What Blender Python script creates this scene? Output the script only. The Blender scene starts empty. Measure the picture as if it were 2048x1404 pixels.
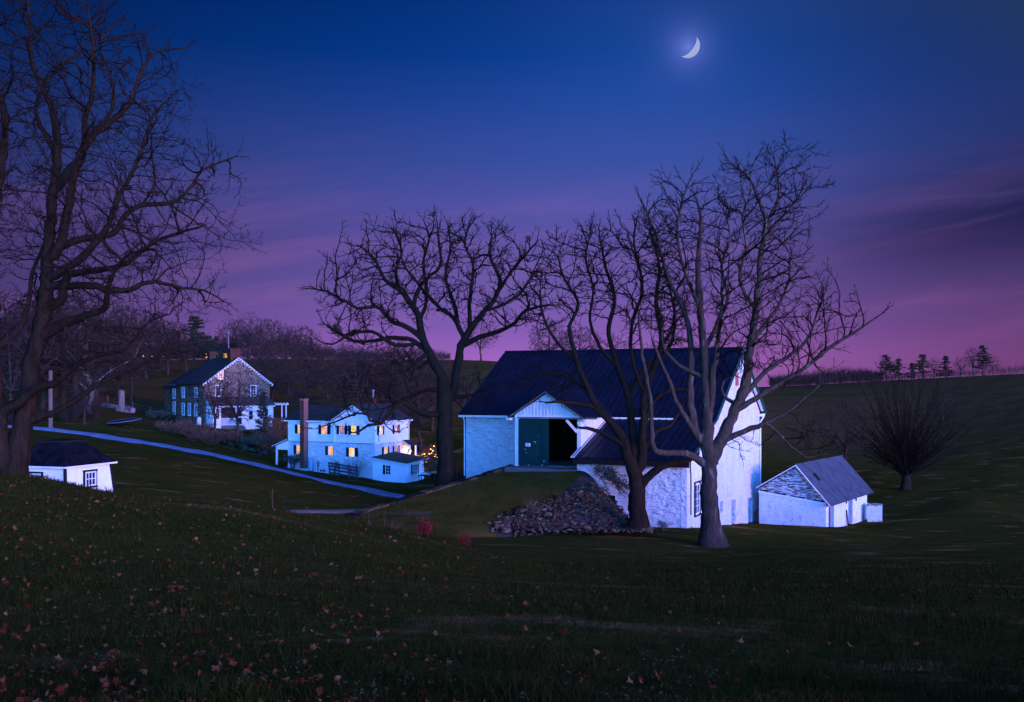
import bpy, bmesh, math, random
import numpy as np
from mathutils import Vector, Matrix

# ------------------------------------------------------------------ camera, sky, light, exposure
R = math.radians
scene = bpy.context.scene
COL = scene.collection
FPX = 2000.0          # focal length in photograph pixels (35 mm lens)
CZ = 12.0             # eye height above the datum
HV = 770.0            # eye-level row of the photograph

cam_d = bpy.data.cameras.new('camera')
cam_d.sensor_width = 36.0
cam_d.lens = FPX / 2048 * 36.0
cam_d.shift_y = (HV - 702.0) / 2048.0
cam_d.clip_start = 0.1
cam_d.clip_end = 9000
cam = bpy.data.objects.new('camera', cam_d)
COL.objects.link(cam)
cam.location = (0, 0, CZ)
cam.rotation_euler = (R(90), 0, 0)
scene.camera = cam

EXPO = 6.4            # long dusk exposure
KX = 2.0 ** -EXPO     # display value -> scene value
scene.view_settings.view_transform = 'Standard'
scene.view_settings.look = 'None'
scene.view_settings.exposure = EXPO
scene.view_settings.gamma = 1.0
scene.view_settings.use_curve_mapping = False
scene.cycles.max_bounces = 6
scene.cycles.diffuse_bounces = 3
scene.cycles.glossy_bounces = 2
scene.cycles.transparent_max_bounces = 4
scene.cycles.sample_clamp_indirect = 0.5


def lin(r, g, b):
    f = lambda c: (c / 255 / 12.92) if c / 255 <= 0.04045 else ((c / 255 + 0.055) / 1.055) ** 2.4
    return (f(r), f(g), f(b))


SUN_AZ = 136.0        # compass bearing of the afterglow, clockwise from the view direction
world = bpy.data.worlds.new('World')
scene.world = world
world.use_nodes = True


def build_sky():
    nt = world.node_tree
    nd, lk = nt.nodes, nt.links
    bg = nd['Background']
    bg.inputs['Strength'].default_value = 0.15
    K = KX / 0.15

    def m(op, a, b=None, c=None):
        n = nd.new('ShaderNodeMath'); n.operation = op
        for i, s in enumerate((a, b, c)):
            if s is None:
                continue
            if isinstance(s, (int, float)):
                n.inputs[i].default_value = s
            else:
                lk.new(s, n.inputs[i])
        return n.outputs[0]

    def mixc(f, a, b, bt='MIX'):
        n = nd.new('ShaderNodeMix'); n.data_type = 'RGBA'; n.blend_type = bt
        for sock, s in ((n.inputs[0], f), (n.inputs[6], a), (n.inputs[7], b)):
            if isinstance(s, (int, float)):
                sock.default_value = s
            elif isinstance(s, tuple):
                sock.default_value = (*s, 1)
            else:
                lk.new(s, sock)
        return n.outputs[2]
    tc = nd.new('ShaderNodeTexCoord')
    sep = nd.new('ShaderNodeSeparateXYZ'); lk.new(tc.outputs['Generated'], sep.inputs[0])
    x, y, z = sep.outputs
    hor = m('SQRT', m('ADD', m('MULTIPLY', x, x), m('MULTIPLY', y, y)))
    el = m('DIVIDE', z, m('MAXIMUM', hor, 0.05))          # tangent of elevation
    az = m('ARCTAN2', x, y)                               # 0 straight ahead, + to the right
    # twilight sky: sun a little below the horizon, behind and to the right
    sky = nd.new('ShaderNodeTexSky'); sky.sky_type = 'NISHITA'; sky.sun_disc = False
    sky.sun_elevation = R(-6.4); sky.sun_rotation = R(SUN_AZ + 12)
    sky.altitude = 100
    tint = mixc(1.0, sky.outputs[0], (85 * K, 345 * K, 1330 * K), 'MULTIPLY')
    s1 = tint      # blue gain added to this sky so it lights the walls from behind
    # dusk colour from the horizon up
    rp = nd.new('ShaderNodeValToRGB')
    stops = [(-0.02, (160, 100, 188)), (0.025, (158, 100, 190)), (0.055, (126, 91, 176)), (0.095, (104, 86, 164)),
             (0.14, (92, 80, 158)), (0.18, (78, 80, 160)), (0.225, (54, 74, 154)), (0.28, (30, 65, 147)),
             (0.33, (6, 55, 135)), (0.40, (0, 44, 116)), (0.7, (0, 28, 80)), (1.2, (0, 20, 58))]
    cr = rp.color_ramp
    while len(cr.elements) < len(stops):
        cr.elements.new(0.5)
    for e, (p, c) in zip(cr.elements, stops):
        e.position = (p + 0.05) / 1.25
        e.color = (*lin(*c), 1)
    lk.new(m('DIVIDE', m('ADD', el, 0.05), 1.25), rp.inputs[0])
    # glow of the twilight band, strongest ahead and a little right, pinker to the right
    azd = m('SUBTRACT', az, 0.02)
    side = m('POWER', 2.718, m('MULTIPLY', m('MULTIPLY', azd, azd), -4.8))
    side = m('ADD', m('MULTIPLY', side, 0.80), 0.22)
    pink = nd.new('ShaderNodeMapRange'); lk.new(az, pink.inputs[0])
    pink.inputs[1].default_value = 0.05; pink.inputs[2].default_value = 0.5
    low = nd.new('ShaderNodeMapRange'); lk.new(el, low.inputs[0])
    low.inputs[1].default_value = 0.16; low.inputs[2].default_value = 0.0
    pk = m('MULTIPLY', pink.outputs[0], low.outputs[0])
    dusk = mixc(m('MULTIPLY', pk, 0.60), rp.outputs[0], lin(150, 80, 138))
    dusk = mixc(1.0, dusk, side, 'MULTIPLY')
    # thin streaked cloud: noise stretched along the horizon, gently tilted
    comb = nd.new('ShaderNodeCombineXYZ')
    tilt = m('SUBTRACT', el, m('MULTIPLY', az, 0.13))
    lk.new(m('MULTIPLY', az, 3.0), comb.inputs[0]); lk.new(m('MULTIPLY', tilt, 26.0), comb.inputs[1])
    nz = nd.new('ShaderNodeTexNoise'); lk.new(comb.outputs[0], nz.inputs['Vector'])
    nz.inputs['Scale'].default_value = 1.0; nz.inputs['Detail'].default_value = 7; nz.inputs['Roughness'].default_value = 0.62
    nz.inputs['Distortion'].default_value = 0.6
    cl = nd.new('ShaderNodeMapRange'); cl.interpolation_type = 'SMOOTHSTEP'; lk.new(nz.outputs[0], cl.inputs[0])
    cl.inputs[1].default_value = 0.44; cl.inputs[2].default_value = 0.70
    band = m('POWER', 2.718, m('MULTIPLY', m('POWER', m('DIVIDE', m('SUBTRACT', el, 0.12), 0.075), 2.0), -1.0))
    pinkc = m('MULTIPLY', cl.outputs[0], m('MULTIPLY', band, 0.15))
    dusk = mixc(pinkc, dusk, lin(190, 116, 178))
    # heavier slate cloud bank towards the right
    comb2 = nd.new('ShaderNodeCombineXYZ')
    tilt2 = m('SUBTRACT', el, m('MULTIPLY', az, 0.12))
    lk.new(m('MULTIPLY', az, 2.6), comb2.inputs[0]); lk.new(m('MULTIPLY', tilt2, 17.0), comb2.inputs[1]); comb2.inputs[2].default_value = 4.3
    n2 = nd.new('ShaderNodeTexNoise'); lk.new(comb2.outputs[0], n2.inputs['Vector'])
    n2.inputs['Scale'].default_value = 1.0; n2.inputs['Detail'].default_value = 8; n2.inputs['Roughness'].default_value = 0.6
    n2.inputs['Distortion'].default_value = 0.8
    c2 = nd.new('ShaderNodeMapRange'); c2.interpolation_type = 'SMOOTHSTEP'; lk.new(n2.outputs[0], c2.inputs[0])
    c2.inputs[1].default_value = 0.26; c2.inputs[2].default_value = 0.56
    rt = nd.new('ShaderNodeMapRange'); rt.interpolation_type = 'SMOOTHSTEP'; lk.new(az, rt.inputs[0])
    rt.inputs[1].default_value = 0.20; rt.inputs[2].default_value = 0.50
    b2 = m('POWER', 2.718, m('MULTIPLY', m('POWER', m('DIVIDE', m('SUBTRACT', tilt2, 0.100), 0.050), 2.0), -1.0))
    dark = m('MULTIPLY', m('MULTIPLY', c2.outputs[0], rt.outputs[0]), m('MULTIPLY', b2, 0.92))
    # moon aureole: light scattered by thin cloud round the moon
    md = Vector(((1377 - 1024) / FPX, 1.0, (HV - 94) / FPX)).normalized()
    dt = nd.new('ShaderNodeVectorMath'); dt.operation = 'DISTANCE'
    nv = nd.new('ShaderNodeVectorMath'); nv.operation = 'NORMALIZE'; lk.new(tc.outputs['Generated'], nv.inputs[0])
    lk.new(nv.outputs[0], dt.inputs[0]); dt.inputs[1].default_value = md
    g = m('POWER', 2.718, m('MULTIPLY', m('DIVIDE', dt.outputs['Value'], 0.012), -1.0))
    g2 = m('POWER', 2.718, m('MULTIPLY', m('POWER', m('DIVIDE', dt.outputs['Value'], 0.16), 2.0), -1.0))
    halo = mixc(1.0, lin(100, 104, 170), g, 'MULTIPLY')
    halo2 = mixc(1.0, (0.006, 0.022, 0.075), g2, 'MULTIPLY')
    dusk = mixc(1.0, dusk, halo, 'ADD')
    dusk = mixc(1.0, dusk, halo2, 'ADD')
    d2 = mixc(1.0, dusk, (K, K, K), 'MULTIPLY')
    tot = mixc(1.0, d2, s1, 'ADD')
    slate = mixc(1.0, lin(30, 32, 76), (K, K, K), 'MULTIPLY')
    tot = mixc(dark, tot, slate)
    lk.new(tot, bg.inputs['Color'])


build_sky()

sun_d = bpy.data.lights.new('sun', 'SUN')
sun_d.energy = 0.037
sun_d.angle = R(20)
sun_d.color = (1.0, 0.27, 0.22)
sun = bpy.data.objects.new('sun', sun_d)
COL.objects.link(sun)
_el = R(7)
_d = Vector((math.sin(R(SUN_AZ)) * math.cos(_el), math.cos(R(SUN_AZ)) * math.cos(_el), math.sin(_el)))
sun.rotation_euler = (-_d).to_track_quat('-Z', 'Y').to_euler()

rng = random.Random(7)
nrg = np.random.default_rng(11)


def P(u, v, Y):
    """point on the ray of photograph pixel (u, v) at depth Y metres"""
    return Vector(((u - 1024) / FPX * Y, Y, CZ + (HV - v) / FPX * Y))


# ------------------------------------------------------------------ helpers
def mk(name, verts, faces, mat=None, parent=None, smooth=False):
    me = bpy.data.meshes.new(name)
    if isinstance(verts, np.ndarray):
        verts = verts.tolist()
    me.from_pydata([tuple(v) for v in verts], [], faces)
    if mat is not None:
        me.materials.append(mat)
    if smooth:
        me.polygons.foreach_set('use_smooth', [True] * len(me.polygons))
    o = bpy.data.objects.new(name, me)
    COL.objects.link(o)
    if parent is not None:
        o.parent = parent
    return o


def fastmesh(name, V, T, mat, parent=None, smooth=False):
    """V (n,3) float array, T (m,3) int array"""
    me = bpy.data.meshes.new(name)
    me.vertices.add(len(V)); me.vertices.foreach_set('co', np.ascontiguousarray(V, dtype=np.float32).ravel())
    k = T.shape[1]
    me.loops.add(T.size); me.loops.foreach_set('vertex_index', np.ascontiguousarray(T, dtype=np.int32).ravel())
    me.polygons.add(len(T)); me.polygons.foreach_set('loop_start', np.arange(0, T.size, k, dtype=np.int32))
    me.polygons.foreach_set('loop_total', np.full(len(T), k, dtype=np.int32))
    if smooth:
        me.polygons.foreach_set('use_smooth', np.ones(len(T), dtype=bool))
    me.update(calc_edges=True)
    if mat is not None:
        for mm in (mat if isinstance(mat, list) else [mat]):
            me.materials.append(mm)
    o = bpy.data.objects.new(name, me)
    COL.objects.link(o)
    if parent is not None:
        o.parent = parent
    return o


def tag(o, label=None, cat=None, group=None, kind=None):
    if label: o['label'] = label
    if cat: o['category'] = cat
    if group: o['group'] = group
    if kind: o['kind'] = kind
    return o


def empty(name, loc, rz=0.0, label=None, cat=None, group=None):
    o = bpy.data.objects.new(name, None)
    o.empty_display_size = 0.3
    COL.objects.link(o)
    o.location = loc
    o.rotation_euler = (0, 0, rz)
    return tag(o, label, cat, group)


BOXF = [(0, 3, 2, 1), (4, 5, 6, 7), (0, 1, 5, 4), (1, 2, 6, 5), (2, 3, 7, 6), (3, 0, 4, 7)]


class MB:
    """collects pieces of one mesh"""
    def __init__(s): s.v = []; s.f = []

    def add(s, verts, faces):
        n = len(s.v); s.v += [tuple(p) for p in verts]; s.f += [tuple(i + n for i in f) for f in faces]; return s

    def box(s, x0, x1, y0, y1, z0, z1):
        return s.add([(x0, y0, z0), (x1, y0, z0), (x1, y1, z0), (x0, y1, z0), (x0, y0, z1), (x1, y0, z1), (x1, y1, z1), (x0, y1, z1)], BOXF)

    def hexa(s, bot, top):
        return s.add(list(bot) + list(top), BOXF)

    def prism(s, poly, off):
        """poly: planar points in order; off: extrusion vector"""
        n = len(poly); off = Vector(off)
        vs = [Vector(p) for p in poly]; vs += [p + off for p in vs]
        fs = [tuple(reversed(range(n))), tuple(range(n, 2 * n))]
        fs += [(i, (i + 1) % n, n + (i + 1) % n, n + i) for i in range(n)]
        return s.add(vs, fs)

    def bar(s, a, b, w, h=None, up=(0, 0, 1)):
        a = Vector(a); b = Vector(b); h = w if h is None else h
        d = (b - a).normalized(); up = Vector(up)
        if abs(d.dot(up)) > 0.98: up = Vector((1, 0, 0))
        sx = d.cross(up).normalized() * (w / 2); sy = sx.cross(d).normalized() * (h / 2)
        q = lambda p: [p - sx - sy, p + sx - sy, p + sx + sy, p - sx + sy]
        return s.add(q(a) + q(b), BOXF)

    def tube(s, pts, r, n=6, cap=True):
        pts = [Vector(p) for p in pts]
        rs = r if isinstance(r, (list, tuple)) else [r] * len(pts)
        base = len(s.v); ref = Vector((0.3, 0.2, 1)).normalized()
        for i, p in enumerate(pts):
            d = (pts[min(i + 1, len(pts) - 1)] - pts[max(i - 1, 0)]).normalized()
            if abs(d.dot(ref)) > 0.95: ref = Vector((1, 0.1, 0)).normalized()
            a = d.cross(ref).normalized(); b = d.cross(a)
            for k in range(n):
                t = 2 * math.pi * k / n
                s.v.append(tuple(p + (a * math.cos(t) + b * math.sin(t)) * rs[i]))
        for i in range(len(pts) - 1):
            for k in range(n):
                o0 = base + i * n; k2 = (k + 1) % n
                s.f.append((o0 + k, o0 + k2, o0 + n + k2, o0 + n + k))
        if cap:
            s.f.append(tuple(base + k for k in reversed(range(n))))
            s.f.append(tuple(base + (len(pts) - 1) * n + k for k in range(n)))
        return s

    def build(s, name, mat, parent=None, smooth=False):
        return mk(name, s.v, s.f, mat, parent, smooth)


def bx(name, mat, parent, *a):
    return MB().box(*a).build(name, mat, parent)


# ------------------------------------------------------------------ materials
MATS = {}


def M(name, c1, c2=None, scale=3.0, bump=0.0, bscale=None, rough=0.85, detail=4.0, stretch=(1, 1, 1), lo=0.35, hi=0.65,
      metallic=0.0, vor=None, spec=0.0, coord='Object', c3=None, s3=1.0, l3=(0.55, 0.7), bdist=0.05):
    """procedural material: two colours mixed by noise, optional third by a second noise, noise or cell relief"""
    mt = bpy.data.materials.new(name); mt.use_nodes = True
    nt = mt.node_tree; nd = nt.nodes; lk = nt.links
    b = nd['Principled BSDF']
    b.inputs['Roughness'].default_value = rough
    b.inputs['Metallic'].default_value = metallic
    b.inputs['Specular IOR Level'].default_value = spec
    tc = nd.new('ShaderNodeTexCoord')
    mp = nd.new('ShaderNodeMapping'); mp.inputs['Scale'].default_value = stretch
    if coord == 'World':
        ge = nd.new('ShaderNodeNewGeometry'); lk.new(ge.outputs['Position'], mp.inputs[0])
    else:
        lk.new(tc.outputs[coord], mp.inputs[0])
    c2 = c2 or tuple(min(1, x * 0.75) for x in c1)

    def noise(sc, det, dist=0.0):
        n = nd.new('ShaderNodeTexNoise'); lk.new(mp.outputs[0], n.inputs['Vector'])
        n.inputs['Scale'].default_value = sc; n.inputs['Detail'].default_value = det; n.inputs['Roughness'].default_value = 0.6
        n.inputs['Distortion'].default_value = dist
        return n.outputs[0]

    def rng_(s, a, c):
        r = nd.new('ShaderNodeMapRange'); lk.new(s, r.inputs[0]); r.inputs[1].default_value = a; r.inputs[2].default_value = c
        return r.outputs[0]

    def mix(f, a, c):
        n = nd.new('ShaderNodeMix'); n.data_type = 'RGBA'; lk.new(f, n.inputs[0])
        for so, q in ((n.inputs[6], a), (n.inputs[7], c)):
            if isinstance(q, tuple): so.default_value = (*q, 1)
            else: lk.new(q, so)
        return n.outputs[2]
    if vor:
        vn = nd.new('ShaderNodeTexVoronoi'); lk.new(mp.outputs[0], vn.inputs['Vector']); vn.inputs['Scale'].default_value = vor
        ve = nd.new('ShaderNodeTexVoronoi'); ve.feature = 'DISTANCE_TO_EDGE'; lk.new(mp.outputs[0], ve.inputs['Vector']); ve.inputs['Scale'].default_value = vor
        sp = nd.new('ShaderNodeSeparateColor'); lk.new(vn.outputs['Color'], sp.inputs[0])
        col = mix(rng_(sp.outputs[0], 0.0, 1.0), c1, c2)
        if c3:
            col = mix(rng_(ve.outputs['Distance'], 0.05, 0.02), col, c3)
        hgt = rng_(ve.outputs['Distance'], 0.0, 0.12)
        nb = noise(vor * 3, 4)
        mm = nd.new('ShaderNodeMath'); mm.operation = 'MULTIPLY_ADD'; lk.new(nb, mm.inputs[0]); mm.inputs[1].default_value = 0.5; lk.new(hgt, mm.inputs[2])
        hsrc = mm.outputs[0]
    else:
        col = mix(rng_(noise(scale, detail), lo, hi), c1, c2)
        if c3:
            col = mix(rng_(noise(s3, 5, 0.5), *l3), col, c3)
        hsrc = noise(bscale or scale * 4, 5) if bump else None
    lk.new(col, b.inputs['Base Color'])
    if bump:
        bp = nd.new('ShaderNodeBump'); bp.inputs['Strength'].default_value = bump; bp.inputs['Distance'].default_value = bdist
        lk.new(hsrc, bp.inputs['Height']); lk.new(bp.outputs[0], b.inputs['Normal'])
    MATS[name] = mt
    return mt


def emis(name, col, disp, var=None, vs=3.0):
    """a light-giving surface; disp is its displayed brightness"""
    mt = bpy.data.materials.new(name); mt.use_nodes = True
    nt = mt.node_tree; nd = nt.nodes; lk = nt.links
    b = nd['Principled BSDF']
    b.inputs['Base Color'].default_value = (0.01, 0.01, 0.01, 1)
    b.inputs['Roughness'].default_value = 0.4; b.inputs['Specular IOR Level'].default_value = 0.0
    b.inputs['Emission Strength'].default_value = disp * KX
    if var:
        tc = nd.new('ShaderNodeTexCoord'); n = nd.new('ShaderNodeTexNoise'); n.inputs['Scale'].default_value = vs
        ge = nd.new('ShaderNodeNewGeometry'); lk.new(ge.outputs['Position'], n.inputs['Vector']); n.inputs['Detail'].default_value = 2
        r = nd.new('ShaderNodeValToRGB'); lk.new(n.outputs[0], r.inputs[0])
        r.color_ramp.elements[0].position = 0.34; r.color_ramp.elements[1].position = 0.62
        r.color_ramp.elements[0].color = (*var, 1); r.color_ramp.elements[1].color = (*col, 1)
        lk.new(r.outputs[0], b.inputs['Emission Color'])
    else:
        b.inputs['Emission Color'].default_value = (*col, 1)
    return mt


m_lawn = M('lawn_turf', (0.040, 0.040, 0.008), (0.068, 0.052, 0.012), 0.35, 0.9, 14, 0.95, coord='World', stretch=(0.6, 1, 1),
           c3=(0.21, 0.10, 0.040), s3=0.50, l3=(0.585, 0.655), bdist=0.06)


def ground_material():
    """lawn near the farm, stubbly brown fields beyond it, straw patches in both"""
    mt = m_lawn; nt = mt.node_tree; nd = nt.nodes; lk = nt.links; b = nd['Principled BSDF']
    src = b.inputs['Base Color'].links[0].from_socket
    ge = nd.new('ShaderNodeNewGeometry')

    def noise(stretch, scale, det):
        mp = nd.new('ShaderNodeMapping'); mp.inputs['Scale'].default_value = stretch; lk.new(ge.outputs['Position'], mp.inputs[0])
        n = nd.new('ShaderNodeTexNoise'); lk.new(mp.outputs[0], n.inputs['Vector']); n.inputs['Scale'].default_value = scale; n.inputs['Detail'].default_value = det; n.inputs['Roughness'].default_value = 0.65
        return n.outputs[0]

    def rg(x, a, c, d=0.0, e=1.0):
        r = nd.new('ShaderNodeMapRange'); lk.new(x, r.inputs[0])
        for i, q in enumerate((a, c, d, e)): r.inputs[i + 1].default_value = q
        return r.outputs[0]

    def mix(f, a, c, bt='MIX'):
        n = nd.new('ShaderNodeMix'); n.data_type = 'RGBA'; n.blend_type = bt
        for so, q in ((n.inputs[0], f), (n.inputs[6], a), (n.inputs[7], c)):
            if isinstance(q, tuple): so.default_value = (*q, 1)
            elif isinstance(q, float): so.default_value = q
            else: lk.new(q, so)
        return n.outputs[2]
    sp = nd.new('ShaderNodeSeparateXYZ'); lk.new(ge.outputs['Position'], sp.inputs[0])
    wob = nd.new('ShaderNodeMath'); wob.operation = 'MULTIPLY_ADD'; lk.new(noise((1, 1, 1), 0.03, 3), wob.inputs[0]); wob.inputs[1].default_value = 60.0; lk.new(sp.outputs[1], wob.inputs[2])
    far = rg(wob.outputs[0], 150, 185)
    field = mix(rg(noise((0.35, 1.6, 1), 0.22, 6), 0.35, 0.65), (0.060, 0.043, 0.017), (0.105, 0.062, 0.024))
    field = mix(rg(noise((0.5, 1, 1), 0.05, 5), 0.52, 0.66), field, (0.040, 0.046, 0.012))
    col = mix(far, src, field)
    fine = rg(noise((1, 1, 1), 5.0, 6), 0.3, 0.7, 0.55, 1.35)
    cc = nd.new('ShaderNodeCombineXYZ')
    for i in range(3): lk.new(fine, cc.inputs[i])
    col = mix(1.0, col, cc.outputs[0], 'MULTIPLY')
    lk.new(col, b.inputs['Base Color'])


ground_material()
m_bank = M('bank_turf', (0.056, 0.050, 0.010), (0.092, 0.066, 0.016), 0.5, 0.9, 14, 0.95, coord='World', c3=(0.11, 0.085, 0.05), s3=0.3, l3=(0.6, 0.75), bdist=0.06)
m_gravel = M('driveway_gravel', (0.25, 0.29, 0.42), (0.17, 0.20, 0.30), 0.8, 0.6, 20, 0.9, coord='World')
m_track = M('worn_track', (0.15, 0.125, 0.10), (0.09, 0.078, 0.06), 0.8, 0.6, 20, 0.9, coord='World')
m_white_rubble = M('whitewashed_rubble', (0.86, 0.86, 0.85), (0.74, 0.75, 0.74), 0.8, 1.0, 2.8, 0.8, c3=(0.42, 0.40, 0.36), s3=1.3, l3=(0.66, 0.78), bdist=0.5)
m_stucco = M('white_stucco', (0.87, 0.87, 0.86), (0.76, 0.77, 0.76), 1.1, 1.0, 2.0, 0.8, stretch=(1, 1, 1.7), bdist=0.5)
m_oldwash = M('flaking_whitewash', (0.80, 0.80, 0.79), (0.66, 0.66, 0.66), 1.0, 0.9, 3.0, 0.85, c3=(0.36, 0.32, 0.29), s3=3.0, l3=(0.60, 0.68), bdist=0.10)
m_peel = M('peeling_paint_boards', (0.74, 0.74, 0.74), (0.6, 0.6, 0.6), 2.0, 0.5, 9, 0.85, stretch=(0.7, 0.7, 3.2), c3=(0.14, 0.11, 0.10), s3=3.0, l3=(0.43, 0.53))
m_white = M('white_paint', (0.90, 0.90, 0.90), (0.82, 0.82, 0.82), 2.0, 0.15, 9, 0.6)
m_trim = M('trim_paint', (0.86, 0.86, 0.86), (0.74, 0.74, 0.74), 4.0, 0.1, 12, 0.55)
m_board = M('board_paint', (0.76, 0.76, 0.76), (0.62, 0.62, 0.63), 1.6, 0.3, 9, 0.7, stretch=(2, 2, 0.4))
m_metalroof = M('dark_metal_roof', (0.003, 0.006, 0.018), (0.008, 0.012, 0.030), 0.9, 0.05, 4, 0.5, spec=0.12)
m_rake = M('green_trim', (0.03, 0.14, 0.11), (0.02, 0.10, 0.09), 3.0, rough=0.6)
m_greendoor = M('green_door_paint', (0.006, 0.045, 0.038), (0.004, 0.032, 0.030), 1.5, 0.2, 10, 0.6, stretch=(2, 2, 0.3))
m_chip = M('bare_chip', (0.55, 0.55, 0.52), rough=0.9)
m_dark = M('dark_timber', (0.012, 0.012, 0.013), (0.02, 0.019, 0.018), 3.0, 0.3, 10, 0.9)
m_inside = M('dark_barn_inside', (0.016, 0.012, 0.010), (0.010, 0.008, 0.007), 2.0, 0.4, 8, 0.95)  # near-black, for the barn floor and the added doorway-darkening panels
m_conc = M('concrete', (0.17, 0.15, 0.14), (0.11, 0.10, 0.10), 1.4, 0.5, 12, 0.9)
m_slate = M('slate_shingle', (0.085, 0.098, 0.12), (0.055, 0.065, 0.085), 1.2, 0.3, 8, 0.75)
m_asphalt = M('asphalt_shingle', (0.050, 0.050, 0.050), (0.034, 0.034, 0.036), 2.0, 0.4, 14, 0.85)
m_brownroof = M('brown_shingle', (0.12, 0.085, 0.07), (0.08, 0.06, 0.05), 2.0, 0.4, 14, 0.9)
m_hutroof = M('tarred_roof', (0.004, 0.005, 0.008), (0.012, 0.012, 0.018), 2.2, 0.5, 8, 0.7)
m_brick = M('red_brick', (0.085, 0.034, 0.028), (0.055, 0.024, 0.020), 4, 0.5, 10, 0.9)
m_brick2 = M('pale_brick', (0.34, 0.15, 0.11), (0.24, 0.10, 0.075), 6, 0.5, 14, 0.9)
m_fieldstone = M('fieldstone_masonry', (0.26, 0.17, 0.12), (0.06, 0.042, 0.032), vor=2.6, bump=1.0, rough=0.9, c3=(0.40, 0.31, 0.25), bdist=0.10, stretch=(1, 1, 1.35))
m_quoin = M('pale_stone', (0.30, 0.26, 0.24), (0.22, 0.19, 0.18), 2, 0.5, 8, 0.9)
m_shutter = M('black_shutter', (0.010, 0.016, 0.020), (0.014, 0.02, 0.025), 4, rough=0.6)
m_glass = M('dark_glass', (0.012, 0.014, 0.02), (0.02, 0.022, 0.03), 1.5, rough=0.08, spec=0.6)
m_paleglass = M('curtained_glass', (0.12, 0.14, 0.18), (0.06, 0.07, 0.10), 1.5, rough=0.15, spec=0.6)
m_galv = M('galvanised_metal', (0.20, 0.19, 0.19), (0.14, 0.13, 0.13), 5, rough=0.5, metallic=0.4)
m_tank = M('tank_paint', (0.30, 0.52, 0.60), (0.24, 0.44, 0.52), 5, rough=0.5)
m_wtank = M('white_tank_paint', (0.72, 0.74, 0.74), (0.6, 0.62, 0.62), 5, rough=0.5)
m_pole = M('weathered_pole', (0.20, 0.12, 0.085), (0.12, 0.075, 0.055), 3, 0.5, 12, 0.9, stretch=(3, 3, 0.4))
m_greywood = M('grey_weathered_wood', (0.20, 0.185, 0.18), (0.12, 0.11, 0.11), 3, 0.5, 10, 0.9)
m_fence = M('dark_fence_wood', (0.075, 0.075, 0.08), (0.045, 0.045, 0.05), 3, 0.5, 10, 0.9)
m_bark = M('bark', (0.034, 0.022, 0.015), (0.016, 0.011, 0.008), 3.5, 1.0, 9, 0.95, stretch=(3, 3, 0.5), bdist=0.06)
m_barkp = M('pale_bark', (0.075, 0.052, 0.040), (0.034, 0.025, 0.020), 3.0, 1.0, 8, 0.95, stretch=(3, 3, 0.5), bdist=0.06, c3=(0.15, 0.14, 0.12), s3=1.1, l3=(0.6, 0.7))
m_twig = M('twig_bark', (0.022, 0.014, 0.010), (0.014, 0.010, 0.008), 2.0, rough=0.95)
m_farbark = M('distant_bark', (0.050, 0.034, 0.028), (0.034, 0.024, 0.021), 1.0, rough=0.95)
m_sycamore = M('mottled_sycamore_bark', (0.20, 0.18, 0.16), (0.06, 0.046, 0.04), 1.6, 0.4, 6, 0.9)
m_needle = M('evergreen_needles', (0.020, 0.036, 0.022), (0.034, 0.048, 0.026), 0.8, rough=0.9)
m_larch = M('russet_needles', (0.070, 0.038, 0.034), (0.045, 0.028, 0.028), 0.9, rough=0.9)
m_stone = [M('fieldstone_%s' % n, c, tuple(x * 0.6 for x in c), 5, 0.7, 12, 0.9, coord='Object') for n, c in
           (('tan', (0.14, 0.085, 0.042)), ('grey', (0.085, 0.062, 0.042)), ('dark', (0.032, 0.024, 0.018)), ('rust', (0.095, 0.040, 0.022)), ('pale', (0.20, 0.14, 0.09)))]
m_earth = M('bare_earth', (0.065, 0.048, 0.042), (0.04, 0.032, 0.03), 1.5, 0.9, 9, 0.95, coord='World')
m_leaf = [M('fallen_leaf_%s' % n, c, tuple(x * 0.6 for x in c), 12, rough=0.85) for n, c in
          (('russet', (0.12, 0.032, 0.011)), ('tan', (0.17, 0.058, 0.021)), ('pale', (0.22, 0.095, 0.042)), ('red', (0.10, 0.018, 0.008)))]
m_frost = M('pale_ground_leaf', (0.055, 0.058, 0.032), (0.024, 0.030, 0.014), 8, rough=0.8)
m_blade = M('grass_blade', (0.016, 0.020, 0.004), (0.032, 0.029, 0.006), 1.2, rough=0.85, coord='World', c3=(0.12, 0.095, 0.045), s3=9, l3=(0.66, 0.76))
m_blade2 = M('lawn_blade', (0.033, 0.034, 0.007), (0.058, 0.044, 0.010), 0.8, rough=0.9, coord='World', c3=(0.20, 0.095, 0.036), s3=0.50, l3=(0.585, 0.655))
m_redbush = M('red_shrub_leaf', (0.26, 0.022, 0.020), (0.14, 0.014, 0.014), 6, rough=0.85)
m_drybush = M('dry_shrub', (0.15, 0.075, 0.045), (0.08, 0.045, 0.032), 3, rough=0.95)
m_shrub = M('evergreen_shrub', (0.035, 0.055, 0.035), (0.075, 0.095, 0.075), 4, rough=0.8)
m_blue = M('blue_plastic', (0.05, 0.10, 0.55), rough=0.5)
m_tarp = M('white_tarp', (0.7, 0.72, 0.75), rough=0.5)
m_yellow = M('yellow_paint', (0.42, 0.26, 0.06), (0.3, 0.18, 0.05), 4, rough=0.7)
m_vent = M('red_louvre', (0.42, 0.13, 0.10), (0.3, 0.09, 0.07), 5, rough=0.8)
m_bluedoor = M('blue_grey_door', (0.20, 0.27, 0.33), (0.16, 0.22, 0.27), 3, 0.2, 9, 0.7)
m_lit = emis('lit_window', lin(255, 196, 66), 1.3, lin(236, 122, 22), 1.6)
m_litb = emis('bright_lit_window', lin(255, 222, 110), 1.35, lin(255, 178, 56), 1.4)
m_litd = emis('dim_lit_window', lin(240, 150, 60), 0.8, lin(110, 50, 28), 1.8)
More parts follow.
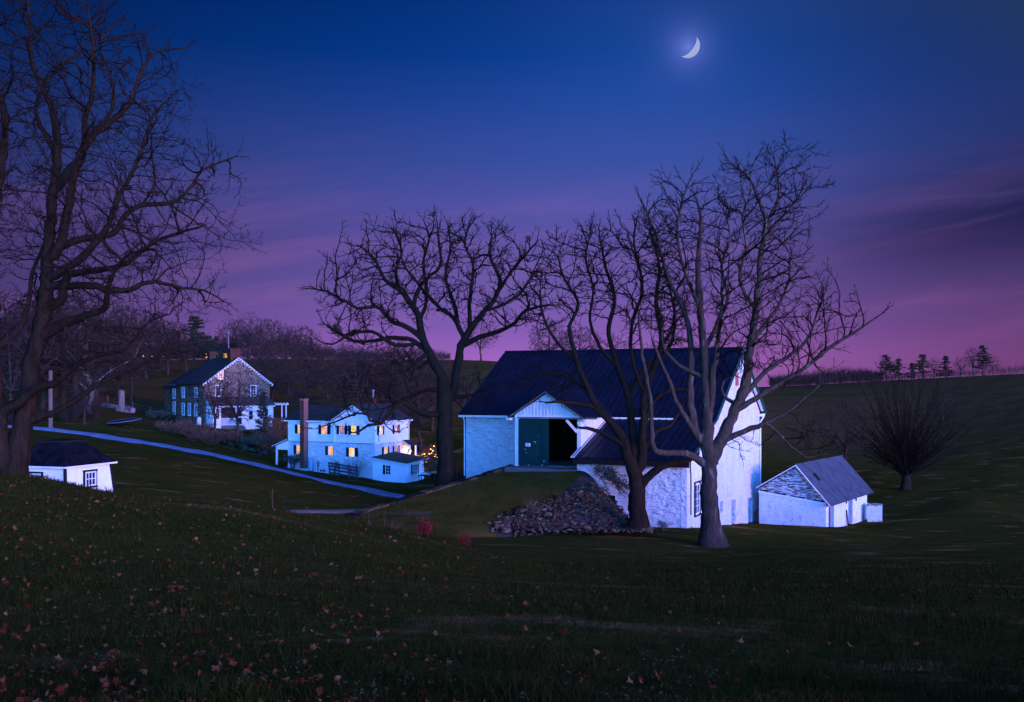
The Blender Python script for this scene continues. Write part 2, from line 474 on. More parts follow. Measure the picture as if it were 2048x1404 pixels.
m_bulb = emis('warm_bulb', lin(255, 190, 90), 9.0)
m_glow = emis('lit_lamp', lin(255, 178, 70), 9.0)
m_tail = emis('red_tail_light', lin(255, 40, 40), 1.2)
m_moon = emis('moonlit_rock', lin(160, 172, 214), 1.0)

# ------------------------------------------------------------------ terrain
CTRL = [  # photograph column, row, depth in metres
    (0, 1404, 5.5), (500, 1404, 5.6), (1024, 1404, 5.8), (1500, 1404, 6.0), (2048, 1404, 6.2),
    (0, 1200, 9.5), (700, 1200, 10), (1400, 1200, 13), (2048, 1200, 14),
    (0, 1080, 14), (400, 1100, 14.5), (700, 1110, 16.5), (900, 1130, 19), (1150, 1150, 22), (1500, 1150, 24), (2048, 1150, 25),
    (0, 985, 20), (100, 958, 25), (-150, 940, 25), (220, 990, 24), (350, 1001, 24), (480, 1011, 24.5), (640, 1036, 26), (760, 1056, 28), (860, 1086, 30), (1000, 1118, 33),
    (1150, 1112, 38), (1300, 1108, 42), (1425, 1093, 51), (1600, 1100, 44), (1800, 1097, 46), (2048, 1095, 48),
    (-150, 1010, 42), (0, 1020, 42), (130, 1035, 41), (220, 1040, 41), (400, 1040, 44), (600, 1050, 46), (760, 1065, 46), (880, 1072, 47),
    (-150, 985, 55), (0, 972, 55), (250, 980, 54), (500, 1000, 56), (640, 1026, 54), (720, 1020, 58),
    (400, 950, 67), (600, 985, 67), (200, 920, 75), (0, 910, 75),
    (-200, 835, 118), (70, 857, 112), (250, 880, 104), (400, 905, 96), (550, 938, 86), (700, 972, 77), (810, 994, 71), (900, 1008, 68), (960, 1010, 70),
    (0, 840, 125), (250, 848, 124), (243, 822, 145), (330, 838, 157), (408, 851, 140), (535, 852, 148), (450, 882, 124), (570, 882, 126), (500, 912, 105),
    (580, 937, 107), (660, 945, 104), (745, 958, 99), (850, 966, 97), (700, 940, 112), (860, 925, 112), (640, 955, 92), (760, 978, 84), (900, 985, 82),
    (980, 1068, 52), (1100, 1068, 53), (1200, 1068, 54), (1300, 1062, 57), (1370, 1056, 60), (1250, 1052, 62), (1150, 1050, 66), (1050, 1020, 70),
    (1430, 1053, 65), (1480, 1051, 69), (1518, 1043, 78), (1440, 1020, 85), (1300, 1010, 80), (1150, 990, 82), (1000, 985, 82),
    (1652, 1055, 72), (1728, 1049, 77), (1560, 1048, 75), (1850, 1062, 68), (2048, 1066, 66), (2250, 1060, 66),
    (1950, 1010, 83), (2100, 1020, 83), (1812, 980, 100), (1620, 985, 98), (1500, 990, 98), (2048, 960, 102), (1900, 900, 132), (1700, 905, 138), (1540, 900, 138), (2048, 870, 140),
    (1850, 848, 170), (1600, 840, 175), (2048, 815, 175), (1650, 796, 215), (1850, 790, 210), (2048, 772, 205),
    (1400, 775, 262), (1560, 774, 262), (1750, 763, 262), (1900, 756, 255), (2048, 749, 245), (2300, 740, 245),
    (-150, 805, 160), (0, 800, 160), (150, 790, 165), (0, 755, 205), (330, 745, 210), (500, 790, 175), (600, 782, 178), (700, 850, 128), (900, 835, 138), (900, 900, 112), (750, 790, 175), (950, 790, 178),
    (-150, 722, 255), (100, 720, 258), (330, 720, 262), (500, 718, 264), (640, 719, 264), (800, 720, 264), (980, 722, 264), (1200, 745, 264), (1100, 800, 180), (1300, 830, 170), (1200, 900, 130),
]
for _u, _h in ((-200, 4), (300, 5.2), (700, 5.0), (1000, 4), (1250, 0), (1550, -3), (1800, -1.5), (2200, 1.0)):
    for _Y in (380, 700, 1500):
        CTRL.append((_u, HV - (_h if _Y == 380 else -6 if _Y == 700 else -14) * FPX / _Y, _Y))


def _q(x, y):
    yy = np.maximum(y, 5.0)
    return np.stack([np.clip(x / yy, -0.75, 0.75) * 1.7, np.log(yy)], -1)


_cp = np.array([[*P(*c)] for c in CTRL])
_cq = _q(_cp[:, 0], _cp[:, 1])


def _phi(r2):
    return 0.5 * r2 * np.log(np.maximum(r2, 1e-12))


def _solve():
    n = len(_cq)
    d2 = ((_cq[:, None] - _cq[None]) ** 2).sum(-1)
    A = np.zeros((n + 3, n + 3))
    A[:n, :n] = _phi(d2) + np.eye(n) * 2e-4
    Q = np.column_stack([np.ones(n), _cq]); A[:n, n:] = Q; A[n:, :n] = Q.T
    return np.linalg.solve(A, np.concatenate([_cp[:, 2], np.zeros(3)]))


_w = _solve()


def H(x, y):
    """terrain height"""
    x = np.atleast_1d(np.asarray(x, float)); y = np.atleast_1d(np.asarray(y, float))
    q = _q(x, y); n = len(_cq)
    out = np.empty(len(x))
    for i in range(0, len(x), 4000):
        qq = q[i:i + 4000]
        d2 = ((qq[:, None] - _cq[None]) ** 2).sum(-1)
        out[i:i + 4000] = _phi(d2) @ _w[:n] + _w[n] + qq @ _w[n + 1:]
    out += 0.05 * np.sin(x * 0.9 + 1.3 * np.sin(y * 0.35)) * np.clip(y / 40, 0.15, 1) * np.cos(y * 0.6 + 0.7 * np.sin(x * 0.4))
    return out


def h1(x, y):
    return float(H([x], [y])[0])


def G(u, v, Y):
    """ground point under photograph column u at depth Y"""
    p = P(u, v, Y); p.z = h1(p.x, p.y); return p


def GX(x, y, dz=0.0):
    return Vector((x, y, h1(x, y) + dz))


def make_lawn():
    ys = np.concatenate([np.linspace(-60, 3, 22), np.exp(np.linspace(math.log(3.3), math.log(30), 150)),
                         np.exp(np.linspace(math.log(30.4), math.log(300), 330)), np.exp(np.linspace(math.log(310), math.log(2500), 40))])
    th = np.concatenate([np.linspace(-3.0, -0.72, 14), np.linspace(-0.7, 0.7, 330), np.linspace(0.72, 3.0, 14)])
    YY, TT = np.meshgrid(ys, th, indexing='ij')
    XX = TT * np.maximum(np.abs(YY), 14)
    Z = H(XX.ravel(), YY.ravel())
    V = np.column_stack([XX.ravel(), YY.ravel(), Z])
    n, k = len(ys), len(th)
    I = np.arange(n * k).reshape(n, k)
    T = np.stack([I[:-1, :-1], I[:-1, 1:], I[1:, 1:], I[1:, :-1]], -1).reshape(-1, 4)
    o = fastmesh('ground', V, T, m_lawn, smooth=True)
    tag(o, kind='structure')


make_lawn()


def ribbon(name, pts, widths, mat, lift=0.03, n=60, kind='structure'):
    """a strip that follows the ground along a smooth line"""
    pts = [Vector((p[0], p[1])) for p in pts]
    cs = []
    for i in range(len(pts) - 1):
        p0, p1, p2, p3 = pts[max(i - 1, 0)], pts[i], pts[i + 1], pts[min(i + 2, len(pts) - 1)]
        m = max(2, n // (len(pts) - 1))
        for k in range(m + (i == len(pts) - 2)):
            t = k / m
            c = 0.5 * ((2 * p1) + (p2 - p0) * t + (2 * p0 - 5 * p1 + 4 * p2 - p3) * t * t + (3 * p1 - p0 - 3 * p2 + p3) * t ** 3)
            cs.append((c, widths[i] * (1 - t) + widths[i + 1] * t))
    V = []; cols = 7
    for i, (c, w) in enumerate(cs):
        d = (cs[min(i + 1, len(cs) - 1)][0] - cs[max(i - 1, 0)][0]).normalized()
        nrm = Vector((-d.y, d.x))
        for k in range(cols):
            q = c + nrm * (w * ((k / (cols - 1)) - 0.5) * (1 + 0.10 * math.sin(i * 1.7 + k * 3) + 0.08 * math.sin(i * 0.61 + 2 * (k > 3))))
            V.append((q.x, q.y, 0))
    V = np.array(V); V[:, 2] = H(V[:, 0], V[:, 1]) + lift
    e = np.tile([-0.15, 0, 0.02, 0.03, 0.02, 0, -0.15], len(cs)); V[:, 2] += e
    I = np.arange(len(V)).reshape(-1, cols)
    T = np.stack([I[:-1, :-1], I[:-1, 1:], I[1:, 1:], I[1:, :-1]], -1).reshape(-1, 4)
    o = fastmesh(name, V, T, mat, smooth=True)
    if kind: tag(o, kind=kind)
    return o


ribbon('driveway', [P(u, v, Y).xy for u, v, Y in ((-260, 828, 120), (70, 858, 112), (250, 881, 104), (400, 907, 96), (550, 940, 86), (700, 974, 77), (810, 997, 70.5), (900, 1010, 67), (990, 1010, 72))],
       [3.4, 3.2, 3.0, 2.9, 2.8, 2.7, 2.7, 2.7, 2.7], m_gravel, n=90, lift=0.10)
ribbon('farm_track', [P(u, v, Y).xy for u, v, Y in ((560, 1040, 50.5), (610, 1029, 53.5), (680, 1024, 55.5), (740, 1017, 58), (800, 1008, 63), (840, 1004, 69))],
       [0.8, 0.9, 1.0, 1.2, 1.6, 2.0], m_track, n=40, lift=0.10)


# ------------------------------------------------------------------ earth bank up to the barn door
BANK = [
    [(1028, 934, 65.4), (1100, 937, 63.8), (1170, 944, 62.2), (1216, 994, 60.4), (1300, 1075, 57.5)],
    [(955, 958, 63.8), (1040, 968, 61.5), (1122, 985, 59.8), (1172, 1022, 57.2), (1225, 1090, 54.5)],
    [(880, 980, 61.6), (960, 995, 58.5), (1040, 1012, 56.2), (1082, 1044, 54.0), (1115, 1098, 52)],
    [(806, 1003, 59), (880, 1020, 55), (950, 1036, 52.6), (985, 1058, 51), (1010, 1105, 49)],
    [(735, 1026, 55.2), (800, 1047, 50.6), (870, 1066, 47.5), (905, 1090, 46), (925, 1125, 45)],
    [(690, 1050, 51), (740, 1072, 47), (800, 1095, 44), (830, 1115, 43), (850, 1140, 42.5)],
]


def cr(p0, p1, p2, p3, t):
    return 0.5 * ((2 * p1) + (p2 - p0) * t + (2 * p0 - 5 * p1 + 4 * p2 - p3) * t * t + (3 * p1 - p0 - 3 * p2 + p3) * t ** 3)


def bank_grid(nu=10, nv=12):
    rows = [[P(*c) for c in r] for r in BANK]

    def line(pts, n):
        out = []
        for i in range(len(pts) - 1):
            for k in range(n + (i == len(pts) - 2)):
                out.append(cr(pts[max(i - 1, 0)], pts[i], pts[i + 1], pts[min(i + 2, len(pts) - 1)], k / n))
        return out
    rows = [line(r, nv) for r in rows]
    cols = [line([r[j] for r in rows], nu) for j in range(len(rows[0]))]
    return [[cols[j][i] for j in range(len(cols))] for i in range(len(cols[0]))]


BG = bank_grid()


def inpoly(u, v, poly):
    c = np.zeros(len(u), bool); n = len(poly)
    for i in range(n):
        x1, y1 = poly[i]; x2, y2 = poly[i - 1]
        if y1 == y2: continue
        k = ((y1 > v) != (y2 > v)) & (u < (x2 - x1) * (v - y1) / (y2 - y1) + x1)
        c ^= k
    return c


def make_bank():
    V = np.array([[*p] for r in BG for p in r]); k = len(BG[0])
    V[:, 2] += 0.04 * np.sin(V[:, 0] * 1.7) * np.cos(V[:, 1] * 1.3)
    I = np.arange(len(V)).reshape(-1, k)
    T = np.stack([I[:-1, 1:], I[:-1, :-1], I[1:, :-1], I[1:, 1:]], -1).reshape(-1, 4)
    ob = fastmesh('bank', V, T, [m_bank, m_earth], smooth=True)
    c = V[T].mean(1); u = 1024 + FPX * c[:, 0] / c[:, 1]; v = HV - FPX * (c[:, 2] - CZ) / c[:, 1]
    poly = [(990, 1052), (1060, 1016), (1120, 990), (1150, 965), (1168, 946), (1215, 940), (1320, 1030), (1345, 1080), (990, 1078)]
    ob.data.polygons.foreach_set('material_index', inpoly(u, v, poly).astype(np.int32))
    tag(ob, kind='structure')


make_bank()


def bank_h(x, y):
    """height of bank under point, by nearest grid node"""
    best = None
    for r in BG:
        for p in r:
            d = (p.x - x) ** 2 + (p.y - y) ** 2
            if best is None or d < best[0]: best = (d, p.z)
    return best[1]


def make_retaining_wall():
    root = empty('retaining_wall', BG[0][0] - Vector((0, 0, 2.0)), 0, 'low stone retaining wall edging the grassy ramp to the barn door', 'wall')
    edge = [r[0] for r in BG[:46]]
    b = MB(); o = root.location
    for i in range(len(edge) - 1):
        a, c = edge[i], edge[i + 1]
        d = (c - a); nrm = Vector((-d.y, d.x, 0)).normalized() * 0.4
        if nrm.x > 0: nrm = -nrm
        q = [a - o, c - o, c + nrm - o, a + nrm - o]
        dn = Vector((0, 0, -2.6)); up = Vector((0, 0, -0.02))
        b.hexa([p + dn for p in q], [p + up for p in q])
    b.build('wall_core', m_stone[2], root)
    r = random.Random(3); i = 0
    while i < len(edge) - 2:                      # coping stones, one by one
        n = 2
        a, c = edge[i], edge[min(i + n, len(edge) - 1)]
        d = (c - a); nrm = Vector((-d.y, d.x, 0)).normalized()
        if nrm.x > 0: nrm = -nrm
        a2 = a + d * 0.03; c2 = a + d * r.uniform(0.93, 0.97)
        w0, w1 = r.uniform(-0.08, -0.02), r.uniform(0.45, 0.58); t = r.uniform(0.10, 0.17)
        q = [a2 + nrm * w0, c2 + nrm * w0, c2 + nrm * w1, a2 + nrm * w1]
        q = [p - o + Vector((0, 0, r.uniform(-0.03, 0.03))) for p in q]
        MB().hexa(q, [p + Vector((0, 0, t)) for p in q]).build('coping_stone', r.choice(m_stone[:3]), root)
        i += n


make_retaining_wall()


# ------------------------------------------------------------------ bare trees
class Skel:
    def __init__(s, seed):
        s.p = []; s.par = []; s.r = []; s.limb = []; s.rn = np.random.default_rng(seed); s.pr = random.Random(seed)

    def node(s, p, par, r, limb):
        s.p.append(np.array(p, float)); s.par.append(par); s.r.append(r); s.limb.append(limb); return len(s.p) - 1

    def polyline(s, pts, rads, step, limb, attach=True, wob=0.10):
        """smooth line of nodes; starts at the nearest node already there"""
        pts = [np.array(p, float) for p in pts]
        par = -1
        if attach and s.p:
            A = np.array(s.p); k = int(((A - pts[0]) ** 2).sum(1).argmin()); par = k; pts[0] = A[k]
        ids = []
        for i in range(len(pts) - 1):
            p0, p1, p2, p3 = pts[max(i - 1, 0)], pts[i], pts[i + 1], pts[min(i + 2, len(pts) - 1)]
            m = max(1, int(round(np.linalg.norm(p2 - p1) / step)))
            for k in range(0 if (i == 0 and par < 0) else 1, m + 1):
                if i and k == 0: continue
                t = k / m
                q = cr(p0, p1, p2, p3, t)
                rr = rads[i] * (1 - t) + rads[i + 1] * t
                if i or k: q = q + s.rn.normal(0, wob * min(step, rr * 1.6), 3)
                par = s.node(q, par, rr, limb); ids.append(par)
        return ids

    def colonize(s, att, step, di, dk, iters=60, jit=0.25, trop=(0, 0, 0.1), r=0.0, maxn=9000, iner=0.55, center=None, rad=0.0):
        att = np.array(att); near = np.full(len(att), -1); nd = np.full(len(att), 1e9)
        A = np.array(s.p); fresh = np.arange(len(A)); cnt = {}
        trop = np.array(trop)
        for it in range(iters):
            if not len(att) or len(s.p) > maxn: break
            for c in range(0, len(fresh), 400):
                ids = fresh[c:c + 400]
                d = np.sqrt(((att[:, None] - A[ids][None]) ** 2).sum(-1))
                j = d.argmin(1); dm = d[np.arange(len(att)), j]
                up = dm < nd; nd[up] = dm[up]; near[up] = ids[j[up]]
            keep = nd > dk
            att, near, nd = att[keep], near[keep], nd[keep]
            act = nd < di
            if not act.any(): di *= 1.6; continue
            idx = near[act]; dirs = att[act] - A[idx]; dirs /= np.linalg.norm(dirs, axis=1)[:, None] + 1e-9
            u, inv = np.unique(idx, return_inverse=True)
            acc = np.zeros((len(u), 3)); np.add.at(acc, inv, dirs)
            new = []
            for k, n in enumerate(u):
                if cnt.get(n, 0) >= 3: continue
                v = acc[k]; L = np.linalg.norm(v)
                if L < 0.2: v = s.rn.normal(0, 1, 3); L = np.linalg.norm(v)
                pv = A[n] - A[s.par[n]] if s.par[n] >= 0 else trop
                v = v / L + trop + s.rn.normal(0, jit, 3) + iner * pv / (np.linalg.norm(pv) + 1e-9); 
                if center is not None:
                    w = A[n] - center; v = v + rad * w / (np.linalg.norm(w) + 1e-9)
                v /= np.linalg.norm(v)
                cnt[n] = cnt.get(n, 0) + 1
                new.append(s.node(A[n] + v * step * s.rn.uniform(0.75, 1.25), int(n), r, -1))
            if not new: break
            A = np.array(s.p); fresh = np.array(new)

    def prune(s, n0, polys, Y):
        """drop shoots that have grown out of the crown"""
        A = np.array(s.p); u = 1024 + FPX * A[:, 0] / Y; v = HV - FPX * (A[:, 2] - CZ) / Y
        ok = np.zeros(len(A), bool)
        for p in polys:
            c = np.mean(np.array(p, float), 0); q = [tuple(c + (np.array(a) - c) * 0.925) for a in p]; ok |= inpoly(u, v, q)
        ok[:n0] = True; mp = {}; P2 = []; par = []; r_ = []; lb = []
        for i in range(len(A)):
            if ok[i] and (s.par[i] < 0 or s.par[i] in mp):
                mp[i] = len(P2); P2.append(s.p[i]); par.append(mp[s.par[i]] if s.par[i] >= 0 else -1); r_.append(s.r[i]); lb.append(s.limb[i])
        s.p, s.par, s.r, s.limb = P2, par, r_, lb

    def twigs(s, L, prob=0.6, from_i=0, maxr=None, n=3):
        kids = [0] * len(s.p)
        for q in s.par:
            if q >= 0: kids[q] += 1
        N = len(s.p); lead = from_i > 0
        def shoot(i, d, L, n, side):
            """a slender straight shoot of n joints with alternate spurs"""
            k = i; v = d; sg = 1 if s.pr.random() < 0.5 else -1
            for q in range(n):
                v = v + s.rn.normal(0, 0.16, 3) + np.array((0, 0, 0.06)); v /= np.linalg.norm(v)
                k = s.node(s.p[k] + v * L / n, k, 0, -1)
                if side and q < n - 1 and s.pr.random() < 0.85:
                    w = np.cross(v, s.rn.normal(0, 1, 3)); w /= np.linalg.norm(w) + 1e-9
                    w = v * 0.75 + w * sg * 0.8; w /= np.linalg.norm(w); sg = -sg
                    a = s.node(s.p[k] + w * L * s.pr.uniform(0.14, 0.3), k, 0, -1)
                    if s.pr.random() < 0.5:
                        w = w + s.rn.normal(0, 0.3, 3); w /= np.linalg.norm(w); s.node(s.p[a] + w * L * 0.16, a, 0, -1)
        for i in range(N):
            if s.par[i] < 0: continue
            tip = kids[i] == 0
            if i < from_i and not tip and (s.pr.random() > 0.35 or s.r[i] > (maxr or 0)): continue
            if not tip and s.pr.random() > prob: continue
            d = s.p[i] - s.p[s.par[i]]; d = d / (np.linalg.norm(d) + 1e-9)
            if lead and tip:
                for q in range(2):
                    v = d + s.rn.normal(0, 0.22 + 0.25 * q, 3) + np.array((0, 0, 0.2)); shoot(i, v / np.linalg.norm(v), L * s.pr.uniform(1.4, 2.4) * (1 - 0.35 * q), 4, True)
                continue
            for _ in range(n if tip else 1):
                v = d + s.rn.normal(0, 0.42, 3) + np.array((0, 0, 0.32)); v /= np.linalg.norm(v)
                shoot(i, v, L * s.pr.uniform(0.8, 1.5), 2, s.pr.random() < 0.6)

    def finish(s, r0, exp=2.7):
        n = len(s.p); acc = np.zeros(n); rad = np.zeros(n)
        for i in range(n - 1, -1, -1):
            rr = acc[i] ** (1 / exp) if acc[i] > 0 else r0
            if s.limb[i] >= 0: rr = max(s.r[i], r0)
            rad[i] = rr
            if s.par[i] >= 0: acc[s.par[i]] += rr ** exp
        for i in range(n):
            if s.par[i] >= 0: rad[i] = min(rad[i], rad[s.par[i]] * (1.0 if s.limb[i] >= 0 else 0.92))
            rad[i] = max(rad[i], r0)
        s.rad = rad

    def meshes(s, px, thr, flare=None):
        """returns {key: (V, T)}; key is the limb number of a chain or -1 for the crown of thin branches"""
        n = len(s.p); kids = [[] for _ in range(n)]
        for i, q in enumerate(s.par):
            if q >= 0: kids[q].append(i)
        A = np.array(s.p); out = {}
        starts = [(i, -1) for i in range(n) if s.par[i] < 0]
        while starts:
            i, frm = starts.pop()
            ch = [i]; c = i
            while kids[c]:
                same = [k for k in kids[c] if s.limb[k] == s.limb[c] and s.limb[c] >= 0]
                nx = same[0] if same else max(kids[c], key=lambda k: s.rad[k])
                starts += [(k, c) for k in kids[c] if k != nx]
                ch.append(nx); c = nx
            pts = A[ch]; rr = s.rad[ch].copy()
            if frm >= 0:
                pts = np.vstack([A[frm], pts]); rr = np.concatenate([[min(s.rad[frm] * 0.95, rr[0] * 1.25)], rr])
            if len(pts) < 2: continue
            rm = rr.max()
            ns = 12 if rm > 9 * px else 8 if rm > 3.5 * px else 5 if rm > 1.4 * px else 3
            tg = np.gradient(pts, axis=0); tg /= np.linalg.norm(tg, axis=1)[:, None] + 1e-9
            ref = np.array((0.31, 0.77, 0.55)); ref /= np.linalg.norm(ref)
            a = np.cross(tg, ref); a /= np.linalg.norm(a, axis=1)[:, None] + 1e-9
            b = np.cross(tg, a)
            ang = np.arange(ns) * 2 * math.pi / ns
            rim = a[:, None] * np.cos(ang)[None, :, None] + b[:, None] * np.sin(ang)[None, :, None]
            RR = np.repeat(rr[:, None], ns, 1)
            if ns >= 8:
                w = s.rn.normal(0, 0.06, (len(pts), ns)); RR = RR * (1 + w)
                if flare and frm < 0:
                    hgt = pts[:, 2] - pts[0, 2]
                    lobes = 0.5 + 0.5 * np.cos(ang * 5 + 0.7)
                    RR = RR * (1 + np.exp(-hgt / flare)[:, None] * (0.20 + 0.42 * lobes[None]))
            V = (pts[:, None] + rim * RR[:, :, None]).reshape(-1, 3)
            I = np.arange(len(V)).reshape(-1, ns); J = np.roll(I, -1, 1)
            T = np.stack([I[:-1], J[:-1], J[1:], I[1:]], -1).reshape(-1, 4)
            key = s.limb[ch[0]] if (s.limb[ch[0]] >= 0 and rm > thr) else -1
            out.setdefault(key, []).append((V, T))
        res = {}
        for k, lst in out.items():
            off = 0; vs = []; ts = []
            for V, T in lst:
                vs.append(V); ts.append(T + off); off += len(V)
            res[k] = (np.vstack(vs), np.vstack(ts))
        return res


def crown_points(poly, Y, depth, n, seed):
    """points spread through a crown whose outline seen from the photograph's side is poly and whose depth is real"""
    rn = np.random.default_rng(seed); poly = [(float(a), float(b)) for a, b in poly]
    us = np.array([p[0] for p in poly]); vs = np.array([p[1] for p in poly])
    out = []
    while len(out) < n:
        u = rn.uniform(us.min(), us.max(), n); v = rn.uniform(vs.min(), vs.max(), n)
        k = inpoly(u, v, poly); u, v = u[k], v[k]
        w = np.sqrt(np.clip(1 - ((u - us.mean()) / (np.ptp(us) / 2 + 1)) ** 2, 0.06, 1)) * depth
        d = Y + rn.uniform(-1, 1, len(u)) * w
        for a, b, c in zip(u, v, d):
            # same real height and offset at its own depth
            out.append(((a - 1024) / FPX * Y + rn.normal(0, 0.05), c, CZ + (HV - b) / FPX * Y))
    return np.array(out[:n])


def build_tree(name, label, Y, base, limbs, polys, seed, step_px, r0_px, depth, mb=None, mt=None, group=None, natt=1500, jit=0.28,
               trop=(0, 0, 0.12), tw=(9, 0.5), thr_px=2.2, flare=0.5, leaves=None, dk=1.5, di=9.0, ctr=None):
    px = Y / FPX
    mb = mb or m_bark; mt = mt or m_twig
    s = Skel(seed); pr = random.Random(seed)
    root_p = Vector(base)
    for li, L in enumerate(limbs):
        dd = 0.0
        if isinstance(L, tuple): dd, L = L
        n = len(L); pts = []; rads = []
        for i, (u, v, r) in enumerate(L):
            t = i / max(1, n - 1)
            pts.append([(u - 1024) / FPX * Y, Y + dd * (t ** 1.2), CZ + (HV - v) / FPX * Y]); rads.append(r * px * 0.76)
        if li and s.p:      # keep the depth reached where the limb leaves its parent
            A = np.array(s.p); q = np.array(pts[0]); k = int(((A[:, [0, 2]] - q[[0, 2]]) ** 2).sum(1).argmin()); y0 = A[k, 1]
            for p in pts: p[1] += y0 - Y
        s.polyline(pts, rads, step_px * px * 1.2, li, attach=bool(li))
    nt_ = len(s.p)
    cen = P(*ctr, Y) if ctr else None
    # spurs along limbs so that bare lengths are rare
    att = [crown_points(p, Y, d * depth, int(natt * w), seed + i) for i, (p, w, d) in enumerate(polys)]
    s.colonize(np.vstack(att), step_px * px, step_px * px * di, step_px * px * dk, 90, jit, trop, center=np.array(cen) if cen is not None else None, rad=0.32)
    s.prune(nt_, [p for p, w, d in polys], Y)
    s.twigs(tw[0] * px, tw[1], nt_, 3.5 * px)
    s.finish(r0_px * px)
    M_ = s.meshes(px, thr_px * px, flare)
    root = empty(name, root_p, 0, label, 'tree', group)
    o = np.array(root_p)
    for k, (V, T) in sorted(M_.items()):
        nm = 'trunk' if k == 0 else 'crown' if k < 0 else 'limb'
        ob = fastmesh(nm, V - o, T, mt if k < 0 else mb, root, smooth=True)
    if leaves:
        n, mat, size, lo = leaves
        tips = [i for i in range(nt_, len(s.p)) if s.p[i][2] > 0]
        V = []; T = []
        for _ in range(n):
            c = s.p[pr.choice(tips)]
            if lo and not lo(c): continue
            a = np.array([pr.gauss(0, 1) for _ in range(3)]); a /= np.linalg.norm(a); b = np.array([pr.gauss(0, 1) for _ in range(3)]); b -= a * a.dot(b); b /= np.linalg.norm(b)
            q = size * pr.uniform(0.6, 1.3); k = len(V)
            V += [c - o, c - o + a * q + b * q * 0.5, c - o + a * q * 2, c - o + a * q - b * q * 0.5]; T.append((k, k + 1, k + 2, k + 3))
        if T: tag(fastmesh('withered_leaves', np.array(V), np.array(T), mat, root), kind='stuff')
    return root, s


# great bare tree at the left edge, on the near crest
T1Y = 25.0
L1 = [
    (0.6, [(26, 985, 38), (27, 945, 33), (33, 900, 29), (43, 842, 26), (52, 790, 24), (58, 724, 22), (67, 685, 21), (78, 626, 20), (84, 568, 18), (86, 491, 14), (93, 392, 13), (101, 303, 11), (91, 214, 9), (71, 171, 7), (43, 107, 6), (39, 36, 4), (30, -40, 3)]),
    (-1.5, [(24, 960, 26), (6, 900, 26), (0, 842, 24), (-2, 763, 21), (2, 646, 18), (3, 548, 16), (7, 445, 12), (25, 392, 11), (39, 338, 10), (50, 285, 9), (46, 214, 7), (25, 189, 6), (7, 140, 5), (0, 60, 3)]),
    (1.0, [(95, 380, 12), (107, 356, 12), (132, 320, 11), (160, 263, 10), (196, 228, 8), (231, 185, 6), (249, 125, 5), (275, 75, 3), (340, 60, 1.5)]),
    (-1.5, [(86, 520, 15), (118, 481, 12), (135, 420, 11), (153, 363, 10), (182, 303, 8), (189, 249, 7), (212, 205, 6), (220, 120, 4), (215, 40, 2)]),
    (1.8, [(90, 500, 12), (121, 481, 10), (160, 470, 9), (203, 456, 8), (221, 420, 7), (249, 395, 7), (313, 385, 5), (349, 342, 4.5), (360, 313, 4), (392, 292, 3), (427, 274, 2)]),
    (-1.8, [(82, 615, 17), (118, 603, 12), (145, 552, 10), (212, 544, 8), (274, 532, 6), (333, 497, 5), (392, 481, 3.5), (443, 473, 2)]),
    (1.2, [(88, 575, 14), (137, 566, 10), (190, 572, 9), (235, 575, 8), (274, 556, 6), (337, 567, 4), (376, 571, 3), (410, 590, 2)]),
    (-0.8, [(84, 560, 15), (118, 540, 11), (153, 520, 10), (192, 485, 9), (219, 450, 8), (228, 431, 7), (242, 405, 6), (285, 330, 5), (320, 240, 3), (350, 215, 2)]),
    (-2.2, [(70, 668, 18), (133, 646, 12), (184, 634, 10), (235, 618, 8), (255, 579, 6), (300, 530, 4), (360, 520, 3)]),
    (-2.0, [(22, 826, 16), (51, 803, 13), (98, 775, 11), (145, 763, 9), (188, 732, 7), (235, 716, 5), (300, 700, 3), (350, 655, 2), (400, 640, 1.5)]),
    (-1.0, [(46, 850, 14), (90, 832, 10), (118, 822, 9), (168, 795, 7), (219, 763, 6), (290, 736, 4.5), (325, 720, 3.5), (390, 690, 2)]),
    (0.5, [(133, 646, 6), (125, 685, 5), (121, 716, 5), (135, 740, 4), (128, 762, 2.5)]),
    (1.5, [(90, 300, 8), (60, 240, 6), (40, 190, 5), (60, 120, 4), (110, 60, 3), (130, 0, 2)]),
    (1.0, [(4, 660, 12), (-30, 600, 9), (-60, 520, 8), (-70, 420, 6), (-90, 300, 4), (-80, 180, 3)]),
    (-1.0, [(30, 400, 8), (-10, 330, 6), (-30, 250, 5), (-20, 150, 3)]),
    (0.8, [(160, 263, 6), (200, 200, 4.5), (190, 130, 3.5), (160, 60, 2.5), (180, 10, 2)]),
    (1.2, [(8, 700, 12), (40, 660, 7), (50, 600, 6), (45, 540, 5), (60, 470, 4)]),
]
build_tree('bare_tree', 'huge bare multi-stemmed tree towering at the left edge beside the small white hut', T1Y, G(26, 958, T1Y), L1, [
    ([(-170, -120), (60, -110), (140, -50), (200, -10), (255, 15), (345, 60), (350, 120), (320, 195), (355, 215), (335, 250), (440, 260), (425, 330), (415, 390), (445, 440), (455, 500), (400, 545), (415, 590), (330, 640), (200, 600), (120, 640), (0, 700), (-170, 700)], 1.0, 1.0),
    ([(120, 640), (420, 630), (400, 690), (330, 730), (120, 760)], 0.09, 0.8)],
    41, 11.5, 0.42, 5.0, natt=2600, jit=0.13, tw=(19, 0.85), ctr=(80, 480), flare=0.45, dk=1.75, di=10)

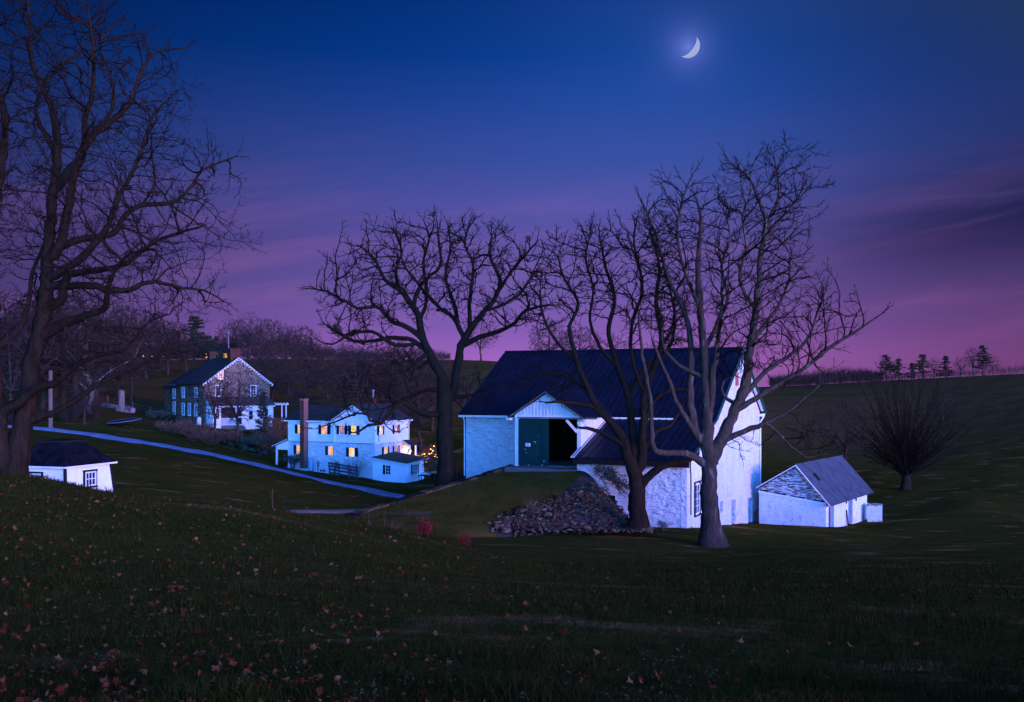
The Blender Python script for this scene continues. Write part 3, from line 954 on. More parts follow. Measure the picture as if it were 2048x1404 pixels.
# twisted oak left of the barn
T2Y = 67.0
L2 = [
    (0, [(893, 985, 27), (892, 950, 23), (891, 918, 21), (890, 860, 20), (889, 803, 20), (887, 771, 16), (875, 739, 12), (859, 707, 11), (845, 679, 10), (839, 643, 9), (829, 615, 8), (799, 579, 6.5), (771, 560, 5), (747, 516, 3.5), (720, 492, 2.5)]),
    (1.0, [(892, 800, 14), (907, 779, 12), (913, 731, 11), (923, 691, 10), (939, 659, 9), (971, 619, 7), (993, 587, 6), (999, 555, 5), (979, 508, 4), (983, 468, 2.5)]),
    (-2.0, [(845, 679, 8), (817, 655, 7), (791, 647, 6), (771, 627, 5.5), (755, 615, 5), (720, 619, 4), (700, 607, 3.5), (660, 587, 2.5), (632, 583, 1.5)]),
    (2.2, [(859, 700, 8), (823, 679, 6), (775, 675, 5.5), (720, 683, 4.5), (692, 675, 4), (672, 667, 3), (636, 643, 1.5)]),
    (-1.5, [(833, 682, 6), (790, 690, 5), (745, 664, 4.5), (700, 672, 3.5), (668, 690, 2.5), (640, 680, 1.5)]),
    (1.5, [(829, 615, 7), (835, 579, 5), (859, 551, 4.5), (879, 527, 4), (875, 472, 3), (871, 436, 1.5)]),
    (-1.8, [(993, 587, 5), (1019, 547, 4), (1050, 512, 3), (1074, 488, 2)]),
    (-2.5, [(923, 697, 9), (959, 675, 7), (999, 663, 6), (1030, 647, 5), (1054, 623, 4), (1098, 615, 3)]),
    (2.5, [(921, 680, 7), (907, 635, 6), (879, 615, 5.5), (855, 591, 4.5), (830, 560, 3.5), (800, 520, 2.5), (790, 470, 1.5)]),
    (-1.2, [(939, 655, 7), (939, 611, 5.5), (943, 579, 5), (947, 531, 4), (931, 492, 3), (940, 450, 2)]),
    (1.8, [(799, 579, 5), (790, 540, 4), (800, 500, 3), (785, 460, 2)]),
    (1.6, [(971, 619, 5), (1000, 610, 4), (1040, 585, 3.5), (1062, 550, 2.5), (1085, 520, 1.5)]),
    (-3.0, [(882, 826, 9), (847, 827, 6.5), (823, 815, 6), (803, 803, 5.5), (779, 831, 5), (767, 845, 4.5), (747, 847, 3.5), (727, 862, 2.5), (712, 858, 1.2)]),
    (-0.8, [(767, 845, 4.5), (747, 838, 3.8), (743, 828, 3.4), (724, 825, 3), (688, 839, 2.2), (644, 855, 1.2)]),
    (1.5, [(885, 782, 7), (855, 779, 5), (827, 791, 4), (803, 797, 3.5), (780, 812, 2)]),
    (-2.0, [(898, 793, 7), (939, 791, 4), (963, 779, 3), (958, 755, 2)]),
    (-2.0, [(857, 710, 7), (838, 722, 6), (830, 750, 4), (826, 765, 2)]),
    (0.6, [(915, 655, 6), (905, 600, 5), (890, 548, 4.2), (900, 490, 3), (893, 445, 1.6)]),
    (-1.0, [(839, 640, 6), (855, 590, 4.5), (848, 530, 3.5), (860, 480, 2.5), (850, 445, 1.5)]),
    (1.0, [(858, 716, 5), (836, 735, 4), (820, 720, 3), (806, 700, 2)]),
]
build_tree('bare_tree', 'broad twisted bare oak between the white farmhouse and the barn', T2Y, G(893, 985, T2Y), L2, [
    ([(628, 660), (625, 570), (655, 530), (665, 500), (720, 465), (760, 447), (800, 455), (850, 450), (868, 428), (890, 450), (940, 440), (1000, 440), (1040, 450), (1080, 480), (1105, 560), (1100, 640), (1040, 668), (960, 660), (900, 640), (860, 630), (800, 660), (760, 700), (660, 695)], 1.0, 1.0),
    ([(700, 700), (830, 700), (850, 760), (760, 800)], 0.05, 0.5), ([(660, 800), (860, 760), (850, 860), (660, 880)], 0.04, 0.4), ([(900, 740), (1010, 730), (1010, 800), (900, 830)], 0.03, 0.4)],
    52, 11.0, 0.44, 7.0, natt=1050, jit=0.22, tw=(16, 0.9), ctr=(890, 690), flare=0.9, dk=1.75, di=9)

# tree rooted in the stone heap
T3Y = 57.0
L3 = [
    (0, [(1276, 1085, 30), (1275, 1045, 26), (1274, 1005, 22), (1274, 981, 21), (1266, 940, 17), (1249, 893, 14), (1236, 862, 12), (1215, 838, 10), (1180, 788, 8), (1151, 712, 6.5), (1139, 654, 5), (1157, 607, 4), (1130, 560, 3), (1116, 514, 2)]),
    (1.5, [(1270, 960, 15), (1270, 905, 13), (1266, 864, 11), (1259, 794, 9), (1233, 718, 7), (1221, 654, 6), (1233, 595, 5), (1215, 525, 4), (1203, 460, 2)]),
    (-1.2, [(1274, 960, 15), (1284, 911, 12), (1286, 835, 10), (1291, 771, 8.5), (1320, 689, 7), (1309, 607, 5.5), (1314, 537, 4), (1297, 473, 2.5)]),
    (-2.2, [(1249, 895, 9), (1215, 872, 6), (1180, 856, 5), (1151, 852, 3)]),
    (-2.0, [(1222, 845, 7), (1195, 822, 6), (1168, 808, 5), (1128, 803, 4), (1090, 804, 2.5)]),
    (1.8, [(1205, 825, 7), (1180, 790, 5), (1163, 771, 4.5), (1128, 750, 4), (1085, 748, 3), (1052, 768, 1.5)]),
    (-1.0, [(1277, 985, 13), (1303, 946, 11), (1332, 928, 9), (1373, 920, 6), (1390, 905, 4)]),
    (2.2, [(1259, 800, 7), (1290, 740, 6), (1340, 700, 5), (1360, 640, 4), (1350, 560, 3), (1340, 500, 2)]),
    (-1.8, [(1236, 725, 6), (1200, 690, 5), (1180, 640, 4), (1185, 580, 3), (1170, 520, 2.5), (1180, 460, 1.5)]),
    (2.0, [(1151, 720, 5), (1120, 690, 4), (1090, 640, 3.5), (1080, 590, 3), (1060, 560, 2), (1085, 500, 1.5)]),
    (1.4, [(1320, 689, 5), (1345, 650, 4), (1350, 590, 3.5), (1375, 540, 2.5), (1370, 480, 1.5)]),
    (-1.6, [(1290, 780, 6), (1262, 720, 5), (1260, 650, 4.5), (1280, 580, 4), (1262, 500, 3), (1265, 450, 1.5)]),
    (1.2, [(1285, 850, 7), (1310, 800, 5), (1350, 780, 4), (1390, 780, 3)]),
    (2.2, [(1284, 900, 7), (1315, 865, 5), (1350, 850, 4.5), (1380, 810, 3)]),
]
build_tree('bare_tree', 'bare dark tree rooted in the stone heap in front of the barn', T3Y, P(1275, 1052, T3Y), L3, [
    ([(1048, 590), (1065, 520), (1080, 490), (1120, 465), (1190, 450), (1215, 440), (1260, 450), (1300, 440), (1330, 450), (1365, 500), (1390, 600), (1370, 700), (1290, 720), (1200, 640), (1140, 640), (1100, 680), (1056, 660)], 1.0, 1.0),
    ([(1040, 740), (1180, 730), (1180, 800), (1040, 800)], 0.04, 0.4)],
    63, 11.0, 0.44, 5.5, natt=850, jit=0.2, tw=(16, 0.9), ctr=(1250, 720), flare=0.7, dk=1.75, di=9)

# tall tree at the right front corner of the barn
T4Y = 51.0
L4 = [
    (0, [(1424, 1098, 31), (1422, 1060, 25), (1420, 1010, 22), (1418, 960, 21), (1418, 934, 21), (1416, 887, 20), (1414, 841, 14), (1413, 782, 13), (1408, 689, 10.5), (1399, 607, 9), (1396, 514, 6.5), (1402, 443, 4.5), (1394, 400, 3)]),
    (0.8, [(1420, 925, 20), (1437, 890, 17), (1464, 835, 15), (1490, 776, 14), (1501, 700, 11), (1516, 607, 9), (1525, 514, 7.5), (1536, 443, 6), (1520, 390, 4.5), (1507, 356, 3.5), (1480, 330, 2.5), (1460, 312, 1.5)]),
    (-0.5, [(1530, 470, 5), (1548, 420, 4), (1560, 385, 3.5), (1548, 315, 2)]),
    (0.9, [(1530, 480, 5), (1560, 440, 4), (1583, 420, 3.2), (1605, 390, 2.5), (1624, 360, 1.5)]),
    (-0.6, [(1416, 830, 11), (1421, 794, 10), (1426, 735, 8), (1436, 654, 5), (1439, 600, 3.5), (1439, 531, 2.5)]),
    (1.3, [(1410, 905, 15), (1392, 864, 12), (1382, 794, 10), (1386, 712, 8), (1376, 630, 7), (1344, 560, 5.5), (1314, 455, 3.5), (1285, 385, 2)]),
    (-2.4, [(1412, 938, 15), (1395, 918, 10), (1367, 905, 9), (1330, 904, 8), (1310, 900, 7.5), (1297, 880, 6.5), (1291, 794, 5), (1274, 712, 4), (1266, 640, 2.5)]),
    (-1.5, [(1396, 875, 9), (1355, 811, 6), (1338, 770, 5), (1320, 735, 4.5), (1297, 683, 3)]),
    (-1.5, [(1440, 888, 9), (1484, 862, 7), (1525, 846, 6), (1566, 823, 4.5), (1590, 800, 3.5), (1620, 770, 2.5)]),
    (1.5, [(1482, 795, 8), (1536, 741, 6), (1583, 712, 5), (1624, 677, 4), (1650, 620, 2.5), (1672, 570, 1.5)]),
    (-1.8, [(1470, 828, 9), (1536, 780, 6.5), (1595, 741, 6), (1659, 689, 4.5), (1694, 665, 3.5), (1741, 630, 1.8)]),
    (1.0, [(1530, 846, 5), (1556, 868, 4), (1583, 893, 3), (1618, 916, 1.5)]),
    (1.6, [(1408, 700, 7), (1440, 640, 5), (1460, 590, 4), (1450, 530, 3.5), (1470, 470, 2.5), (1465, 420, 1.5)]),
    (-1.6, [(1399, 620, 6), (1370, 550, 4.5), (1350, 470, 3.5), (1360, 400, 2.5), (1375, 360, 1.5)]),
    (1.2, [(1503, 690, 7), (1540, 640, 5), (1570, 600, 4), (1590, 550, 3), (1595, 500, 2)]),
    (-1.2, [(1514, 620, 6), (1480, 560, 4.5), (1490, 500, 3.5), (1480, 440, 2.5), (1490, 400, 1.5)]),
    (0.8, [(1406, 760, 7), (1360, 730, 5), (1330, 690, 4), (1330, 630, 3)]),
    (1.0, [(1620, 680, 3.5), (1640, 720, 3), (1660, 740, 2), (1690, 735, 1.2)]),
    (1.0, [(1478, 812, 6), (1450, 790, 4), (1452, 765, 3), (1478, 750, 2)]),
]
build_tree('bare_tree', 'tall bare tree with pale forked trunk at the right front corner of the barn', T4Y, G(1424, 1096, T4Y), L4, [
    ([(1272, 400), (1300, 352), (1380, 360), (1440, 400), (1445, 300), (1500, 310), (1550, 292), (1600, 320), (1632, 350), (1600, 450), (1602, 550), (1680, 560), (1680, 600), (1745, 630), (1700, 690), (1640, 770), (1550, 790), (1480, 790), (1400, 750), (1310, 690), (1290, 560)], 1.0, 1.0),
    ([(1560, 800), (1640, 830), (1650, 930), (1580, 900)], 0.03, 0.4), ([(1450, 880), (1560, 850), (1530, 900), (1450, 920)], 0.015, 0.4)],
    74, 11.0, 0.42, 5.0, mb=m_barkp, natt=1350, jit=0.13, tw=(18, 0.9), ctr=(1440, 780), flare=0.8, dk=1.75, di=9, trop=(0, 0, 0.2),
    leaves=(620, m_leaf[3], 0.055, None))


# ------------------------------------------------------------------ building helpers
def obox(b, c, t, n, w, h, d0, d1):
    """box on a wall: centre c, width w along t, height h, from d0 to d1 along the outward normal n"""
    c = Vector(c); t = Vector(t); n = Vector(n); z = Vector((0, 0, 1))
    q = lambda d, s: c + n * d + t * (w / 2 * s[0]) + z * (h / 2 * s[1])
    cs = [(-1, -1), (1, -1), (1, 1), (-1, 1)]
    return b.hexa([q(d0, s) for s in cs], [q(d1, s) for s in cs])


def window(parent, c, t, n, w, h, pane=None, frame=None, nx=2, ny=2, sill=True, shut=0.0, fw=0.06, d=0.0, sides=(-1, 1), shmat=None):
    c = Vector(c); t = Vector(t); n = Vector(n); z = Vector((0, 0, 1))
    frame = frame or m_trim; b = MB()
    for s in (-1, 1):
        obox(b, c + t * (s * (w / 2 + fw / 2)), t, n, fw, h + 2 * fw, d, d + 0.06)
        obox(b, c + z * (s * (h / 2 + fw / 2)), t, n, w - 0.004, fw, d, d + 0.057)
    for i in range(1, nx):
        obox(b, c + t * (w * (i / nx - 0.5)), t, n, 0.025, h, d, d + 0.040)
    for i in range(1, ny):
        obox(b, c + z * (h * (i / ny - 0.5)), t, n, w, 0.035 if i * 2 == ny else 0.025, d, d + 0.043)
    o = b.build('window', frame, parent)
    p = MB(); obox(p, c, t, n, w, h, d - 0.02, d + 0.018); p.build('pane', pane or m_glass, o)
    if sill:
        q = MB(); obox(q, c - z * (h / 2 + fw + 0.025), t, n, w + 2 * fw + 0.08, 0.05, d, d + 0.11); q.build('sill', frame, o)
    if shut:
        for s in sides:
            sb = MB()
            cc = c + t * (s * (w / 2 + fw + shut / 2 + 0.015))
            obox(sb, cc, t, n, shut, h + 0.08, d + 0.005, d + 0.03)
            k = max(3, int(h / 0.12))
            for i in range(k):
                obox(sb, cc + z * ((i + 0.5) / k - 0.5) * (h - 0.06), t, n, shut * 0.72, h / k * 0.45, d + 0.03, d + 0.042)
            sb.build('shutter', shmat or m_shutter, parent)
    return o


def siding(parent, name, mat, a, t, n, width_at, z0, z1, exp=0.15, th=0.028):
    """lapped boards, each a wedge course; width_at(z) -> (s0, s1) along t"""
    b = MB(); a = Vector(a); t = Vector(t); n = Vector(n); z = z0
    while z < z1 - 1e-4:
        zt = min(z + exp, z1)
        l0, r0 = width_at(z); l1, r1 = width_at(zt)
        q = lambda s, zz, d: a + t * s + n * d + Vector((0, 0, zz))
        bot = [q(l0, z, 0), q(r0, z, 0), q(r0, z, th), q(l0, z, th)]
        top = [q(l1, zt, 0), q(r1, zt, 0), q(r1, zt, 0.004), q(l1, zt, 0.004)]
        b.hexa(bot, top); z = zt
    return b.build(name, mat, parent)


def slope_roof(parent, name, mat, p0, p1, p2, p3, th=0.12, seams=0, seam_mat=None, courses=0, cmat=None):
    """roof plane p0-p1 along the eave, p3-p2 along the ridge"""
    p0, p1, p2, p3 = map(Vector, (p0, p1, p2, p3))
    n = (p1 - p0).cross(p3 - p0).normalized()
    if n.z < 0: n = -n
    o = MB().hexa([p - n * th for p in (p0, p1, p2, p3)], [p0, p1, p2, p3]).build(name, mat, parent)
    if seams:
        b = MB(); k = max(2, int((p1 - p0).length / seams))
        for i in range(k + 1):
            a = p0.lerp(p1, i / k); c = p3.lerp(p2, i / k)
            b.bar(a + n * 0.02, c + n * 0.02, 0.045, 0.045, n)
        tag(b.build('roof_seams', seam_mat or mat, o), kind='stuff')
    if courses:
        b = MB(); k = max(3, int((p3 - p0).length / courses))
        r = random.Random(len(name) + k)
        for i in range(k):
            a0 = p0.lerp(p3, i / k); a1 = p1.lerp(p2, i / k); c0 = p0.lerp(p3, (i + 1.0) / k); c1 = p1.lerp(p2, (i + 1.0) / k)
            m = max(6, int((a1 - a0).length / 0.9))
            for j in range(m):
                f0, f1 = j / m, (j + 0.985) / m; e = r.uniform(0.022, 0.045)
                b.hexa([a0.lerp(a1, f0) + n * 0.002, a0.lerp(a1, f1) + n * 0.002, c0.lerp(c1, f1) + n * 0.002, c0.lerp(c1, f0) + n * 0.002],
                       [a0.lerp(a1, f0) + n * e, a0.lerp(a1, f1) + n * e, c0.lerp(c1, f1) + n * 0.006, c0.lerp(c1, f0) + n * 0.006])
        tag(b.build('shingle_courses', cmat or mat, o), kind='stuff')
    return o


X_, Y_ = Vector((1, 0, 0)), Vector((0, 1, 0))


# ------------------------------------------------------------------ the bank barn
def make_barn():
    A = math.atan2(-0.435, 0.9)
    root = empty('barn', (13.03, 65.0, CZ - 9.4), A, 'big whitewashed stone bank barn with dark metal roof and open wagon door', 'barn')
    L, W, E, RZ = 18.2, 14.4, 7.45, 11.9
    # main walls
    bx('front_wall', m_stucco, root, -L, -11.73, 0, 0.5, -2, E)
    bx('front_wall', m_stucco, root, -7.1, -0.5, 0, 0.5, -2, E)
    bx('back_wall', m_white_rubble, root, -L + 0.5, -0.5, W - 0.5, W, -3, E)
    MB().prism([(-L, 0.5, -3), (-L, W, -3), (-L, W, E), (-L, W / 2, RZ - 0.12), (-L, 0.5, E + 0.3)], (0.5, 0, 0)).build('left_gable_wall', m_white_rubble, root)
    # right gable wall with two deep doorways and a small window
    g = MB(); top = 7.0
    ys = [(0, 2.0, None), (2.0, 2.8, (0.9, 1.6)), (2.8, 5.2, None), (5.2, 6.45, (-3, 1.35)), (6.45, 10.4, None), (10.4, 11.8, (-3, 0.96)), (11.8, W, None)]
    for y0, y1, op in ys:
        if op is None: g.box(-0.5, 0, y0, y1, -3, top)
        else:
            if op[0] > -3: g.box(-0.5, 0, y0, y1, -3, op[0])
            g.box(-0.5, 0, y0, y1, op[1], top)
    g.prism([(-0.5, 0, top), (-0.5, W, top), (-0.5, W, E), (-0.5, W / 2, RZ - 0.12), (-0.5, 0, E)], (0.5, 0, 0))
    g.build('gable_wall', m_white_rubble, root)
    for y0, y1, z1 in ((5.2, 6.45, 1.35), (10.4, 11.8, 0.96)):
        d = bx('door', m_bluedoor, root, -0.42, -0.34, y0, y1, -2.5, z1)
        bb = MB()
        for k in range(5): bb.box(-0.34, -0.325, y0 + (y1 - y0) * k / 5 + 0.02, y0 + (y1 - y0) * (k + 1) / 5 - 0.02, -2.4, z1 - 0.03)
        bb.build('door_board', m_bluedoor, d)
        bx('latch', m_dark, d, -0.32, -0.28, y0 + 0.12, y0 + 0.24, z1 - 1.05, z1 - 0.98)
    window(root, (-0.25, 2.4, 1.25), Y_, X_, 0.66, 0.58, frame=m_dark, nx=2, ny=2, sill=False)
    # red louvre high in the gable
    lv = bx('louvre', m_vent, root, 0.003, 0.05, 6.35, 7.15, 9.35, 10.25)
    for k in range(7): bx('slat', m_vent, lv, 0.05, 0.09, 6.42, 7.08, 9.42 + k * 0.115, 9.48 + k * 0.115)
    # main roof
    oh = 0.35; s = (RZ - E) / (W / 2)
    e0 = -0.45; ze = E + s * e0 + 0.1; rz = RZ + 0.1
    rf = slope_roof(root, 'roof', m_metalroof, (-L - oh, e0, ze), (oh, e0, ze), (oh, W / 2, rz), (-L - oh, W / 2, rz), 0.14, seams=0.45)
    slope_roof(root, 'roof', m_metalroof, (oh, W - e0, ze), (-L - oh, W - e0, ze), (-L - oh, W / 2, rz), (oh, W / 2, rz), 0.14)
    MB().tube([(-L - oh, W / 2, rz + 0.02), (oh, W / 2, rz + 0.02)], 0.11, 6).build('ridge_cap', m_metalroof, rf)
    for x in (oh + 0.02, -L - oh - 0.02):
        for y0 in (e0, W - e0):
            MB().bar((x, y0, ze - 0.09), (x, W / 2, rz - 0.09), 0.05, 0.24, (1, 0, 0)).build('rake_trim', m_rake, rf)
    for k, (y0, y1) in enumerate(((0.0, W / 2), (W, W / 2))):      # white barge board below the right rake
        MB().bar((oh - 0.12, y0, E + 0.02 - 0.1), (oh - 0.12, y1, RZ - 0.2), 0.04, 0.20, (1, 0, 0)).build('barge_board', m_trim, root)
    gt = MB().box(-L - 0.3, -12.12, e0 - 0.13, e0 - 0.01, ze - 0.2, ze - 0.05).build('gutter', m_trim, root)
    MB().tube([(-L + 0.05, e0 - 0.07, ze - 0.2), (-L + 0.05, e0 + 0.1, ze - 0.45), (-L - 0.08, -0.08, ze - 0.7), (-L - 0.08, -0.08, 2.8)], 0.05, 6).build('downspout', m_trim, gt)
    gt2 = MB().box(-6.95, -2.3, e0 - 0.13, e0 - 0.01, ze - 0.2, ze - 0.05).build('gutter', m_trim, root)
    MB().tube([(0.3, W + 0.35, ze - 0.1), (0.25, W + 0.3, ze - 0.35), (0.09, W - 0.1, ze - 0.75), (0.09, W - 0.1, 1.1), (0.3, W - 0.3, 0.9)], 0.065, 6).build('downspout', m_trim, root)
    bx('eave_return', m_trim, root, 0.003, 0.33, W - 0.25, W + 0.4, ze - 0.32, ze - 0.12)
    # gabled wagon entrance
    x0, x1, yb, fz, be, ba = -11.73, -7.1, -5.15, 4.15, 7.50, 9.0
    xm = (x0 + x1) / 2
    bx('entrance_floor', m_conc, root, x0, x1, yb, 0.3, fz - 0.5, fz)
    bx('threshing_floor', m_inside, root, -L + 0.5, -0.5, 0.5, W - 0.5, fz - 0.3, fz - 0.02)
    bx('entrance_side_wall', m_board, root, x0 + 0.002, x0 + 0.12, yb + 0.2, 0, 1.5, be)
    sw = bx('entrance_side_wall', m_board, root, x1 - 0.12, x1 - 0.002, yb + 0.2, 0, 1.5, be)
    y = yb + 0.22; k = 0
    while y < -0.05:
        bx('batten', m_board, sw, x1 - 0.002, x1 + 0.03, y, y + 0.055, 3.0, be - 0.06); y += 0.27; k += 1
    for px0, px1 in ((x0, x0 + 0.25), (x1 - 0.26, x1)):
        bx('door_post', m_trim, root, px0 - 0.01, px1, yb - 0.04, yb + 0.2, fz - 0.3, be - 0.28)
    bx('door_header', m_trim, root, x0 - 0.02, x1 + 0.02, yb - 0.06, yb + 0.14, be - 0.28, be - 0.06)
    gw = MB().prism([(x0, yb, be - 0.06), (x1, yb, be - 0.06), (x1, yb, be), (xm, yb, ba - 0.1), (x0, yb, be)], (0, 0.12, 0)).build('entrance_gable', m_board, root)
    x = x0 + 0.12
    while x < x1 - 0.08:
        zt = be + (ba - 0.1 - be) * (1 - abs(x + 0.03 - xm) / ((x1 - x0) / 2)) - 0.02
        if zt > be + 0.05: bx('batten', m_board, gw, x, x + 0.06, yb - 0.035, yb - 0.002, be - 0.05, zt)
        x += 0.235
    for s_ in (-1, 1):
        ex = xm + s_ * ((x1 - x0) / 2 + 0.38); ez = be - 0.16
        slope = [(ex, yb - 0.4, ez), (ex, 3.2, ez), (xm, 3.2, ba + 0.06), (xm, yb - 0.4, ba + 0.06)]
        r_ = slope_roof(root, 'entrance_roof', m_metalroof, *slope, th=0.09, seams=0.45)
        MB().bar((ex, yb - 0.42, ez - 0.1), (xm, yb - 0.42, ba - 0.04), 0.04, 0.14, (0, 1, 0)).build('rake_trim', m_greywood, r_)
        MB().bar((ex, yb - 0.40, ez - 0.16), (ex, yb + 0.1, ez - 0.16), 0.28, 0.12).build('eave_return', m_trim, r_)
    bx('shade_partition', m_inside, root, x0 + 0.1, x1 - 0.1, 2.2, 2.3, fz, 8.5)  # this partition, linings and ceiling are dark panels added to keep the doorway dark
    bx('shade_lining', m_inside, root, x1 - 0.17, x1 - 0.125, yb + 0.22, 2.2, fz, be)
    bx('shade_lining', m_inside, root, x0 + 0.125, x0 + 0.17, yb + 0.22, 2.2, fz, be)
    bx('shade_ceiling', m_inside, root, x0 + 0.17, x1 - 0.17, yb + 0.15, 2.2, be - 0.12, be - 0.07)
    # sliding green door on the left half, dark opening on the right
    dr = bx('sliding_door', m_greendoor, root, x0 + 0.28, xm + 0.12, yb - 0.14, yb - 0.08, fz + 0.03, be - 0.30)
    k = 9
    for i in range(k):
        a = x0 + 0.29 + (xm - x0 - 0.18) * i / k
        bx('door_board', m_greendoor, dr, a + 0.008, a + (xm - x0 - 0.18) / k - 0.008, yb - 0.158, yb - 0.14, fz + 0.04, be - 0.31)
    rr = random.Random(5)
    for cx, cz, w, h in ((-10.28, 5.72, 0.16, 0.06), (-10.20, 5.68, 0.08, 0.05), (-10.95, 5.22, 0.10, 0.05), (-10.88, 5.0, 0.06, 0.08), (-9.75, 4.25, 0.10, 0.10), (-9.62, 4.5, 0.05, 0.16), (-10.7, 4.2, 0.16, 0.05), (-10.05, 6.1, 0.05, 0.04)):
        q = [(cx + w * 0.5 * math.cos(t) * rr.uniform(0.6, 1.2), yb - 0.160, cz + h * 0.5 * math.sin(t) * rr.uniform(0.6, 1.2)) for t in [i * math.tau / 7 for i in range(7)]]
        MB().prism(q, (0, -0.003, 0)).build('paint_chip', m_chip, dr)
    sg = bx('notice', m_trim, dr, -10.92, -10.58, yb - 0.170, yb - 0.159, 5.42, 5.62)
    for i, w in enumerate((0.06, 0.22, 0.20)):
        bx('notice_mark', m_dark, sg, -10.75 - w / 2, -10.75 + w / 2, yb - 0.173, yb - 0.1705, 5.575 - i * 0.055, 5.60 - i * 0.055)
    bx('door_track', m_greywood, root, x0 + 0.2, x1 + 1.1, yb - 0.17, yb - 0.09, be - 0.27, be - 0.17)
    MB().bar((x1 - 1.0, yb - 0.02, be - 0.35), (x1 - 0.28, yb - 0.02, be - 1.1), 0.14, 0.16, (0, 1, 0)).build('brace', m_trim, root)
    bx('door_sill', m_greywood, root, xm + 0.13, x1 - 0.27, yb - 0.12, yb + 0.05, fz + 0.003, fz + 0.07)
    # concrete apron with its stone cheek
    bx('apron', m_conc, root, -11.95, -9.5, yb - 1.15, yb - 0.045, 3.2, fz - 0.04)
    bx('apron', m_conc, root, -9.48, -6.95, yb - 1.15, yb - 0.045, 3.2, fz - 0.05)
    for i in range(4):
        for j in range(3):
            yy = yb - 1.30 + i * 0.34 + (j % 2) * 0.09
            bx('cheek_stone', m_stone[(i + j) % 3], root, -6.93, -6.62 - 0.05 * rr.random(), yy, yy + 0.32, 3.2 + j * 0.29, 3.47 + j * 0.29)
    # outshed under the catslide roof
    ox0, oy = -6.95, -6.2
    bx('outshed_wall', m_stucco, root, ox0, 0.0, oy, oy + 0.45, -2, 5.0)
    MB().prism([(-0.34, oy + 0.45, -2), (-0.34, -0.003, -2), (-0.34, -0.003, 7.2), (-0.34, oy + 0.45, 5.05)], (0.32, 0, 0)).build('outshed_side_wall', m_board, root)
    bx('corner_pier', m_white_rubble, root, -0.3, 0.06, oy - 0.02, oy + 0.75, -2, 5.0)
    sd = bx('side_cladding', m_board, root, -0.018, 0.012, oy + 0.77, -0.05, -1.2, 3.7)
    y = oy + 0.85
    while y < -0.15:
        if not (-4.55 < y < -1.95): bx('batten', m_board, sd, 0.012, 0.045, y, y + 0.06, -1.2, 3.68)
        else:
            bx('batten', m_board, sd, 0.012, 0.045, y, y + 0.06, -1.2, 1.30); bx('batten', m_board, sd, 0.012, 0.045, y, y + 0.06, 3.48, 3.68)
        y += 0.29
    for cy in (-3.85, -2.65):
        window(root, (0.02, cy, 2.4), Y_, X_, 0.95, 1.7, pane=m_paleglass, frame=m_trim, nx=2, ny=4, sill=False, fw=0.05)
    wb = MB()
    for a, b_, c, d in ((-4.46, -4.38, 1.4, 3.4), (-3.30, -3.20, 1.4, 3.4), (-2.12, -2.04, 1.4, 3.4)): wb.box(0.013, 0.10, a, b_, c, d)
    wb.box(0.013, 0.10, -4.46, -2.04, 3.4, 3.47); wb.box(0.013, 0.10, -4.46, -2.04, 1.33, 1.4)
    wb.build('window_surround', m_dark, root)
    MB().tube([(0.10, oy + 0.62, 5.0), (0.10, oy + 0.62, 4.2), (0.10, oy + 0.74, 4.05), (0.10, oy + 0.74, 1.6)], 0.035, 6).build('downspout', m_dark, root)
    zr = lambda yy: 7.33 + 0.36 * yy
    sr = slope_roof(root, 'outshed_roof', m_metalroof, (ox0 - 0.1, -6.65, zr(-6.65)), (0.32, -6.65, zr(-6.65)), (0.32, -0.02, zr(-0.02)), (ox0 - 0.1, -0.02, zr(-0.02)), 0.12, seams=0.45)
    bx('fascia', m_dark, sr, ox0 - 0.1, 0.32, -6.63, -6.57, zr(-6.65) - 0.42, zr(-6.65) - 0.12)
    MB().bar((ox0 - 0.13, -6.66, zr(-6.66) - 0.02), (ox0 - 0.13, -0.45, zr(-0.45) - 0.02), 0.06, 0.26, (1, 0, 0)).build('rake_board', m_trim, sr)
    MB().bar((0.34, -6.66, zr(-6.66) - 0.06), (0.34, -0.2, zr(-0.2) - 0.06), 0.04, 0.2, (1, 0, 0)).build('rake_trim', m_rake, sr)
    MB().tube([(-2.54, -6.72, 7.0), (-2.54, -6.72, -0.5)], 0.05, 6).build('vent_pipe', m_trim, root)
    window(root, (-4.75, oy - 0.003, 2.1), X_, -Y_, 0.5, 0.9, frame=m_dark, nx=2, ny=2, sill=False)
    # wood leaning by the pier
    MB().bar((0.5, oy + 0.9, -0.7), (0.14, oy + 0.7, 0.9), 0.07).build('prop', m_greywood, root)
    return root


make_barn()


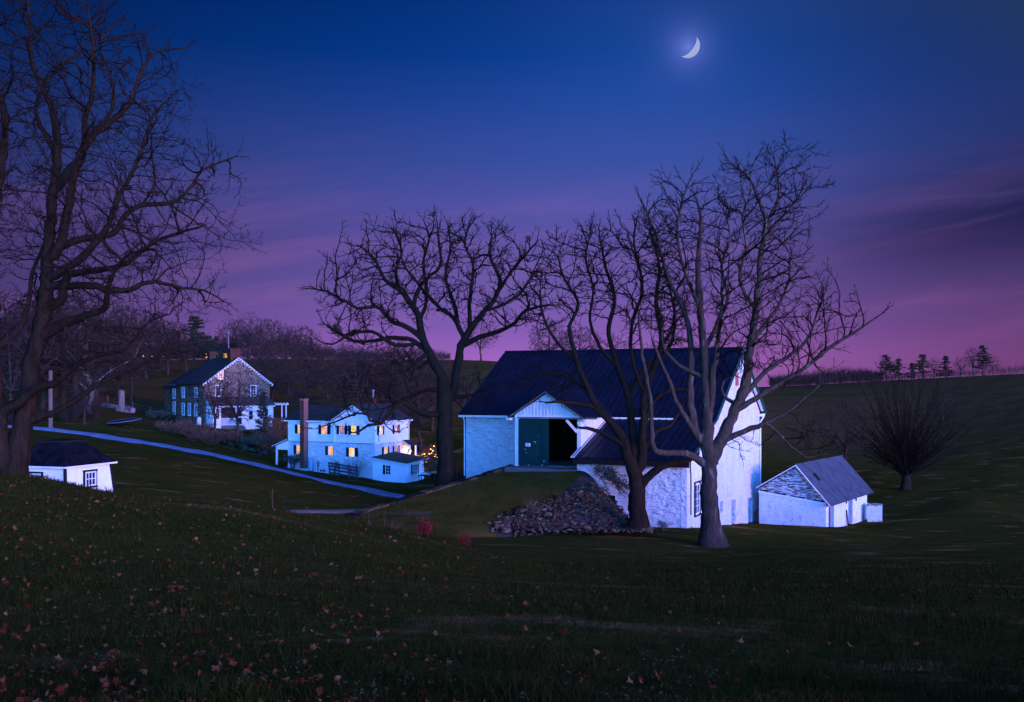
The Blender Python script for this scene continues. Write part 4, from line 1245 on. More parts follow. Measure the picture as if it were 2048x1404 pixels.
# ------------------------------------------------------------------ small stone shed
def make_shed():
    root = empty('stone_shed', (22.6, 72.0, CZ - 10.26), math.atan2(-0.57, 0.82), 'low whitewashed stone shed with flaking gable boards behind the barn', 'shed')
    D, wx = 10.6, 5.0
    ax, az, e1, e0 = -2.1, 4.4, 2.05, 2.65
    g = MB()
    g.prism([(-wx, 0, -2), (0, 0, -2), (0, 0, 1.75), (-wx, 0, 2.35)], (0, 0.4, 0)).build('gable_wall', m_oldwash, root)
    MB().prism([(-wx - 0.02, -0.05, 2.22), (0.0, -0.05, 1.62), (0.0, -0.05, 1.76), (-wx - 0.02, -0.05, 2.36)], (0, 0.2, 0)).build('belt_board', m_white, root)
    def wid(z):
        f = max(0.0, min(1.0, (az - z) / (az - e0))); l = ax - (ax + wx) * f
        f2 = max(0.0, min(1.0, (az - z) / (az - e1))); r_ = ax * (1 - f2)
        return l, max(r_, l + 0.01)
    MB().prism([(-wx, 0.03, 2.3), (0, 0.03, 1.72), (0, 0.03, e1 - 0.1), (ax, 0.03, az - 0.12), (-wx, 0.03, e0 - 0.1)], (0, 0.3, 0)).build('gable_backing', m_dark, root)
    # peeling boards of the gable, one by one
    z = 1.78; r = random.Random(2)
    while z < az - 0.2:
        zt = z + 0.165
        l, rr = wid(zt)
        if z < 2.36:
            l = max(l, (2.36 - z) / 0.12 - wx)         # the belt board slopes
        l = max(l, -wx)
        if rr - l > 0.15:
            MB().hexa([(l, -0.0, z), (rr, 0.0, z), (rr, 0.03, z), (l, 0.03, z)][::1], [(l, -0.0, zt), (rr, 0.0, zt), (rr, 0.03, zt), (l, 0.03, zt)])
            b = MB(); b.hexa([(l, -0.035 - r.random() * 0.012, z), (rr, -0.035, z), (rr, 0.028, z), (l, 0.028, z)], [(l, 0.008, zt), (rr, 0.008, zt), (rr, 0.028, zt), (l, 0.028, zt)])
            b.build('board', m_peel, root)
        z = zt
    # long side wall with its openings
    w = MB()
    segs = [(0.4, 0.62, None), (0.62, 1.9, 'open'), (1.9, 5.5, None), (5.5, 6.6, 'door'), (6.6, D, None)]
    for y0, y1, k in segs:
        if k is None: w.box(-0.4, 0, y0, y1, -2, e1)
        elif k == 'door': w.box(-0.4, 0, y0, y1, 1.85, e1)
        else: w.box(-0.4, 0, y0, y1, e1 - 0.04, e1)
    w.build('side_wall', m_oldwash, root)
    bx('door', m_dark, root, -0.34, -0.28, 5.5, 6.6, -1.5, 1.85)
    bx('door_frame', m_bluedoor, root, -0.28, -0.03, 5.5, 5.62, -1.5, 1.85)
    bx('door_jamb', m_greywood, root, -0.22, -0.06, 1.05, 1.28, -1.5, e1 - 0.05)
    bx('slot', m_dark, root, 0.002, 0.05, 4.75, 5.0, 1.25, 1.95)
    bx('slot', m_dark, root, 0.002, 0.05, 7.35, 7.6, 1.2, 1.95)
    MB().bar((0.2, 4.85, -0.9), (0.04, 4.9, 0.75), 0.16, 0.05).build('leaning_plank', m_dark, root)
    bx('back_wall', m_oldwash, root, -wx, -0.4, D - 0.4, D, -2, 1.9)
    bx('side_wall', m_oldwash, root, -wx, -wx + 0.4, 0.4, D - 0.4, -2, e0 - 0.05)
    MB().prism([(-wx + 0.4, D - 0.3, 1.9), (-0.4, D - 0.3, 1.9), (-0.4, D - 0.3, e1), (ax, D - 0.3, az - 0.1), (-wx + 0.4, D - 0.3, e0)], (0, 0.25, 0)).build('gable_backing', m_dark, root)
    s1 = (az - e1) / (0 - ax); s0 = (az - e0) / (ax + wx)
    xr, xl = 0.45, -wx - 0.12
    a = slope_roof(root, 'roof', m_slate, (xr, -0.3, e1 - s1 * xr + 0.06), (xr, D + 0.25, e1 - s1 * xr + 0.06), (ax, D + 0.25, az + 0.06), (ax, -0.3, az + 0.06), 0.09, courses=0.23)
    slope_roof(root, 'roof', m_slate, (xl, D + 0.25, e0 - s0 * 0.12 + 0.06), (xl, -0.3, e0 - s0 * 0.12 + 0.06), (ax, -0.3, az + 0.06), (ax, D + 0.25, az + 0.06), 0.09)
    MB().bar((ax, -0.3, az + 0.07), (ax, D + 0.25, az + 0.07), 0.2, 0.06).build('ridge_cap', m_slate, a)
    for p in (((xr, -0.33, e1 - s1 * xr), (ax, -0.33, az)), ((xl, -0.33, e0 - s0 * 0.12), (ax, -0.33, az))):
        MB().bar(p[0], p[1], 0.05, 0.10, (0, 1, 0)).build('rake_trim', m_trim, root)
    q = Vector((ax + 0.75, 1.3, az + 0.06 - s1 * 0.75)); 
    MB().hexa([q + Vector((0.0, 0, 0.03)), q + Vector((0.4, 0, 0.03 - 0.4 * s1)), q + Vector((0.4, 0.5, 0.03 - 0.4 * s1)), q + Vector((0, 0.5, 0.03))],
              [q + Vector((0.0, 0, 0.10)), q + Vector((0.4, 0, 0.10 - 0.4 * s1)), q + Vector((0.4, 0.5, 0.10 - 0.4 * s1)), q + Vector((0, 0.5, 0.10))]).build('roof_vent', m_dark, a)
    # weathered bin beyond the shed
    c = P(1735, 1046, 79)
    bn = empty('wooden_bin', GX(c.x, c.y), math.atan2(-0.57, 0.82) + 0.25, 'small weathered white wooden bin at the far end of the stone shed', 'bin')
    bn.scale = (0.85, 0.85, 0.92)
    bx('bin_box', m_dark, bn, 0, 1.25, 0, 1.2, -0.4, 1.35)
    n = 7
    for i in range(n):
        bx('board', m_oldwash, bn, 1.25 * i / n + 0.004, 1.25 * (i + 1) / n - 0.004, -0.03, 0.0, -0.3, 1.42 + 0.03 * math.sin(i * 4))
        bx('board', m_oldwash, bn, 1.25, 1.28, 1.2 * i / n + 0.004, 1.2 * (i + 1) / n - 0.004, -0.3, 1.42)
        bx('board', m_bluedoor if i > 3 else m_oldwash, bn, -0.03, 0.0, 1.2 * i / n + 0.004, 1.2 * (i + 1) / n - 0.004, -0.3, 1.42)
    MB().hexa([(-0.08, -0.08, 1.40), (1.33, -0.08, 1.36), (1.33, 1.28, 1.40), (-0.08, 1.28, 1.45)], [(-0.08, -0.08, 1.46), (1.33, -0.08, 1.42), (1.33, 1.28, 1.46), (-0.08, 1.28, 1.51)]).build('lid', m_peel, bn)


make_shed()


# ------------------------------------------------------------------ white farmhouse
def make_farmhouse():
    A = math.atan2(-0.435, 0.9)
    root = empty('farmhouse', (-13.6, 99.0, CZ - 9.3), A, 'white two-storey farmhouse with black shutters and glowing windows', 'house')
    E, AP, FL, DY, GW = 5.83, 7.28, 3.5, 6.3, 4.9
    # gable-fronted block
    bx('lower_wall', m_stucco, root, -GW, 0, 0, DY, -1.2, FL)
    MB().prism([(-GW + 0.02, 0.03, FL), (-0.03, 0.03, FL), (-0.03, 0.03, E), (-GW / 2, 0.03, AP - 0.06), (-GW + 0.02, 0.03, E)], (0, DY - 0.06, 0)).build('upper_wall', m_white, root)
    gw = lambda z: (0.0, GW) if z <= E else (GW / 2 * (z - E) / (AP - E), GW - GW / 2 * (z - E) / (AP - E))
    siding(root, 'clapboards', m_white, (-GW, 0.03, 0), X_, -Y_, gw, FL, AP - 0.1, 0.15)
    siding(root, 'clapboards', m_white, (-0.03, 0, 0), Y_, X_, lambda z: (0.03, DY), FL, E, 0.15)
    for x in (-GW - 0.02, -0.07):
        bx('corner_board', m_trim, root, x, x + 0.09, -0.045, 0.03, FL - 0.02, E)
    bx('corner_board', m_trim, root, -0.03, 0.045, -0.02, 0.07, FL, E)
    bx('corner_board', m_trim, root, -0.03, 0.045, DY - 0.05, DY + 0.04, FL, E)
    bx('belt_board', m_greywood, root, -GW, 0.0, -0.04, 0.0, FL - 0.06, FL - 0.003)
    s = (AP - E) / (GW / 2)
    r1 = slope_roof(root, 'roof', m_asphalt, (0.28, -0.25, E - 0.28 * s + 0.05), (0.28, DY + 0.3, E - 0.28 * s + 0.05), (-GW / 2, DY + 0.3, AP + 0.05), (-GW / 2, -0.25, AP + 0.05), 0.1, courses=0.25)
    r2 = slope_roof(root, 'roof', m_asphalt, (-GW - 0.28, DY + 0.3, E - 0.28 * s + 0.05), (-GW - 0.28, -0.25, E - 0.28 * s + 0.05), (-GW / 2, -0.25, AP + 0.05), (-GW / 2, DY + 0.3, AP + 0.05), 0.1)
    for x in (0.30, -GW - 0.30):
        MB().bar((x, -0.27, E - 0.30 * s - 0.03), (-GW / 2, -0.27, AP - 0.03), 0.05, 0.16, (0, 1, 0)).build('rake_trim', m_trim, root)
    gt = bx('gutter', m_trim, root, 0.24, 0.38, -0.25, DY + 0.3, E - 0.24, E - 0.12)
    MB().tube([(0.3, DY + 0.1, E - 0.2), (0.12, DY, E - 0.5), (0.09, DY - 0.02, E - 0.7), (0.09, DY - 0.02, 2.6)], 0.045, 6).build('downspout', m_trim, gt)
    W_ = dict(shut=0.34)
    fx = lambda u: (u - 749) * 0.0617
    F = (X_, -Y_)
    d = 0.035
    window(root, (fx(686), 0, 4.78), *F, 0.50, 0.80, pane=m_litd, d=d, nx=2, ny=4, **W_)
    window(root, (fx(709.5), 0, 4.78), *F, 0.52, 0.84, pane=m_litb, d=d, **W_)
    window(root, (fx(705.5), 0, 2.58), *F, 0.58, 0.84, pane=m_litb, d=0.005, **W_)
    lv = MB(); obox(lv, (fx(710), 0.0, 6.35), X_, -Y_, 0.3, 0.34, d - 0.02, d + 0.05); lv = lv.build('attic_louvre', m_shutter, root)
    bx('cable_box', m_galv, root, fx(703) - 0.2, fx(703) + 0.15, -0.14, -0.003, 0.72, 0.9)
    S = (Y_, X_)
    for y, z, p, h in ((1.05, 4.78, m_litb, 0.84), (3.92, 4.78, m_lit, 0.84), (1.96, 2.62, m_lit, 0.84), (3.92, 2.62, m_litd, 0.84)):
        window(root, (0.0, y, z), *S, 0.56, h, pane=p, d=0.012 if z > 3.5 else 0.005, shut=0.30)
    # left wing
    x0, x1, yf, yd, ze, zr = -10.9, -GW, 0.35, 6.2, 5.78, 7.12
    bx('lower_wall', m_stucco, root, x0, x1 - 0.004, yf, yf + yd, -1.2, FL)
    bx('upper_wall', m_white, root, x0 + 0.02, x1 - 0.004, yf + 0.03, yf + yd - 0.03, FL, ze)
    siding(root, 'clapboards', m_white, (x0, yf + 0.03, 0), X_, -Y_, lambda z: (0, x1 - x0 - 0.005), FL, ze - 0.05, 0.15)
    siding(root, 'clapboards', m_white, (x0, yf + 0.03, 0), X_, -Y_, lambda z: (0, 2.25), 0.6, FL - 0.08, 0.15)
    bx('belt_board', m_greywood, root, x0, x1 - 0.005, yf - 0.04, yf, FL - 0.06, FL - 0.003)
    bx('corner_board', m_trim, root, x0 - 0.05, x0 + 0.05, yf - 0.03, yf + 0.05, 0.4, ze)
    MB().prism([(x0 + 0.02, yf + 0.03, ze), (x0 + 0.02, yf + yd - 0.03, ze), (x0 + 0.02, yf + yd / 2, zr - 0.1)], (x1 - x0 - 0.04, 0, 0)).build('attic', m_white, root)
    sl = (zr - ze) / (yd / 2)
    w1 = slope_roof(root, 'roof', m_asphalt, (x0 - 0.3, yf - 0.3, ze - 0.3 * sl + 0.06), (x1 - 0.02, yf - 0.3, ze - 0.3 * sl + 0.06), (x1 + 2.0, yf + yd / 2, zr + 0.06), (x0 - 0.3, yf + yd / 2, zr + 0.06), 0.1, courses=0.25)
    slope_roof(root, 'roof', m_asphalt, (x1 + 2.0, yf + yd + 0.3, ze - 0.3 * sl + 0.06), (x0 - 0.3, yf + yd + 0.3, ze - 0.3 * sl + 0.06), (x0 - 0.3, yf + yd / 2, zr + 0.06), (x1 + 2.0, yf + yd / 2, zr + 0.06), 0.1)
    bx('gutter', m_trim, root, x0 - 0.3, x1 - 0.05, yf - 0.42, yf - 0.30, ze - 0.25, ze - 0.13)
    MB().bar((x0 - 0.32, yf - 0.3, ze - 0.3 * sl - 0.02), (x0 - 0.32, yf + yd / 2, zr - 0.02), 0.04, 0.16, (1, 0, 0)).build('rake_trim', m_trim, root)
    MB().tube([(x1 - 0.12, yf - 0.36, ze - 0.25), (x1 - 0.1, yf - 0.06, ze - 0.5), (x1 - 0.1, yf - 0.06, 0.2)], 0.045, 6).build('downspout', m_trim, root)
    wx = lambda u: -GW + (u - 672) * 0.0637
    for u, z, w, p, up in ((603, 4.75, 0.62, m_lit, 1), (650, 4.75, 0.60, m_lit, 1), (600, 2.62, 0.56, m_lit, 0), (662.5, 2.62, 0.56, m_lit, 0)):
        window(root, (wx(u), yf, z), *F, w, 0.86, pane=p, d=0.035 if (up or u < 640) else 0.006, shut=0.36)
    window(root, (wx(646), yf, 0.55), *F, 0.7, 0.22, d=0.005, nx=3, ny=1, sill=False)
    ch = bx('chimney', m_brick2, root, wx(610), wx(618), yf - 0.75, yf - 0.05, 0.75, 7.75)
    bx('chimney_cap', m_brick2, ch, wx(610) - 0.04, wx(618) + 0.04, yf - 0.79, yf - 0.01, 7.75, 7.9)
    cb = MB(); r = random.Random(4)
    for k in range(44):
        z = 0.8 + k * 0.157
        for j in range(2):
            a = wx(610) + (wx(618) - wx(610)) * (j * 0.5 + (0.12 if k % 2 else 0)); b = min(a + (wx(618) - wx(610)) * 0.46, wx(618))
            cb.box(a + 0.01, b - 0.01, yf - 0.762 - r.random() * 0.01, yf - 0.75, z + 0.012, z + 0.145)
    tag(cb.build('brickwork', m_brick, ch), kind='stuff')
    bx('chimney_base', m_white_rubble, root, wx(609) - 0.05, wx(619) + 0.05, yf - 0.82, yf - 0.02, -1.0, 0.75)
    st = bx('chimney', m_brick, root, -GW / 2 - 0.3, -GW / 2 + 0.3, 3.1, 3.7, AP - 0.3, AP + 0.62)
    MB().tube([(-GW / 2, 3.4, AP + 0.6), (-GW / 2, 3.4, AP + 1.45)], 0.11, 8).tube([(-GW / 2, 3.4, AP + 1.42), (-GW / 2, 3.4, AP + 1.52)], 0.19, 8).build('flue_pipe', m_galv, st)
    # open side porch at the left end
    pr = slope_roof(root, 'porch_roof', m_asphalt, (x0 - 1.95, yf + 3.6, 2.95), (x0 - 1.95, yf - 0.2, 2.95), (x0 - 0.02, yf - 0.2, 3.72), (x0 - 0.02, yf + 3.6, 3.72), 0.1)
    MB().bar((x0 - 1.97, yf - 0.23, 2.88), (x0, yf - 0.23, 3.66), 0.05, 0.16, (0, 1, 0)).build('rake_trim', m_trim, pr)
    MB().prism([(x0 - 1.62, yf, 2.55), (x0 - 0.01, yf, 2.55), (x0 - 0.01, yf, 3.55), (x0 - 1.62, yf, 2.95)], (0, 0.06, 0)).build('porch_gable', m_white, root)
    for yy in (yf, yf + 3.2):
        bx('porch_post', m_trim, root, x0 - 1.66, x0 - 1.5, yy, yy + 0.16, 0.35, 2.9)
    bx('porch_floor', m_conc, root, x0 - 1.95, x0 - 0.01, yf - 0.3, yf + 3.4, -0.8, 0.32)
    # low lean-to in front of the pink-lit side
    ex, ey = 3.75, 3.5
    zt = lambda x: 2.12 - 0.115 * x
    MB().prism([(0.003, -0.35, -0.9), (ex, -0.35, -0.9), (ex, -0.35, zt(ex)), (0.003, -0.35, zt(0))], (0, ey, 0)).build('annex_wall', m_white, root)
    siding(root, 'clapboards', m_white, (0.0, -0.35, 0), X_, -Y_, lambda z: (0.01, ex), -0.15, 1.66, 0.15)
    siding(root, 'clapboards', m_white, (ex, -0.35, 0), Y_, X_, lambda z: (0.0, ey), -0.35, 1.66, 0.15)
    bx('corner_board', m_trim, root, ex - 0.05, ex + 0.045, -0.40, -0.31, -0.5, zt(ex))
    slope_roof(root, 'annex_roof', m_brownroof, (0.05, -0.6, zt(0) + 0.09), (ex + 0.35, -0.6, zt(ex + 0.35) + 0.09), (ex + 0.35, ey + 0.1, zt(ex + 0.35) + 0.36), (0.05, ey + 0.1, zt(0) + 0.36), 0.1, courses=0.3)
    MB().bar((0.03, -0.62, zt(0) + 0.02), (ex + 0.36, -0.62, zt(ex + 0.36) + 0.02), 0.04, 0.15, (0, 1, 0)).build('fascia', m_trim, root)
    MB().bar((ex + 0.37, -0.62, zt(ex + 0.36) + 0.02), (ex + 0.37, ey + 0.1, zt(ex + 0.36) + 0.29), 0.04, 0.15, (1, 0, 0)).build('fascia', m_trim, root)
    window(root, (1.85, -0.35, 1.0), *F, 0.52, 0.84, d=0.035, shut=0.28, sides=(-1,), ny=3)
    window(root, (ex, 1.4, 0.98), *S, 0.8, 0.9, pane=m_paleglass, d=0.035, shut=0.24, nx=3, ny=3)
    dk = bx('deck', m_trim, root, ex + 0.05, ex + 1.6, 0.6, 3.3, -0.35, -0.22)
    for yy in (0.65, 1.6, 3.1): bx('deck_post', m_trim, dk, ex + 1.45, ex + 1.55, yy, yy + 0.1, -1.2, -0.35)
    # lit porch on the far right corner
    pz = slope_roof(root, 'porch_roof', m_asphalt, (0.95, DY - 1.2, 3.1), (0.95, DY + 0.3, 3.1), (0.05, DY + 0.3, 3.6), (0.05, DY - 1.2, 3.6), 0.1)
    MB().bar((0.97, DY - 1.22, 3.04), (0.05, DY - 1.22, 3.54), 0.05, 0.16, (0, 1, 0)).build('rake_trim', m_trim, pz)
    for yy in (DY - 1.1, DY + 0.1):
        bx('porch_post', m_trim, root, 0.74, 0.88, yy, yy + 0.14, -0.4, 3.02)
    bx('porch_floor', m_greywood, root, 0.05, 1.1, DY - 1.2, DY + 0.3, -1.0, 0.3)
    lm = MB().tube([(0.15, DY - 0.9, 2.55), (0.15, DY - 0.9, 2.75)], [0.07, 0.10], 8).build('porch_lamp', m_glow, root)
    ld = bpy.data.lights.new('porch_lamp_light', 'POINT'); ld.energy = 0.35; ld.color = (1.0, 0.55, 0.2); ld.shadow_soft_size = 0.12
    lo = bpy.data.objects.new('porch_lamp_light', ld); COL.objects.link(lo); lo.parent = root; lo.location = (0.45, DY - 0.6, 2.5)
    # string of warm bulbs wound on the porch post
    base = root.matrix_basis
    mw = Matrix.LocRotScale(root.location, root.rotation_euler, None)
    ls = empty('string_lights', mw @ Vector((0.81, DY - 1.03, 0.3)), A, 'string of warm bulbs wound round the porch post of the white farmhouse', 'string lights')
    wire = []
    for k in range(26):
        t = k * 0.9; q = Vector((0.12 * math.cos(t), 0.12 * math.sin(t), 0.05 + k * 0.098)); wire.append(q)
        MB().tube([q, q + Vector((0.0, 0, 0.05))], 0.06, 5).build('bulb', m_bulb, ls)
    MB().tube(wire, 0.008, 3).build('wire', m_dark, ls)
    return root, mw


FARM, FARM_M = make_farmhouse()


# ------------------------------------------------------------------ fieldstone house
def make_stone_house():
    A = math.atan2(0.6, 0.8)
    root = empty('stone_house', (-43.1, 140.0, CZ - 5.67), A, 'old fieldstone house with white-trimmed gable, porch and slate roof', 'house')
    Wd, L1_, L2_, E, AP = 9.7, 11.0, 18.0, 6.0, 9.6
    MB().prism([(0, 0, -1.5), (Wd, 0, -1.5), (Wd, 0, E), (Wd / 2, 0, AP - 0.1), (0, 0, E)], (0, L1_, 0)).build('wall', m_fieldstone, root)
    MB().prism([(0.25, L1_, -1.5), (Wd - 0.6, L1_, -1.5), (Wd - 0.6, L1_, 5.4), (Wd / 2, L1_, 8.2), (0.25, L1_, 5.6)], (0, L2_ - L1_, 0)).build('wing_wall', m_fieldstone, root)
    s = (AP - E) / (Wd / 2)
    a = slope_roof(root, 'roof', m_asphalt, (-0.35, L1_ + 0.1, E - 0.35 * s + 0.08), (-0.35, -0.35, E - 0.35 * s + 0.08), (Wd / 2, -0.35, AP + 0.08), (Wd / 2, L1_ + 0.1, AP + 0.08), 0.14, courses=0.4)
    slope_roof(root, 'roof', m_asphalt, (Wd + 0.35, -0.35, E - 0.35 * s + 0.08), (Wd + 0.35, L1_ + 0.1, E - 0.35 * s + 0.08), (Wd / 2, L1_ + 0.1, AP + 0.08), (Wd / 2, -0.35, AP + 0.08), 0.14)
    slope_roof(root, 'roof', m_asphalt, (-0.1, L2_ + 0.2, 5.35), (-0.1, L1_ + 0.12, 5.35), (Wd / 2, L1_ + 0.12, 8.35), (Wd / 2, L2_ + 0.2, 8.35), 0.14, courses=0.4)
    slope_roof(root, 'roof', m_asphalt, (Wd - 0.2, L1_ + 0.12, 5.35), (Wd - 0.2, L2_ + 0.2, 5.35), (Wd / 2, L2_ + 0.2, 8.35), (Wd / 2, L1_ + 0.12, 8.35), 0.14)
    for x in (-0.37, Wd + 0.37):
        MB().bar((x, -0.37, E - 0.35 * s - 0.04), (Wd / 2, -0.37, AP - 0.04), 0.06, 0.30, (0, 1, 0)).build('barge_board', m_trim, a)
        for k in range(15):
            p = Vector((x, -0.41, E - 0.35 * s - 0.16)).lerp(Vector((Wd / 2, -0.41, AP - 0.16)), (k + 0.5) / 15)
            bx('dentil', m_trim, a, p.x - 0.1, p.x + 0.1, p.y, p.y + 0.04, p.z - 0.16, p.z - 0.02)
    c1 = bx('chimney', m_brick, root, Wd / 2 - 0.9, Wd / 2 + 0.55, 0.4, 1.3, AP - 0.9, AP + 1.15)
    bx('chimney_cap', m_brick, c1, Wd / 2 - 1.0, Wd / 2 + 0.65, 0.3, 1.4, AP + 1.15, AP + 1.3)
    c2 = bx('chimney', m_brick, root, Wd / 2 - 0.5, Wd / 2 + 0.5, L1_ - 1.2, L1_ - 0.2, AP - 0.7, AP + 1.0)
    bx('chimney_cap', m_brick, c2, Wd / 2 - 0.6, Wd / 2 + 0.6, L1_ - 1.3, L1_ - 0.1, AP + 1.0, AP + 1.12)
    SL = (Y_, -X_)
    for y, z, h in ((3.3, 4.6, 1.25), (8.6, 4.6, 1.25), (3.3, 2.15, 1.55), (6.0, 2.15, 1.55), (8.6, 2.15, 1.55)):
        window(root, (0, y, z), *SL, 0.95, h, pane=m_paleglass, nx=2, ny=4, fw=0.11)
    for z, h in ((4.4, 1.25), (2.2, 1.7)):
        window(root, (0.25, 13.4, z), *SL, 0.95, h, pane=m_paleglass, nx=2, ny=4, fw=0.11)
    SF = (X_, -Y_)
    window(root, (2.35, 0, 7.05), *SF, 0.62, 0.9, pane=m_lit, nx=2, ny=3, fw=0.10)
    window(root, (2.0, 0, 4.85), *SF, 0.7, 1.45, pane=m_paleglass, nx=2, ny=4, fw=0.10)
    window(root, (7.2, 0, 4.85), *SF, 0.7, 1.45, pane=m_glass, nx=2, ny=4, fw=0.10)
    # porch across the gable
    py = -2.6
    pr = slope_roof(root, 'porch_roof', m_brownroof, (0.1, py - 0.25, 2.85), (9.3, py - 0.25, 2.85), (9.3, -0.02, 4.05), (0.1, -0.02, 4.05), 0.12, seams=0.55)
    bx('porch_fascia', m_trim, pr, 0.1, 9.3, py - 0.29, py - 0.23, 2.58, 2.74)
    MB().prism([(0.3, py, -0.6), (0.3, -0.01, -0.6), (0.3, -0.01, 3.85), (0.3, py, 2.7)], (0.08, 0, 0)).build('porch_end_wall', m_white, root)
    bx('porch_wall', m_white, root, 0.38, 1.45, py, py + 0.08, -0.6, 2.6)
    bx('porch_wall', m_white, root, 3.55, 3.75, py, py + 0.08, -0.1, 2.6)
    bx('porch_wall', m_white, root, 4.55, 9.0, py, py + 0.08, -0.6, 2.6)
    bx('porch_floor', m_greywood, root, 0.4, 8.9, py + 0.1, -0.02, -0.5, 0.0)
    window(root, (0.3, -1.2, 1.6), Y_, -X_, 0.6, 1.4, pane=m_glass, nx=2, ny=3)
    window(root, (0.95, py, 1.65), *SF, 0.42, 1.35, pane=m_glass, nx=2, ny=3)
    window(root, (8.05, py, 1.75), *SF, 0.5, 1.05, pane=m_glass, nx=2, ny=3)
    window(root, (5.75, py, 1.4), *SF, 0.55, 1.2, pane=m_glass, nx=1, ny=2)
    d = bx('screen_door', m_trim, root, 3.78, 4.52, py + 0.01, py + 0.06, 0.02, 2.3)
    bx('door_glass', m_glass, d, 3.88, 4.42, py - 0.008, py + 0.008, 1.25, 2.18); bx('door_glass', m_glass, d, 3.88, 4.42, py - 0.008, py + 0.008, 0.15, 1.08)
    rl = bx('railing', m_trim, root, 1.47, 3.53, py, py + 0.08, 0.95, 1.05)
    bx('railing_foot', m_trim, rl, 1.47, 3.53, py, py + 0.08, 0.05, 0.13)
    for k in range(11): bx('baluster', m_trim, rl, 1.53 + k * 0.185, 1.64 + k * 0.185, py + 0.01, py + 0.06, 0.13, 0.95)
    for k in range(3): bx('step', m_conc, root, 3.7, 4.7, py - 0.35 * (k + 1), py - 0.35 * k - 0.003, -0.9, -0.02 - 0.2 * k)
    for x in (3.62, 7.9):
        MB().bar((x, py - 0.1, 0.9), (x, py - 1.1, 0.35), 0.06).bar((x, py - 0.1, -0.5), (x, py - 0.1, 0.92), 0.07).bar((x, py - 1.1, -0.8), (x, py - 1.1, 0.38), 0.07).build('stair_rail', m_greywood, root)
    return root


make_stone_house()


